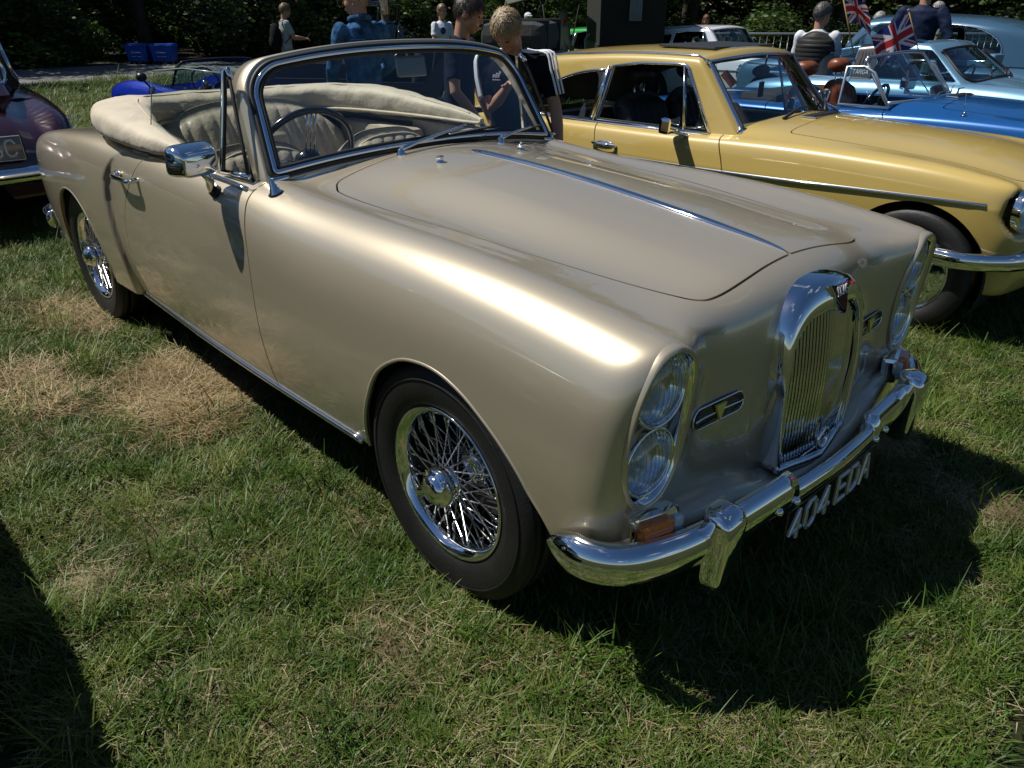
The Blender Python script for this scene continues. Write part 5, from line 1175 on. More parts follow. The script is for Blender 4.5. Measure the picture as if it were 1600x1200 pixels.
# ------------------------------------------------------------------ vivid blue open two-seater, nose to the left
_c_zc = spl([-3.3, -3.0, -2.5, -2.0, -1.4, -.9, -.4, .1, .5, .75], [.55, .72, .82, .80, .80, .80, .79, .74, .66, .52])
_c_zw = spl([-3.3, -3.0, -2.6, -2.3, -1.9, -1.4, -.9, -.5, -.1, .25, .5, .75], [.55, .74, .86, .88, .83, .79, .80, .84, .85, .80, .71, .52])
_c_yb = spl([-3.3, -2.9, -2.35, -1.8, -1.2, -.6, 0, .4, .75], [.58, .80, .88, .82, .76, .79, .84, .78, .55])
def f_cob(P):
    x = P[:, 0]; y = np.abs(P[:, 1]); z = P[:, 2]
    top = z-yspline(y, [0*y, 0*y+.25, 0*y+.44, 0*y+.64, 0*y+.76, 0*y+.92], [_c_zc(x), _c_zc(x)-.02, _c_zc(x)-.035, _c_zw(x), _c_zw(x)-.03, _c_zw(x)-.18])
    m = smax(top, y-(_c_yb(x)-.5*(z-.52)**2), .16); m = smax(m, x-(.78-.5*y*y-.3*np.maximum(z-.5, 0)), .2); m = smax(m, -(x+3.25-.3*y*y), .2)
    return smax(m, .22-z, .06)
def vivid_roadster():
    pm = paint('vivid_blue', (.005, .024, .36), .2, .3)
    root = thing('roadster_car', 'vivid blue low roadster with bulging wings behind the folded hood', 'car', (-8.62, 2.05, 0), R(180+8), None, .84)
    op = crv([(-1.05, 0), (-1.08, .45), (-1.25, .56), (-1.75, .55), (-1.95, .4), (-2.0, 0)], 30); op = np.vstack([op, op[::-1]*[1, -1]])
    body(root, f_cob, pm, -2.8, .2, .5, .24, [(0, .32, .35), (-2.3, .32, .37)], opening=(op, .5), dx=.025, nth=201)
    blk = mat('screen_black', (.012, .012, .014), .35)
    P = crv([(-.98, -.60, .80), (-1.10, -.575, 1.0), (-1.16, -.53, 1.09), (-1.17, -.45, 1.115), (-1.15, 0, 1.13), (-1.17, .45, 1.115), (-1.16, .53, 1.09), (-1.10, .575, 1.0), (-.98, .60, .80)], 50)
    w = bpy.data.objects.new('windscreen', None); COL.objects.link(w); w.parent = root
    b = MB(); b.tube(P, .016, 8); b.build('screen_frame', blk, w); b = MB(); sheet(b, P); b.build('screen_glass', CGLASS, w)
    for sg in (-1, 1):
        b = MB(); T = np.array([(-1.0, sg*.61, .81), (-1.13, sg*.58, 1.07), (-1.42, sg*.60, 1.06), (-1.46, sg*.63, .82)]); b.tube(np.vstack([T, T[:1]]), .006, 6); b.build('side_screen_frame', blk, root)
        b = MB(); b.add(T, [(0, 1, 2, 3)], False); b.build('side_screen', CGLASS, root)
        o = bpy.data.objects.new('door_mirror', None); COL.objects.link(o); o.parent = root; b = MB(); b.ball((-.62, sg*.80, .92), (.07, .07, .06)); b.build('mirror_bucket', blk, o); b = MB(); b.tube([(-.62, sg*.78, .88), (-.60, sg*.70, .80)], .014, 6); b.build('mirror_stem', blk, o)
        for x in (0, -2.3): plain_wheel(root, (x, sg*.70, .32), 1 if sg < 0 else -1, r=.32, w=.22, style='star', m=BRIGHT)
        lamp(root, (.48, sg*.55, .62), .085, (1, sg*.1, .1), flut=False)
        car_seat(root, (-1.62, sg*.28, .36), MATS['black_vinyl'], head=False)
    b = MB(); b.box((-1.3, 0, .26), (2.9, 1.2, .03)); b.build('floor_pan', DARK, root); steering(root, (-1.28, .28, .86), r=.19)
vivid_roadster()
# ------------------------------------------------------------------ dark open 4x4 with folding windscreen, nose to the left
def jeep():
    root = thing('open_jeep', 'dark open military four-by-four with flat windscreen and rolled canvas at the back', 'jeep', (-6.15, 3.25, 0), R(180-136.6+90-6+2))
    root.rotation_euler = (0, 0, R(217))
    mt = mat('dark_olive_paint', (.012, .014, .012), .5, var=.4, vscale=4); cv = mat('dark_canvas', (.035, .036, .036), .85, var=.3, vscale=6, bump=.5, bscale=25)
    b = MB()
    b.box((.55, 0, .78), (1.0, .86, .42), bev=.05); b.box((1.06, 0, .74), (.05, .80, .46), bev=.02); b.build('bonnet', mt, root)
    b = MB(); b.box((-.95, 0, .48), (2.0, 1.46, .08)); b.box((-1.95, 0, .78), (.05, 1.46, .56)); b.box((.03, 0, .76), (.06, 1.40, .50)); b.build('tub_floor', mt, root)
    for sg in (-1, 1):
        b = MB(); b.prism([(0, .45), (-.42, .45), (-.50, .62), (-.85, .62), (-.95, .78), (-1.98, .78), (-1.98, 1.06), (-.95, 1.06), (-.75, .80), (-.30, .80), (-.10, 1.04), (0, 1.04)], (0, sg*.73+(.02 if sg < 0 else -.0), 0), (1, 0, 0), (0, 0, 1), .025); b.build('tub_side', mt, root)
        b = MB(); b.prism([(.02, .62), (.02, .80), (.95, .80), (1.10, .66), (1.10, .60), (.90, .74), (.15, .74), (.10, .62)], (0, sg*.62+(.14 if sg < 0 else -.14), 0), (1, 0, 0), (0, 0, 1), .28); b.build('front_wing', mt, root)
        for x in (.55, -1.45):
            w = bpy.data.objects.new('wheel', None); COL.objects.link(w); w.parent = root; w.location = (x, sg*.62, .36); w.scale = (1, 1 if sg < 0 else -1, 1)
            q = MB(); q.lathe([(.21, -.07), (.24, -.085), (.34, -.085), (.36, -.06), (.36, .06), (.34, .085), (.24, .085), (.21, .07)], 40); q.build('tyre', TYRE, w)
            q = MB(); q.lathe([(.21, -.06), (.18, -.02), (.10, -.03), (.06, -.07), (0, -.075)], 30); q.build('rim', mt, w)
        b = MB(); b.box((-.62, sg*.34, .84), (.10, .44, .50), (0, R(-10), 0), bev=.04); b.box((-.40, sg*.34, .62), (.44, .44, .12), bev=.04); b.build('seat', cv, root)
        b = MB(); b.lathe([(.0, .03), (.07, .025), (.09, 0), (.09, -.05)], 20, 'x', (1.09, sg*.28, .78)); b.build('headlight', CHROME, root)
    f = bpy.data.objects.new('windscreen', None); COL.objects.link(f); f.parent = root
    b = MB(); Q = [(-.02, -.68, 1.05), (-.10, -.68, 1.50), (-.10, .68, 1.50), (-.02, .68, 1.05)]; b.tube(np.array(Q+Q[:1]), .024, 8); b.tube([(-.06, -.68, 1.30), (-.06, .68, 1.30)], .012, 6); b.tube([(-.02, 0, 1.05), (-.10, 0, 1.50)], .014, 6); b.build('screen_frame', BLACKP, f)
    b = MB(); b.add(Q, [(0, 1, 2, 3)], False); b.build('screen_glass', glass('jeep_glass', (.55, .60, .58), .8), f)
    b = MB(); b.box((-.085, -.10, 1.465), (.006, .12, .10), (0, R(-10), 0)); b.build('paper_notice', mat('notice_paper', (.45, .42, .30), .8), f)
    s = bpy.data.objects.new('steering_wheel', None); COL.objects.link(s); s.parent = root; s.location = (-.32, -.34, 1.13); s.rotation_euler = (0, R(-50), 0)
    t = np.linspace(0, 2*math.pi, 36, endpoint=False); b = MB(); b.tube(np.stack([.20*np.cos(t), .20*np.sin(t), 0*t], 1), .012, 8, closed=True)
    for a in (0, 2.1, 4.2): b.tube([(0, 0, -.04), (.2*math.cos(a), .2*math.sin(a), 0)], .008, 6)
    b.tube([(0, 0, -.04), (0, 0, -.6)], .02, 8); b.build('wheel_rim', BLACKP, s)
    b = MB(); b.box((-1.62, 0, 1.20), (.62, 1.52, .30), bev=.12); b.build('rolled_canvas', cv, root)
    for y in (-.5, .5): b = MB(); b.box((-1.62, y, 1.20), (.65, .04, .33), bev=.01); b.build('canvas_strap', BLACK, root)
jeep()
# ------------------------------------------------------------------ canvas-backed lorry and olive awning
def lorry():
    rz = R(136.6-90)
    root = thing('canvas_lorry', 'dark lorry with tall canvas back and small curtained rear window', 'lorry', (-6.9, 8.55, 0), rz)
    cv = mat('olive_canvas_dark', (.012, .013, .008), .9, var=.35, vscale=3, bump=.6, bscale=10)
    b = MB(); prof = crv([(-.50, .95), (-.50, 1.9), (-.42, 2.25), (0, 2.38), (.42, 2.25), (.50, 1.9), (.50, .95)], 40)
    b.prism([(x, z) for x, z in prof], (0, 0, 0), (1, 0, 0), (0, 0, 1), -3.0 if False else 2.4, smooth=False)
    o = b.build('canvas_tilt', cv, root); o.location = (0, 2.4, 0)
    b = MB(); b.box((0, 1.3, .75), (1.04, 2.5, .42), bev=.02); b.build('load_bed', mat('lorry_paint', (.012, .014, .010), .6), root)
    b = MB(); b.box((.03, -.03, 1.44), (.19, .03, .30), bev=.012); b.build('rear_window', mat('curtain_grey', (.17, .19, .19), .7), root)
    b = MB()
    for k in range(6): b.tube([(-.045+.03*k, -.048, 1.31), (-.045+.03*k, -.048, 1.57)], .008, 5)
    b.build('curtain', MATS['curtain_grey'], root)
    for x in (-.42, .42):
        for y in (.6, 1.9):
            b = MB(); b.lathe([(.2, -.09), (.40, -.10), (.42, -.05), (.42, .05), (.40, .10), (.2, .09)], 32, 'x', (x, y, .42)); b.build('wheel', TYRE, root)
lorry()
def awning():
    root = thing('awning', 'olive canvas awning on slanting poles beside the canvas lorry', 'awning', (-8.3, 8.0, 0), R(136.6-90))
    cv = mat('olive_canvas', (.085, .088, .050), .85, var=.25, vscale=4, bump=.4, bscale=12)
    nx, ny = 24, 12; V = []
    for i in range(nx):
        for j in range(ny):
            u, v = i/(nx-1), j/(ny-1); x = -.62+1.24*u; z = 1.47+.16*math.sin(math.pi*min(1, u*.62+.10))**1.0*1.0-.03*math.sin(math.pi*u)*math.sin(math.pi*v)+.05*u; V.append((x, v*1.8, z+.10*v))
    F = [(i*ny+j, (i+1)*ny+j, (i+1)*ny+j+1, i*ny+j+1) for i in range(nx-1) for j in range(ny-1)]; k = len(V)
    b = MB(); b.add(V+[(x, y, z-.012) for x, y, z in V], F+[tuple(k+q for q in f[::-1]) for f in F]); b.build('canvas_roof', cv, root)
    b = MB(); b.tube([(p[0], -.004, p[2]-.02) for p in V[::ny]], .018, 6); b.build('canvas_hem', cv, root)
    for x0, x1 in ((-.60, -.64), (-.02, .22), (.58, .30)):
        b = MB(); b.tube([(x1, -.02, 0), (x0, 0, 1.56)], .012, 6); b.build('pole', mat('pole_wood', (.03, .026, .018), .7), root)
awning()
# ------------------------------------------------------------------ crowd barriers, wheeled bins
def barriers():
    galv = mat('galvanised', (.50, .51, .52), .38, .75)
    root = thing('crowd_barrier', 'galvanised steel crowd barrier standing behind the parked cars', 'barrier', (0, 0, 0), 0, 'crowd barriers along the back of the field')
    b = MB(); P = [(-1.05, 0, .12), (-1.05, 0, .98), (-.97, 0, 1.06), (.97, 0, 1.06), (1.05, 0, .98), (1.05, 0, .12)]; b.tube(P, .019, 8); b.tube([(-1.05, 0, .20), (1.05, 0, .20)], .017, 8)
    for x in (-.75, .75): b.tube([(x, -.28, .01), (x, -.02, .18), (x, .02, .18), (x, .28, .01)], .015, 6)
    b.build('barrier_frame', galv, root); me = None
    for k in range(15):
        if me is None: m = MB(); m.tube([(0, 0, .20), (0, 0, 1.05)], .0075, 6); o = m.build('bar', galv, root); me = o.data
        else: o = link('bar', me, None, root)
        o.location = (-.92+.1314*k, 0, 0)
    spots = []
    a = np.array([-6.9, 9.6]); d = np.array([math.cos(R(46.6+6)), math.sin(R(46.6+6))])
    for i, s in enumerate((-.9, 1.25, 3.45, 5.6, 7.8, 10.0, 12.2)):
        p = np.array([-7.4, 10.9])+d*s*1.0
        o = root if i == 0 else copy_tree(root); o.location = (p[0], p[1], 0); o.rotation_euler = (0, 0, R(52.6)+.03*(-1)**i)
barriers()
def bins():
    bl = mat('bin_blue', (.010, .075, .42), .4, var=.2, vscale=6); wt = mat('bin_print', (.55, .6, .7), .5)
    for i, (x, y, lab) in enumerate(((-23.2, 6.83, 'blue wheeled waste bin by the trees, the one on the left'), (-22.68, 7.33, 'blue wheeled waste bin by the trees, the one on the right'))):
        r = thing('waste_bin', lab, 'bin', (x, y, 0), R(46), 'pair of blue waste bins'); r.scale = (.50,)*3
        b = MB(); V = []
        for z, w, d in ((.16, .52, .36), (.95, .62, .46)): V += [(-w, -d, z), (w, -d, z), (w, d, z), (-w, d, z)]
        b.add(V, [(3, 2, 1, 0), (4, 5, 6, 7)]+[(q, (q+1) % 4, 4+(q+1) % 4, 4+q) for q in range(4)], False)
        for s in (-.4, 0, .4): b.box((s, -.43, .55), (.05, .05, .72), (R(-7), 0, 0))
        b.build('bin_body', bl, r)
        b = MB(); b.box((0, 0, .985), (1.34, 1.0, .06), bev=.02); b.box((0, .05, 1.04), (1.24, .85, .08), bev=.03); b.build('lid', bl, r)
        for sx in (-1, 1):
            for sy in (-1, 1): b = MB(); b.lathe([(0, -.03), (.09, -.03), (.09, .03), (0, .03)], 16, 'x', (sx*.42, sy*.28, .09)); b.build('wheel', BLACK, r)
        b = MB(); b.box((.08, -.487, .63), (.38, .012, .05), (R(-7), 0, 0)); b.lathe([(.05, 0), (.075, -.012), (.05, -.014)], 14, 'y', (-.2, -.478, .63)); b.box((0, -.465, .42), (.55, .012, .02), (R(-7), 0, 0)); b.build('printed_mark', wt, r)
bins()
# ------------------------------------------------------------------ ground, road
def node_mat(name, build):
    m = bpy.data.materials.new(name); m.use_nodes = True; build(m.node_tree.nodes, m.node_tree.links, m.node_tree.nodes['Principled BSDF']); MATS[name] = m; return m
def noise(n, l, scale, detail=6, rough=.6, geo=True, dist=0):
    g = n.new('ShaderNodeNewGeometry'); t = n.new('ShaderNodeTexNoise'); t.inputs['Scale'].default_value = scale; t.inputs['Detail'].default_value = detail; t.inputs['Roughness'].default_value = rough; t.inputs['Distortion'].default_value = dist
    l.new(g.outputs['Position'], t.inputs['Vector']); return t.outputs['Fac']
def ramp(n, l, fac, stops):
    r = n.new('ShaderNodeValToRGB'); e = r.color_ramp.elements
    while len(e) < len(stops): e.new(.5)
    for k, (p, c) in enumerate(stops): e[k].position = p; e[k].color = (*c, 1)
    l.new(fac, r.inputs['Fac']); return r.outputs['Color']
def mixc(n, l, fac, a, b):
    m = n.new('ShaderNodeMix'); m.data_type = 'RGBA'
    if isinstance(fac, float): m.inputs[0].default_value = fac
    else: l.new(fac, m.inputs[0])
    for i, q in ((6, a), (7, b)):
        if isinstance(q, tuple): m.inputs[i].default_value = (*q, 1)
        else: l.new(q, m.inputs[i])
    return m.outputs[2]
def _turf(n, l, b):
    c = ramp(n, l, noise(n, l, 26, 8, .7), [(.30, (.010, .014, .005)), (.48, (.032, .05, .014)), (.62, (.05, .066, .022)), (.78, (.11, .098, .05))])
    p = ramp(n, l, noise(n, l, 1.5, 5), [(.42, (0, 0, 0)), (.66, (1, 1, 1))])
    c2 = ramp(n, l, noise(n, l, 40, 6, .7), [(.3, (.03, .024, .010)), (.7, (.14, .11, .055))])
    m = n.new('ShaderNodeMath'); m.operation = 'MULTIPLY'; m.inputs[1].default_value = .55; l.new(p, m.inputs[0])
    l.new(mixc(n, l, m.outputs[0], c, c2), b.inputs['Base Color']); b.inputs['Roughness'].default_value = .95; b.inputs['Specular IOR Level'].default_value = .15
    bu = n.new('ShaderNodeBump'); bu.inputs['Strength'].default_value = 1; bu.inputs['Distance'].default_value = .03; l.new(noise(n, l, 55, 6, .75), bu.inputs['Height']); l.new(bu.outputs[0], b.inputs['Normal'])
TURF = node_mat('turf', _turf)
b = MB(); s_ = 400; b.add([(-s_, -s_, 0), (s_, -s_, 0), (s_, s_, 0), (-s_, s_, 0)], [(0, 1, 2, 3)], False); tag(b.build('ground', TURF), kind='structure')
def _tar(n, l, b):
    c = ramp(n, l, noise(n, l, 60, 8, .75), [(.3, (.12, .12, .12)), (.7, (.20, .197, .19))]); d = ramp(n, l, noise(n, l, .6, 4), [(.4, (.75, .75, .75)), (.65, (1.1, 1.1, 1.1))])
    m = n.new('ShaderNodeMix'); m.data_type = 'RGBA'; m.blend_type = 'MULTIPLY'; m.inputs[0].default_value = 1; l.new(c, m.inputs[6]); l.new(d, m.inputs[7]); l.new(m.outputs[2], b.inputs['Base Color']); b.inputs['Roughness'].default_value = .85
TAR = node_mat('tarmac', _tar)
def road():
    # the road passes behind on the left, then bends away to the right behind the barriers
    c = crv([(-17.6, -40), (-19.0, -10), (-20.4, 3.0), (-20.5, 8), (-19.2, 14), (-15.5, 18.5), (-9, 20.5), (2, 21), (30, 21)], 120); T = np.gradient(c, axis=0); T /= np.linalg.norm(T, axis=1)[:, None]; N_ = np.stack([-T[:, 1], T[:, 0]], 1); n = len(c)
    w = np.linspace(2.6, 2.6, n)[:, None]
    def strip(a, b_, z): return np.vstack([np.c_[c+N_*a, np.full(n, z)], np.c_[c+N_*b_, np.full(n, z)]]), [(i, n+i, n+i+1, i+1) for i in range(n-1)]
    V, F = strip(-2.5, 2.6, .006); b = MB(); b.add(V, F); tag(b.build('road', TAR), kind='structure')
    V, F = strip(-.05, .05, .011); b = MB(); b.add(V, F); tag(b.build('road_marking', mat('worn_white_line', (.30, .30, .29), .8, var=.5, vscale=9)), kind='structure')
    V, F = strip(2.75, 30, .008); b = MB(); b.add(V, F); tag(b.build('woodland_floor', mat('leaf_litter', (.022, .020, .010), .95, var=.5, vscale=5)), kind='structure')
    return c, N_
ROAD, ROADN = road()
# ------------------------------------------------------------------ trees and undergrowth
def leaf_mat(name, c0, c1):
    m = bpy.data.materials.new(name); m.use_nodes = True; n = m.node_tree.nodes; l = m.node_tree.links; b = n['Principled BSDF']; o = [x for x in n if x.type == 'OUTPUT_MATERIAL'][0]
    c = ramp(n, l, noise(n, l, 1.3, 5), [(.40, c0), (.72, c1)]); b.inputs['Roughness'].default_value = .55; b.inputs['Specular IOR Level'].default_value = .4
    t = n.new('ShaderNodeBsdfTranslucent'); mx = n.new('ShaderNodeMixShader'); mx.inputs[0].default_value = .35
    l.new(c, b.inputs['Base Color']); l.new(c, t.inputs['Color']); l.new(b.outputs[0], mx.inputs[1]); l.new(t.outputs[0], mx.inputs[2]); l.new(mx.outputs[0], o.inputs['Surface']); MATS[name] = m; return m
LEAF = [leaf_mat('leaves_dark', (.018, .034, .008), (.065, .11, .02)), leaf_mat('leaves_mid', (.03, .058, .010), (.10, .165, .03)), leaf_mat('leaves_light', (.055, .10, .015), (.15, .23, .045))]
BARK = mat('bark', (.055, .045, .034), .9, var=.5, vscale=5, bump=.8, bscale=14)
def leaf_cloud(centres, radii, n, size, seed, squash=.8):
    g = np.random.default_rng(seed); k = g.integers(0, len(centres), n); d = g.normal(size=(n, 3)); d /= np.linalg.norm(d, axis=1)[:, None]
    r = g.random(n)**.45; P = centres[k]+d*(radii[k]*r)[:, None]*[1, 1, squash]
    a = g.normal(size=(n, 3)); a /= np.linalg.norm(a, axis=1)[:, None]; u = np.cross(a, [0, 0, 1.]); u /= np.linalg.norm(u, axis=1)[:, None]+1e-9; s = size*(.6+.8*g.random(n))[:, None]
    v = np.cross(a, u)
    V = np.stack([P-u*s*.5, P+v*s*.28, P+u*s*.62, P-v*s*.28], 1).reshape(-1, 3)
    return V, np.arange(4*n).reshape(n, 4)
def quick_mesh(name, V, F, m):
    me = bpy.data.meshes.new(name); nf = len(F); me.vertices.add(len(V)); me.vertices.foreach_set('co', np.asarray(V, np.float32).ravel()); me.loops.add(4*nf); me.polygons.add(nf)
    me.loops.foreach_set('vertex_index', F.astype(np.int32).ravel()); me.polygons.foreach_set('loop_start', np.arange(nf, dtype=np.int32)*4); me.polygons.foreach_set('loop_total', np.full(nf, 4, np.int32)); me.update(); me.validate(); me.materials.append(m); return me
def make_tree(seed, kind):
    g = np.random.default_rng(seed); b = MB(); H_ = 7.5; n = 12
    t = np.linspace(0, 1, n); P = np.stack([.35*np.sin(t*3+seed), .3*np.cos(t*2.3+seed)-.3*math.cos(seed), t*H_], 1); P[:, :2] -= P[0, :2]
    b.tube(P, np.interp(t, [0, .05, 1], [.22, .15, .04]), 10); C_ = []; R_ = []
    for k in range(15):
        h = g.uniform(.16, 1.0); p = np.array([np.interp(h, t, P[:, i]) for i in range(3)]); a = g.uniform(0, 6.28); L = g.uniform(1.0, 2.3)*(1.15-.5*h); e = p+[math.cos(a)*L, math.sin(a)*L, g.uniform(.1, .9)]
        q = crv([p, p*.5+e*.5+[0, 0, .15], e], 7); b.tube(q, np.linspace(.06, .015, 7), 6); C_ += [e, q[4]]; R_ += [g.uniform(.55, 1.05), g.uniform(.4, .7)]
    tr = b.build('trunk', BARK); me = tr.data; bpy.data.objects.remove(tr)
    V, F = leaf_cloud(np.array(C_), np.array(R_), 5200, .15, seed+50); return me, quick_mesh('crown', V, F, LEAF[kind])
def woods():
    lib = [make_tree(11, 0), make_tree(12, 1), make_tree(13, 0), make_tree(14, 1), make_tree(15, 2)]
    g = np.random.default_rng(5); kinds = ['dark leafy tree in the wood beyond the road', 'mid green leafy tree in the wood beyond the road', 'dark leafy tree in the wood beyond the road', 'mid green leafy tree in the wood beyond the road', 'bright green leafy tree in the wood beyond the road']
    n = len(ROAD); acc = 0; last = ROAD[0]; d = np.r_[0, np.cumsum(np.linalg.norm(np.diff(ROAD, axis=0), axis=1))]
    for row, (off, step) in enumerate(((4.6, 2.3), (7.4, 2.3), (10.5, 2.6), (14.5, 3.0))):
        for s in np.arange(22, d[-1]-10, step):
            s = s+g.uniform(-.6, .6); i = min(int(np.searchsorted(d, s)), n-1); p = ROAD[i]+ROADN[i]*(off+g.uniform(-.7, .7)); k = int(g.integers(0, 5)) if row else int(g.choice([0, 1, 2, 3, 4], p=[.28, .22, .25, .13, .12]))
            o = thing('leafy_tree', kinds[k], 'tree', (p[0], p[1], -.02), g.uniform(0, 6.28), ('dark' if k in (0, 2) else 'bright' if k == 4 else 'mid')+' trees along the edge of the wood'); sc = g.uniform(.85, 1.35); o.scale = (sc*g.uniform(.9, 1.15), sc*g.uniform(.9, 1.15), sc)
            link('trunk', lib[k][0], None, o); link('crown', lib[k][1], None, o)
    # bushes at the wood's edge
    bl = []
    for s in range(4):
        gg = np.random.default_rng(70+s); c = gg.normal(size=(9, 3))*[.55, .55, .25]+[0, 0, .55]; V, F = leaf_cloud(c, gg.uniform(.35, .6, 9), 3200, .10, 90+s); V[:, 2] = np.abs(V[:, 2]); bl.append(quick_mesh('foliage', V, F, LEAF[[0, 1, 0, 2][s]]))
    stem = MB()
    for a in range(5): stem.tube([(0, 0, 0), (math.cos(a*1.3)*.2, math.sin(a*1.3)*.2, .5), (math.cos(a*1.3)*.5, math.sin(a*1.3)*.5, .95)], [.03, .02, .008], 6)
    so_ = stem.build('stem', BARK); sm = so_.data; bpy.data.objects.remove(so_)
    for off, step in ((3.3, 1.35), (5.8, 1.7), (9.0, 2.2)):
        for s in np.arange(24, d[-1]-12, step):
            s = s+g.uniform(-.4, .4); i = min(int(np.searchsorted(d, s)), n-1); p = ROAD[i]+ROADN[i]*(off+g.uniform(-.3, .5))
            if math.hypot(p[0]+22.9, p[1]-7.1) < 1.9: continue
            k = int(g.choice(4, p=[.36, .28, .28, .08]))
            o = thing('bush', ['dark green bush at the edge of the wood', 'mid green bush at the edge of the wood', 'dark green bush at the edge of the wood', 'light green bush at the edge of the wood'][k], 'bush', (p[0], p[1], 0), g.uniform(0, 6.28), ['dark', 'mid', 'dark', 'light'][k]+' bushes under the trees'); q = g.uniform(.9, 1.7); o.scale = (q, q, q*g.uniform(.8, 1.25))
            link('foliage', bl[k], None, o); link('stem', sm, None, o)
    # the depth of the wood behind reads as one mass
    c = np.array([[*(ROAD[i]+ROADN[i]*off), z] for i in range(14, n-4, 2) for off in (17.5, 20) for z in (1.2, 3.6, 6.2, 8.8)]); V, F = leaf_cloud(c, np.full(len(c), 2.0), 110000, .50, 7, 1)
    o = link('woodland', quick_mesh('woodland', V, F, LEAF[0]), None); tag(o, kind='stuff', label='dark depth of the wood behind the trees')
woods()
# ------------------------------------------------------------------ grass
def grass_mat(name, c0, c1, c2, tr=.25):
    m = bpy.data.materials.new(name); m.use_nodes = True; n = m.node_tree.nodes; l = m.node_tree.links; b = n['Principled BSDF']; o = [x for x in n if x.type == 'OUTPUT_MATERIAL'][0]
    f = noise(n, l, 2.6, 6, .65); oi = n.new('ShaderNodeObjectInfo'); ad = n.new('ShaderNodeMath'); ad.operation = 'MULTIPLY_ADD'; ad.inputs[1].default_value = .42; l.new(oi.outputs['Random'], ad.inputs[0]); l.new(f, ad.inputs[2])
    c = ramp(n, l, ad.outputs[0], [(.42, c0), (.70, c1), (.95, c2)]); b.inputs['Roughness'].default_value = .5; b.inputs['Specular IOR Level'].default_value = .35
    t = n.new('ShaderNodeBsdfTranslucent'); mx = n.new('ShaderNodeMixShader'); mx.inputs[0].default_value = tr; l.new(c, b.inputs['Base Color']); l.new(c, t.inputs['Color']); l.new(b.outputs[0], mx.inputs[1]); l.new(t.outputs[0], mx.inputs[2]); l.new(mx.outputs[0], o.inputs['Surface']); MATS[name] = m; return m
G_GREEN = grass_mat('grass_green', (.028, .072, .006), (.066, .134, .012), (.15, .18, .032)); G_STRAW = grass_mat('grass_straw', (.10, .075, .032), (.22, .17, .085), (.38, .31, .19), .15); G_OLIVE = grass_mat('grass_olive', (.045, .068, .012), (.085, .115, .024), (.15, .155, .05)); G_BROWN = grass_mat('grass_brown', (.15, .108, .045), (.31, .23, .115), (.46, .36, .20), .15)
def blades(seed, n, rad, h0, h1, w, lie, curl=1.0):
    """n tapered blades; lie 0 = upright, 1 = flat on the ground"""
    g = np.random.default_rng(seed); V = []; F = []; k = 0
    for i in range(n):
        a = g.uniform(0, 6.283); r = rad*math.sqrt(g.random()); x0, y0 = r*math.cos(a), r*math.sin(a); L = g.uniform(h0, h1); d = g.uniform(0, 6.283); el = math.pi/2*(1-lie)*g.uniform(.55, 1.05)+.06; bend = curl*g.uniform(.1, .9); ww = w*g.uniform(.6, 1.25)
        p = np.array([x0, y0, g.uniform(0, .012)*(1+lie)]); sd = np.array([-math.sin(d), math.cos(d), 0])*ww/2; segs = 3
        for q in range(segs+1):
            wq = [1, .85, .55, .08][q]; V += [p-sd*wq, p+sd*wq]; e = el-bend*q/segs*1.1; st = L/segs; p = p+np.array([math.cos(d)*math.cos(e), math.sin(d)*math.cos(e), math.sin(e)])*st; p[2] = max(p[2], .004+.004*g.random())
        for q in range(segs): F.append((k, k+1, k+3, k+2)); k += 2
        k += 2
    return np.array(V), np.array(F)
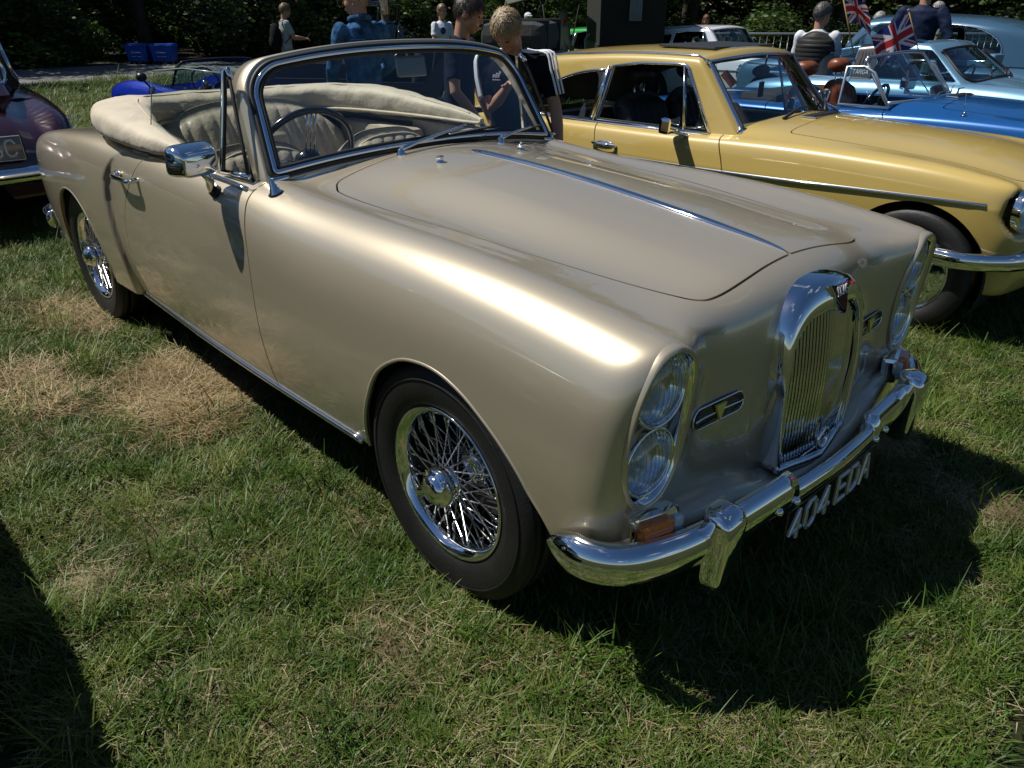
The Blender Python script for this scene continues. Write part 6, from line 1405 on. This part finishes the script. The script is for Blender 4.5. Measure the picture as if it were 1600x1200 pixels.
def grass():
    lib = bpy.data.collections.new('grass_tufts'); specs = [  # blades, radius, h0, h1, width, lie, material
        (34, .045, .020, .050, .0034, .35, G_GREEN), (30, .05, .025, .060, .0030, .5, G_GREEN), (40, .055, .012, .032, .0042, .55, G_GREEN), (26, .05, .03, .075, .0032, .3, G_OLIVE), (30, .055, .02, .055, .003, .6, G_OLIVE),
        (20, .07, .03, .09, .0018, .93, G_STRAW), (16, .06, .03, .08, .0020, .85, G_STRAW), (70, .075, .03, .085, .0018, .8, G_BROWN), (28, .045, .07, .14, .0036, .25, G_GREEN), (110, .05, .04, .11, .0013, .88, G_STRAW), (5, .06, .06, .16, .0034, .97, G_STRAW)]
    for k, (n, rad, h0, h1, w, lie, m) in enumerate(specs):
        V, F = blades(100+k, n, rad, h0, h1, w, lie); o = bpy.data.objects.new('tuft_%02d' % k, quick_mesh('tuft', V, F, m)); lib.objects.link(o)
    g = np.random.default_rng(42); pts = []
    def field(density, d0, d1, sc):
        n = int(density*(d1-d0)*(d1+d0)*.5*1.45); a = math.radians(136.6)+(g.random(n)-.5)*1.45; r = np.sqrt(g.random(n)*(d1*d1-d0*d0)+d0*d0); P = np.stack([CAM_POS[0]+r*np.cos(a), CAM_POS[1]+r*np.sin(a)], 1); return P, np.full(n, sc)
    Ps = []; Ss = []
    for dens, d0, d1, sc in ((1500, .3, 2.4, 1.0), (1150, 2.4, 4.2, 1.08), (560, 4.2, 7.5, 1.25), (190, 7.5, 13, 1.7), (70, 13, 21, 2.3)):
        P, S = field(dens, d0, d1, sc); Ps.append(P); Ss.append(S)
    P = np.vstack(Ps); S = np.concatenate(Ss)
    # keep off the road, out of the tyres
    for tx, ty in ((0, -.695), (-2.83, -.675), (0, .695), (-2.83, .675)): k = ~((np.abs(P[:, 0]-tx) < .16) & (np.abs(P[:, 1]-ty) < .085)); P = P[k]; S = S[k]
    dm = np.min(np.linalg.norm(P[:, None]-ROAD[None, ::2], axis=2), axis=1); k = dm > 2.55; P = P[k]; S = S[k]
    from mathutils import noise as mn
    f1 = np.array([mn.noise(Vector((x*1.1, y*1.1, 3))) for x, y in P]); f2 = np.array([mn.noise(Vector((x*3.1, y*3.1, 9))) for x, y in P]); u = g.random(len(P))
    idx = np.where(u < .30, 0, np.where(u < .52, 1, np.where(u < .68, 2, np.where(u < .82, 3, 4))))
    q = g.random(len(P)); dry = .21+.46*np.clip(f1+.1, 0, 1)+.42*np.clip(f2, 0, 1)
    idx = np.where(q < dry*.55, np.where(g.random(len(P)) < .55, 5, np.where(g.random(len(P)) < .6, 6, 4)), idx); idx = np.where((g.random(len(P)) < .020), 8, idx); idx = np.where(g.random(len(P)) < .030, 10, idx)
    for cx, cy, rx, rr_, kind, prob in PATCH:
        dd = np.sqrt(((P[:, 0]-cx)/rx)**2+((P[:, 1]-cy)/rr_)**2)+.35*f2; m = (dd < 1) & (g.random(len(P)) < prob); idx = np.where(m, np.where(g.random(len(P)) < (.75 if kind == 7 else .5), kind, 5), idx)
    n = len(P); rot = np.stack([g.normal(0, .10, n), g.normal(0, .10, n), g.uniform(0, 6.283, n)], 1); sca = S*g.uniform(.75, 1.3, n)*np.where(f2 > .1, 1.1, .95)*np.where(idx == 7, 1.35, 1)
    hum = np.array([max(0, mn.noise(Vector((x*2.2, y*2.2, 1))))*.012 for x, y in P])
    me = bpy.data.meshes.new('grass'); me.vertices.add(n); me.vertices.foreach_set('co', np.c_[P, hum*0+.001].astype(np.float32).ravel())
    for nm, ty, arr in (('rot', 'FLOAT_VECTOR', rot), ('sca', 'FLOAT', sca), ('idx', 'INT', idx)):
        at = me.attributes.new(nm, ty, 'POINT'); at.data.foreach_set('vector' if ty == 'FLOAT_VECTOR' else 'value', np.asarray(arr, np.int32 if ty == 'INT' else np.float32).ravel())
    me.update(); o = link('grass', me, None); tag(o, 'short mown grass with dry clippings and straw patches', kind='stuff')
    ng = bpy.data.node_groups.new('scatter', 'GeometryNodeTree'); ng.interface.new_socket('Geometry', in_out='INPUT', socket_type='NodeSocketGeometry'); ng.interface.new_socket('Geometry', in_out='OUTPUT', socket_type='NodeSocketGeometry')
    N = ng.nodes; L = ng.links; gi = N.new('NodeGroupInput'); go = N.new('NodeGroupOutput'); ip = N.new('GeometryNodeInstanceOnPoints'); ci = N.new('GeometryNodeCollectionInfo'); ci.inputs['Collection'].default_value = lib; ci.inputs['Separate Children'].default_value = True; ci.inputs['Reset Children'].default_value = True
    def attr(nm, ty): a = N.new('GeometryNodeInputNamedAttribute'); a.data_type = ty; a.inputs['Name'].default_value = nm; return [s for s in a.outputs if s.enabled and s.name == 'Attribute'][0]
    ip.inputs['Pick Instance'].default_value = True; L.new(gi.outputs[0], ip.inputs['Points']); L.new(ci.outputs[0], ip.inputs['Instance']); L.new(attr('idx', 'INT'), ip.inputs['Instance Index']); L.new(attr('rot', 'FLOAT_VECTOR'), ip.inputs['Rotation']); L.new(attr('sca', 'FLOAT'), ip.inputs['Scale']); L.new(ip.outputs[0], go.inputs[0])
    md = o.modifiers.new('scatter', 'NODES'); md.node_group = ng
# dry patches: centre x, y, radii, tuft kind, share
PATCH = [(-1.66, -.82, .40, .20, 7, .85), (-1.60, -.66, .26, .07, 9, .6), (-1.30, -.985, .085, .035, 9, .8), (-.66, -1.51, .06, .035, 9, .8), (-.81, -1.27, .06, .025, 9, .6), (-.43, -.80, .05, .03, 9, .5), (-.92, -.87, .05, .03, 9, .5), (-2.93, -.90, .34, .12, 7, .75), (-2.14, -1.26, .30, .12, 7, .55), (.90, .72, .14, .09, 9, .7), (.82, -.62, .13, .035, 9, .6), (.92, .03, .18, .10, 9, .16), (.45, 1.0, .2, .2, 9, .25), (.10, -.97, .15, .08, 5, .5), (-3.4, -1.3, .3, .12, 7, .4)]
grass()
# ------------------------------------------------------------------ people
SKIN = mat('skin', (.42, .22, .145), .5, var=.12, vscale=9); SKIN2 = mat('skin_tanned', (.33, .165, .10), .5, var=.12, vscale=9)
def remesh(b, name, m, parent, vox, smooth=4, folds=0):
    o = b.build(name, m, None); md = o.modifiers.new('r', 'REMESH'); md.mode = 'VOXEL'; md.voxel_size = vox; md.use_smooth_shade = True
    s = o.modifiers.new('s', 'SMOOTH'); s.iterations = smooth; s.factor = .5
    bpy.context.view_layer.update(); dg = bpy.context.evaluated_depsgraph_get(); me = bpy.data.meshes.new_from_object(o.evaluated_get(dg)); me.name = name
    bpy.data.objects.remove(o); me.materials.clear(); me.materials.append(m); me.polygons.foreach_set('use_smooth', [True]*len(me.polygons))
    if folds:
        from mathutils import noise as mn
        for v in me.vertices:
            c = v.co; d = mn.noise(Vector((c.x*9+seed_[0], c.y*9, c.z*6)))*.009-abs(mn.noise(Vector((c.x*14+c.z*8, c.y*14-c.z*7+seed_[0], c.z*9))))*.012; v.co = c+v.normal*d*folds
        seed_[0] += 3.7; me.update()
    return link(name, me, None, parent)
seed_ = [0.]
def cloth(name, c, **k): return mat(name, c, k.pop('rough', .9), spec=k.pop('spec', .12), var=k.pop('var', .2), vscale=k.pop('vscale', 8), bump=k.pop('bump', .5), bscale=k.pop('bscale', 16), **k)
def rings_tube(b, rings, n=22):
    """rings: (x, y, z, rx, ry)"""
    V = np.array([[(x+rx*math.cos(a), y+ry*math.sin(a), z) for a in np.linspace(0, 2*math.pi, n, endpoint=False)] for x, y, z, rx, ry in rings]).reshape(-1, 3); m = len(rings)
    b.add(V, [(i*n+j, i*n+(j+1) % n, (i+1)*n+(j+1) % n, (i+1)*n+j) for i in range(m-1) for j in range(n)]+[tuple(range(n-1, -1, -1)), tuple((m-1)*n+j for j in range(n))])
def elbow(S, H, up=.285, fo=.255, hint=(-.3, 0, -1)):
    d = H-S; L = min(np.linalg.norm(d), up+fo-.004); u = d/np.linalg.norm(d); a = (up*up-fo*fo+L*L)/(2*L); h = math.sqrt(max(up*up-a*a, 0)); k = np.asarray(hint, float); k = k-u*(k@u); k /= np.linalg.norm(k)
    return S+u*a+k*h, S+u*L
def person(label, loc, heading, h=1.75, top=None, bottom=None, hair=None, hair_style='short', hands=((.25, .22, 1.0), (.25, -.22, 1.0)), head=(0, 0), lean=0, skin=None, sleeve='short', vox=.012, wide=1.0, hints=((-.4, .6, -1), (-.4, -.6, -1))):
    sk = skin or SKIN; k = h/1.75; root = thing('person', label, 'person', loc, heading, None, k)
    bottom = bottom or cloth('dark_trousers', (.02, .022, .03))
    lm = np.array(Euler((0, R(lean), 0)).to_matrix())
    def up_(p): p = np.asarray(p, float); return (p-[0, 0, .95])@lm.T+[0, 0, .95]
    # head and hands, one skin
    b = MB(); yaw, pit = head; hm = np.array(Euler((0, R(pit), R(yaw))).to_matrix()); hc = up_((.015, 0, 1.545)); 
    def hd(p): return hc+np.asarray(p, float)@hm.T
    def hball(c, r, rot=None): b.ball(hd(c), r, 16, 11, (0, R(pit), R(yaw)))
    hball((.0, 0, .095), (.098, .076, .105)); hball((.035, 0, .045), (.068, .060, .075)); hball((.06, 0, .0), (.038, .036, .034)); hball((.045, .032, .05), (.05, .032, .04)); hball((.045, -.032, .05), (.05, .032, .04))
    b.tube([hd((.088, 0, .10)), hd((.108, 0, .065)), hd((.106, 0, .055))], [.011, .016, .012], 8); hball((.100, 0, .022), (.014, .026, .008)); hball((.098, 0, .010), (.014, .022, .008)); hball((.082, 0, .112), (.022, .055, .010))
    for s in (-1, 1): b.ball(hd((-.004, s*.080, .072)), (.022, .012, .034), 10, 8, (0, R(pit), R(yaw)))
    rb = [up_((-.005, 0, 1.40)), up_((.0, 0, 1.47)), hd((-.012, 0, .02)), hd((-.005, 0, .07))]; b.tube(rb, [.068, .056, .055, .06], 14)
    arms = []
    for s, H_, hint in ((1, hands[0], hints[0]), (-1, hands[1], hints[1])):
        S = up_((0, s*.175*wide, 1.395)); E_, W = elbow(S, np.asarray(H_, float), hint=hint); arms.append((S, E_, W)); d = (W-E_)/np.linalg.norm(W-E_)
        b.tube([S*.35+E_*.65, E_, E_*.6+W*.4, W, W+d*.02], [.042, .040, .040, .027, .026], 12)
        p = np.cross(d, [0, 0, 1.]); p = p/(np.linalg.norm(p)+1e-9); q = np.cross(p, d); b.tube([W, W+d*.045, W+d*.085], [.028, .036, .030], 10, flat=.55, up=q)
        for f in range(4):
            o = (f-1.5)*.018; a = W+d*.08+p*o; L = [.062, .074, .070, .054][f]; c1 = a+d*L*.5-q*.012; c2 = a+d*L*.8-q*.040; b.tube([a, c1, c2], [.0095, .0088, .0075], 7)
        a = W+d*.03+p*.026*s*-1; b.tube([a, a+p*.026*-s+d*.026-q*.01, a+p*.03*-s+d*.055-q*.02], [.012, .010, .008], 7)
    body_ = remesh(b, 'body', sk, root, vox*.62, 3)
    # clothes
    b = MB(); rg = [(0, 0, .88, .118, .165*wide), (0, 0, 1.0, .112, .155*wide), (.0, 0, 1.12, .108, .150*wide), (.005, 0, 1.25, .118, .168*wide), (.005, 0, 1.34, .112, .185*wide), (-.005, 0, 1.41, .088, .165*wide), (-.008, 0, 1.445, .066, .10), (-.008, 0, 1.475, .056, .062)]
    V0 = len(b.V); rings_tube(b, rg); b.V[-1] = np.array([up_(p) for p in b.V[-1]])
    for (S, E_, W), s in zip(arms, (1, -1)):
        if sleeve == 'none': b.ball(S, (.06, .055, .07)); continue
        b.ball(S, (.068, .062, .068)); e = S*.28+E_*.72 if sleeve == 'short' else None
        if sleeve == 'short': b.tube([S, S*.6+E_*.4, e], [.066, .062, .060], 14)
        else: b.tube([S, S*.5+E_*.5, E_, E_*.5+W*.5, W*.95+E_*.05], [.068, .062, .056, .050, .042], 14)
    top_o = remesh(b, 'jacket' if sleeve == 'long' else 'shirt', top, root, vox, 5, 1.0)
    b = MB(); b.ball((0, 0, .93), (.12, .165*wide, .10))
    for s in (-1, 1): b.tube([(0, s*.085, .92), (.01, s*.09, .70), (.015, s*.095, .50), (-.005, s*.10, .28), (-.02, s*.10, .09)], [.092, .085, .064, .058, .056], 14)
    remesh(b, 'trousers', bottom, root, vox*1.4, 4, .8)
    for s in (-1, 1):
        b = MB(); b.tube([(-.075, s*.10, .05), (-.02, s*.10, .055), (.07, s*.105, .045), (.15, s*.11, .035)], [.036, .042, .042, .030], 12, flat=.85); b.build('shoe', BLACK, root)
    for s in (-1, 1):
        b = MB(); b.ball(hd((.086, s*.030, .092)), (.008, .012, .008), 10, 7); b.build('eye', mat('eye_dark', (.03, .02, .015), .2), root)
    if hair is not None:
        from mathutils import noise as mn
        b = MB(); seg, rg_ = 40, 26; V = []; F = []
        for i in range(rg_+1):
            th = math.pi*i/rg_*.80
            for j in range(seg):
                ph = 2*math.pi*j/seg; fx_, fy_, fz_ = math.sin(th)*math.cos(ph), math.sin(th)*math.sin(ph), math.cos(th)
                rr = 1.0+.05*mn.noise(Vector((fx_*3, fy_*9, fz_*3)))+.045*mn.noise(Vector((fx_*12, fy_*26, fz_*9)))
                hl = -.34+(.42*fx_ if fx_ < 0 else 1.0*fx_**1.2)+.10*mn.noise(Vector((fx_*9+5, fy_*14, 2))); low = hl-fz_; rr *= 1-.34*min(1, max(0, low*5+.15))
                V.append(hd((-.006+.110*fx_*rr, .0875*fy_*rr, .105+.112*fz_*rr)))
        for i in range(rg_):
            for j in range(seg): F.append((i*seg+j, (i+1)*seg+j, (i+1)*seg+(j+1) % seg, i*seg+(j+1) % seg))
        b.add(V, F); rn = np.random.default_rng(int(abs(loc[0])*100)); nst = 1100 if vox < .013 else 350; SV = []; SF = []
        for q_ in range(nst):
            dv = rn.normal(size=3); dv /= np.linalg.norm(dv); fx_, fy_, fz_ = dv; hl = -.36+(.42*fx_ if fx_ < 0 else 1.0*fx_**1.2)
            if fz_ < hl-.05: continue
            nn = np.array([fx_/.110, fy_/.0875, fz_/.112]); nn /= np.linalg.norm(nn); p0 = np.array([-.006+.110*fx_, .0875*fy_, .105+.112*fz_])*1.0
            dn = np.array([.55*(fx_ > -.2)-.1, .25*np.sign(fy_), -.8])+rn.normal(size=3)*.35; dn -= nn*(dn@nn); dn /= np.linalg.norm(dn)+1e-9; sd = np.cross(nn, dn)*.0022; L_ = rn.uniform(.025, .05)
            a_ = p0-nn*.002; m1 = p0+dn*L_*.5+nn*.004; m2 = p0+dn*L_+nn*rn.uniform(-.006, .006); k_ = len(SV); SV += [a_-sd, a_+sd, m1-sd, m1+sd, m2-sd*.3, m2+sd*.3]; SF += [(k_, k_+1, k_+3, k_+2), (k_+2, k_+3, k_+5, k_+4)]
        if SV: b.add([hd(v) for v in SV], SF)
        if hair_style in ('pony', 'bob'):
            if hair_style == 'bob': b.ball(hd((-.05, 0, .03)), (.075, .09, .10)); b.ball(hd((-.01, .07, .03)), (.05, .03, .09)); b.ball(hd((-.01, -.07, .03)), (.05, .03, .09))
            else: b.ball(hd((-.11, 0, .12)), (.05, .045, .05))
        ho = b.build('hair', hair, root)
        if hair_style == 'pony':
            for q in range(14):
                a = q*.45; o_ = np.array([-.13-.01*math.cos(a), .03*math.sin(a*1.7), .12]); P = [hd(o_), hd(o_+[-.06, .012*math.sin(a*3), -.01]), hd(o_+[-.085, .02*math.sin(a*2), -.10]), hd(o_+[-.075+.012*math.cos(a*5), .035*math.sin(a*2+1), -.20-.02*math.sin(a*7)])]
                b = MB(); b.tube(crv(P, 9), np.linspace(.024, .008, 9), 6); b.build('hair_strand', hair, root)
    return root, dict(hd=hd, up=up_, arms=arms, hm=hm)
def hair_mat(name, c0, c1):
    m = bpy.data.materials.new(name); m.use_nodes = True; n = m.node_tree.nodes; l = m.node_tree.links; b = n['Principled BSDF']; tc = n.new('ShaderNodeTexCoord'); mp_ = n.new('ShaderNodeMapping'); mp_.inputs['Scale'].default_value = (30, 170, 30)
    t = n.new('ShaderNodeTexNoise'); t.inputs['Scale'].default_value = 1; t.inputs['Detail'].default_value = 4; l.new(tc.outputs['Object'], mp_.inputs[0]); l.new(mp_.outputs[0], t.inputs['Vector']); l.new(ramp(n, l, t.outputs['Fac'], [(.32, c0), (.68, c1)]), b.inputs['Base Color']); b.inputs['Roughness'].default_value = .45
    bu = n.new('ShaderNodeBump'); bu.inputs['Strength'].default_value = .7; bu.inputs['Distance'].default_value = .004; l.new(t.outputs['Fac'], bu.inputs['Height']); l.new(bu.outputs[0], b.inputs['Normal']); return m
BLOND = hair_mat('hair_blond', (.16, .105, .05), (.42, .31, .17)); BROWN = hair_mat('hair_brown', (.012, .008, .006), (.045, .028, .018)); GREY = hair_mat('hair_grey', (.18, .17, .16), (.42, .41, .39)); DGREY = hair_mat('hair_dark_grey', (.03, .028, .026), (.12, .11, .10)); GINGER = hair_mat('hair_auburn', (.05, .016, .008), (.15, .05, .025)); PALEB = hair_mat('hair_pale_blond', (.30, .24, .15), (.62, .54, .40)); SANDY = hair_mat('hair_sandy', (.10, .055, .025), (.22, .13, .06))
CAMDIR = lambda x, y: math.atan2(CAM_POS[1]-y, CAM_POS[0]-x)
def people():
    navy = cloth('navy_cotton', (.012, .016, .032)); black = cloth('black_jersey', (.006, .006, .010)); denim = cloth('denim', (.05, .14, .30), var=.72, vscale=13, bump=.9, bscale=20); white = cloth('white_cotton', (.66, .68, .72)); greyt = cloth('grey_marl', (.34, .37, .37)); cream = cloth('cream_jacket', (.50, .46, .36)); jean = cloth('jeans_blue', (.03, .05, .10)); stripe = mat('stripe_white', (.78, .80, .84), .6)
    # fair-haired boy bending over the far side of the cabin, one hand up at the glass
    r, K = person('fair-haired boy in black sports shirt with three white shoulder stripes, leaning over the car', (-1.98, 1.38, 0), R(-58), 1.50, black, None, BLOND, 'short', hands=((.16, .34, .84), (.25, .0, 1.25)), head=(-14, 55), lean=8, vox=.010, wide=1.12, hints=((-.2, .5, -1), (-.6, -.5, -.6)))
    for s, (S, E_, W) in zip((1, -1), K['arms']):
        for q in (-1, 0, 1):
            ax = (E_-S)/np.linalg.norm(E_-S); out_ = np.array([.45, s*1.0, .35]); out_ -= ax*(out_@ax); out_ /= np.linalg.norm(out_); sd = np.cross(ax, out_); pts = []
            nk = K['up']((.0, s*.07, 1.462))
            P = [nk+sd*q*.030+[0, 0, .012], K['up']((.0, s*.12, 1.452))+sd*q*.036+[0, 0, .012], S+(out_*.045+np.array([0, 0, .05]))+sd*q*.036, S+ax*.06+out_*.066+sd*q*.036, S*.45+E_*.55+out_*.0655+sd*q*.036, S*.27+E_*.73+out_*.063+sd*q*.036]
            b = MB(); b.tube(crv(P, 18), .0075, 6); b.build('sleeve_stripe', stripe, r)
    b = MB(); c = K['up']((.128, -.085, 1.33))
    for q, hh in ((-.018, .018), (0, .028), (.018, .038)): b.box(c+[0, q, hh/2], (.006, .012, hh), (R(-24), 0, 0))
    b.box(c+[0, 0, -.012], (.006, .05, .006)); b.build('shirt_print', stripe, r)
    person('dark-haired youth in plain navy T-shirt standing behind the fair-haired boy', (-2.78, 1.62, 0), R(28), 1.55, navy, jean, BROWN, 'short', hands=((.16, .24, .88), (.22, -.16, .92)), head=(10, 24), lean=4, vox=.011)
    # woman in denim, seen from behind her shoulder
    r, K = person('woman in blue denim jacket with long pale blond ponytail and earring', (-4.02, 1.72, 0), R(172), 1.645, denim, jean, PALEB, 'pony', hands=((.22, .20, .95), (.25, -.18, 1.0)), head=(42, 12), sleeve='long', vox=.011)
    b = MB(); b.tube(crv([K['up']((.075, -.05, 1.465)), K['up']((.0, -.085, 1.475)), K['up']((-.085, 0, 1.49)), K['up']((.0, .085, 1.475)), K['up']((.075, .05, 1.465))], 18), .017, 8, flat=1.4, up=(0, 0, 1)); b.build('collar', denim, r)
    b = MB(); b.tube([K['up']((-.118, y, 1.325-.0)) for y in np.linspace(-.15, .15, 9)], .006, 6); b.build('yoke_seam', cloth('denim_dark', (.012, .04, .10)), r)
    b = MB(); b.ball(K['hd']((.0, .093, .035)), .007, 8, 6); b.ball(K['hd']((.0, -.093, .035)), .007, 8, 6); b.build('earring', CHROME, r)
    b = MB(); b.box(K['hd']((.098, 0, .095)), (.012, .135, .042), (0, R(14), R(-8)), bev=.005); b.build('sunglasses', BLACKP, r)
    # man with a rucksack by the trees
    r, K = person('man in pale grey T-shirt with black rucksack on his back, looking at his phone', (-11.9, 5.35, 0), R(75), 1.53, greyt, cloth('stone_trousers', (.30, .28, .24)), SANDY, 'short', hands=((.36, .05, 1.12), (.34, -.10, 1.12)), head=(0, 16))
    b = MB(); b.ball((-.20, 0, 1.16), (.11, .15, .25)); b.ball((-.27, 0, 1.06), (.07, .12, .13)); remesh(b, 'rucksack', cloth('rucksack_black', (.012, .012, .014)), r, .016)
    for s in (-1, 1): b = MB(); b.tube(crv([(-.12, s*.10, 1.42), (.02, s*.105, 1.47), (.11, s*.11, 1.36), (.10, s*.13, 1.2), (-.06, s*.15, 1.05)], 14), .018, 6, flat=.4); b.build('strap', MATS['rucksack_black'], r)
    b = MB(); b.box((.44, -.02, 1.16), (.012, .07, .14), (0, R(40), 0), bev=.004); b.build('phone', BLACKP, r)
    person('bald man in light blue shirt standing beyond the open jeep', (-8.05, 4.75, 0), CAMDIR(-8, 4.7)+R(20), 1.57, cloth('light_blue_cotton', (.12, .22, .42)), None, None, hands=((.2, .2, 1.0), (.2, -.2, .95)), vox=.016)
    person('woman with pale blond hair and red top beside the bald man', (-8.1, 4.35, 0), CAMDIR(-8, 4.3)+R(-60), 1.46, cloth('red_cotton', (.25, .02, .03)), None, PALEB, 'bob', vox=.016)
    r, K = person('man in white T-shirt with round badge on the chest, beyond the jeep', (-9.6, 6.95, 0), CAMDIR(-9.6, 6.9)+R(35), 1.52, white, None, SANDY, 'short', hands=((.2, .25, .95), (.25, -.2, .95)), vox=.016)
    b = MB(); b.lathe([(0, .0), (.06, .0), (.062, .004), (0, .006)], 24, 'x'); o = b.build('shirt_badge', mat('badge_navy', (.03, .05, .15), .6), r); o.location = (.118, -.06, 1.30)
    r, K = person('man in high-visibility yellow waistcoat and white cap under the awning', (-10.9, 10.2, 0), CAMDIR(-10.9, 10.2)+R(30), 1.38, cloth('dark_shirt', (.03, .03, .035)), None, GREY, 'short', hands=((.38, .24, 1.15), (.2, -.3, 1.0)), vox=.016)
    b = MB(); rings_tube(b, [(0, 0, .95, .128, .172), (0, 0, 1.12, .122, .166), (.005, 0, 1.25, .132, .182), (.005, 0, 1.36, .122, .188), (-.005, 0, 1.44, .085, .12)]); b.build('waistcoat', mat('high_vis', (.50, .85, .04), .6), r)
    b = MB(); b.ball(K['hd']((-.005, 0, .135)), (.115, .092, .085)); b.ball(K['hd']((.09, 0, .135)), (.07, .075, .012)); b.build('cap', white, r)
    person('white-haired man in cream jacket beside the awning pole', (-8.75, 8.95, 0), CAMDIR(-8.7, 8.9)+R(120), 1.44, cream, None, GREY, 'short', hands=((.15, .2, .95), (.15, -.2, .95)), sleeve='long', vox=.016)
    r, K = person('old man in navy cap and dark green jacket, looking down beyond the white coupe', (-8.3, 11.0, 0), CAMDIR(-8.3, 11)+R(-25), 1.44, cloth('dark_green_jacket', (.03, .04, .028)), None, GREY, 'short', hands=((.2, .2, .95), (.2, -.2, .95)), head=(-12, 22), sleeve='long', vox=.016)
    b = MB(); b.ball(K['hd']((-.005, 0, .14)), (.118, .095, .085)); b.ball(K['hd']((.10, 0, .13)), (.075, .075, .012)); b.build('cap', navy, r)
    person('auburn-haired woman in white blouse, only her head above the white coupe', (-8.3, 12.6, 0), CAMDIR(-8.3, 12.6)+R(10), 1.36, white, None, GINGER, 'bob', head=(0, 20), vox=.016)
    # man in quilted bodywarmer
    r, K = person('dark grey-haired man in black quilted bodywarmer over white shirt, seen from behind', (-2.72, 6.28, 0), CAMDIR(-2.7, 6.3)+R(165), 1.52, white, None, DGREY, 'short', hands=((.25, .15, 1.0), (.25, -.15, 1.0)), head=(-30, 10), vox=.014, wide=1.12)
    b = MB(); rg = []
    for i, z in enumerate(np.linspace(.84, 1.42, 110)):
        w = float(np.interp(z, [.84, 1.0, 1.12, 1.25, 1.36, 1.42], [.195, .193, .188, .205, .195, .125]))*1.12; dx_ = float(np.interp(z, [.84, 1.12, 1.3, 1.42], [.150, .145, .155, .115])); puff = .006*abs(math.sin(math.pi*(z-.84)/.048))**.6; rg.append((0, 0, z, dx_+puff, w*1.0+puff))
    rg.append((-.005, 0, 1.455, .066, .070)); rings_tube(b, rg, 36); b.build('bodywarmer', cloth('quilted_black', (.040, .038, .036), rough=.45, bump=.2), r)
    person('grey-haired woman in pale blue top between the two flags', (-3.5, 9.45, 0), CAMDIR(-3.5, 9.4)+R(150), 1.43, cloth('pale_blue_cotton', (.16, .26, .38)), None, GREY, 'bob', vox=.016)
    person('person in navy waterproof jacket with back turned, standing behind the flag', (-2.42, 7.98 if False else 8.05, 0), CAMDIR(-2.4, 8.0)+R(170), 1.80, cloth('navy_waterproof', (.012, .02, .05), rough=.6), None, DGREY, 'short', hands=((.1, .26, .95), (.1, -.26, .95)), sleeve='long', vox=.014, wide=1.1)
    person('grey-haired man in pale shirt beyond the steel blue saloon', (-3.9, 12.5, 0), CAMDIR(-3.9, 12.5)+R(-70), 1.57, cream, None, GREY, 'short', vox=.016)
people()
# ------------------------------------------------------------------ union flags on sticks
def union_flag(loc, heading, label, tilt, seed, droop, sg, Ls, W=.30, H_=.25):
    root = thing('union_flag', label, 'flag', loc, heading, 'small flags on sticks')
    red, blue, wh = mat('flag_red', (.50, .015, .03), .7), mat('flag_blue', (.012, .02, .16), .7), mat('flag_white', (.74, .74, .78), .7)
    st = MB(); a = np.array([math.sin(tilt), 0, math.cos(tilt)]); st.tube([(0, 0, 0), a*Ls], .0045, 6); st.ball(a*(Ls+.004), .009, 8, 6); st.build('stick', mat('stick_wood', (.32, .22, .09), .6), root)
    nx, ny = 72, 40; V = []; F = []; M = []
    side = sg*np.array([math.cos(tilt), 0, -math.sin(tilt)])
    for i in range(nx+1):
        for j in range(ny+1):
            u, v = i/nx, j/ny; w = .022*math.sin(u*7+seed+v*1.5)*u+.012*math.sin(u*15+seed*2+v*3)*u
            V.append(a*(Ls-.02-H_*(1-v))+side*(u*W*.93)+np.array([0, w*1.6, -droop*u*u*.16]))
    for i in range(nx):
        for j in range(ny):
            F.append((i*(ny+1)+j, (i+1)*(ny+1)+j, (i+1)*(ny+1)+j+1, i*(ny+1)+j+1)); x, y = (i+.5)/nx*60-30, (j+.5)/ny*30-15
            d1 = abs(y*2-x)/math.sqrt(5); d2 = abs(y*2+x)/math.sqrt(5); m = 1
            if min(d1, d2) < 3: m = 2
            s1 = (y*2-x)/math.sqrt(5)*(1 if x > 0 else -1); s2 = (y*2+x)/math.sqrt(5)*(1 if x < 0 else -1)
            if -2.0 < s1 < 0 or -2.0 < s2 < 0: m = 0
            if abs(x) < 5 or abs(y) < 5: m = 2
            if abs(x) < 3 or abs(y) < 3: m = 0
            M.append(m)
    b = MB(); b.add(V, F); b.M = M; b.build('flag_cloth', [red, blue, wh], root)
union_flag((-1.20, 4.98, 1.14), R(46.6), 'union flag spread flat on a slanting stick in front of the navy jacket', R(-27), .5, .25, -1, .35)
union_flag((-1.27, 4.03, 1.12), R(46.6), 'union flag crumpled and folding over, the one nearer the bodywarmer man', R(-22), 3.1, .95, 1, .48, .20, .19)
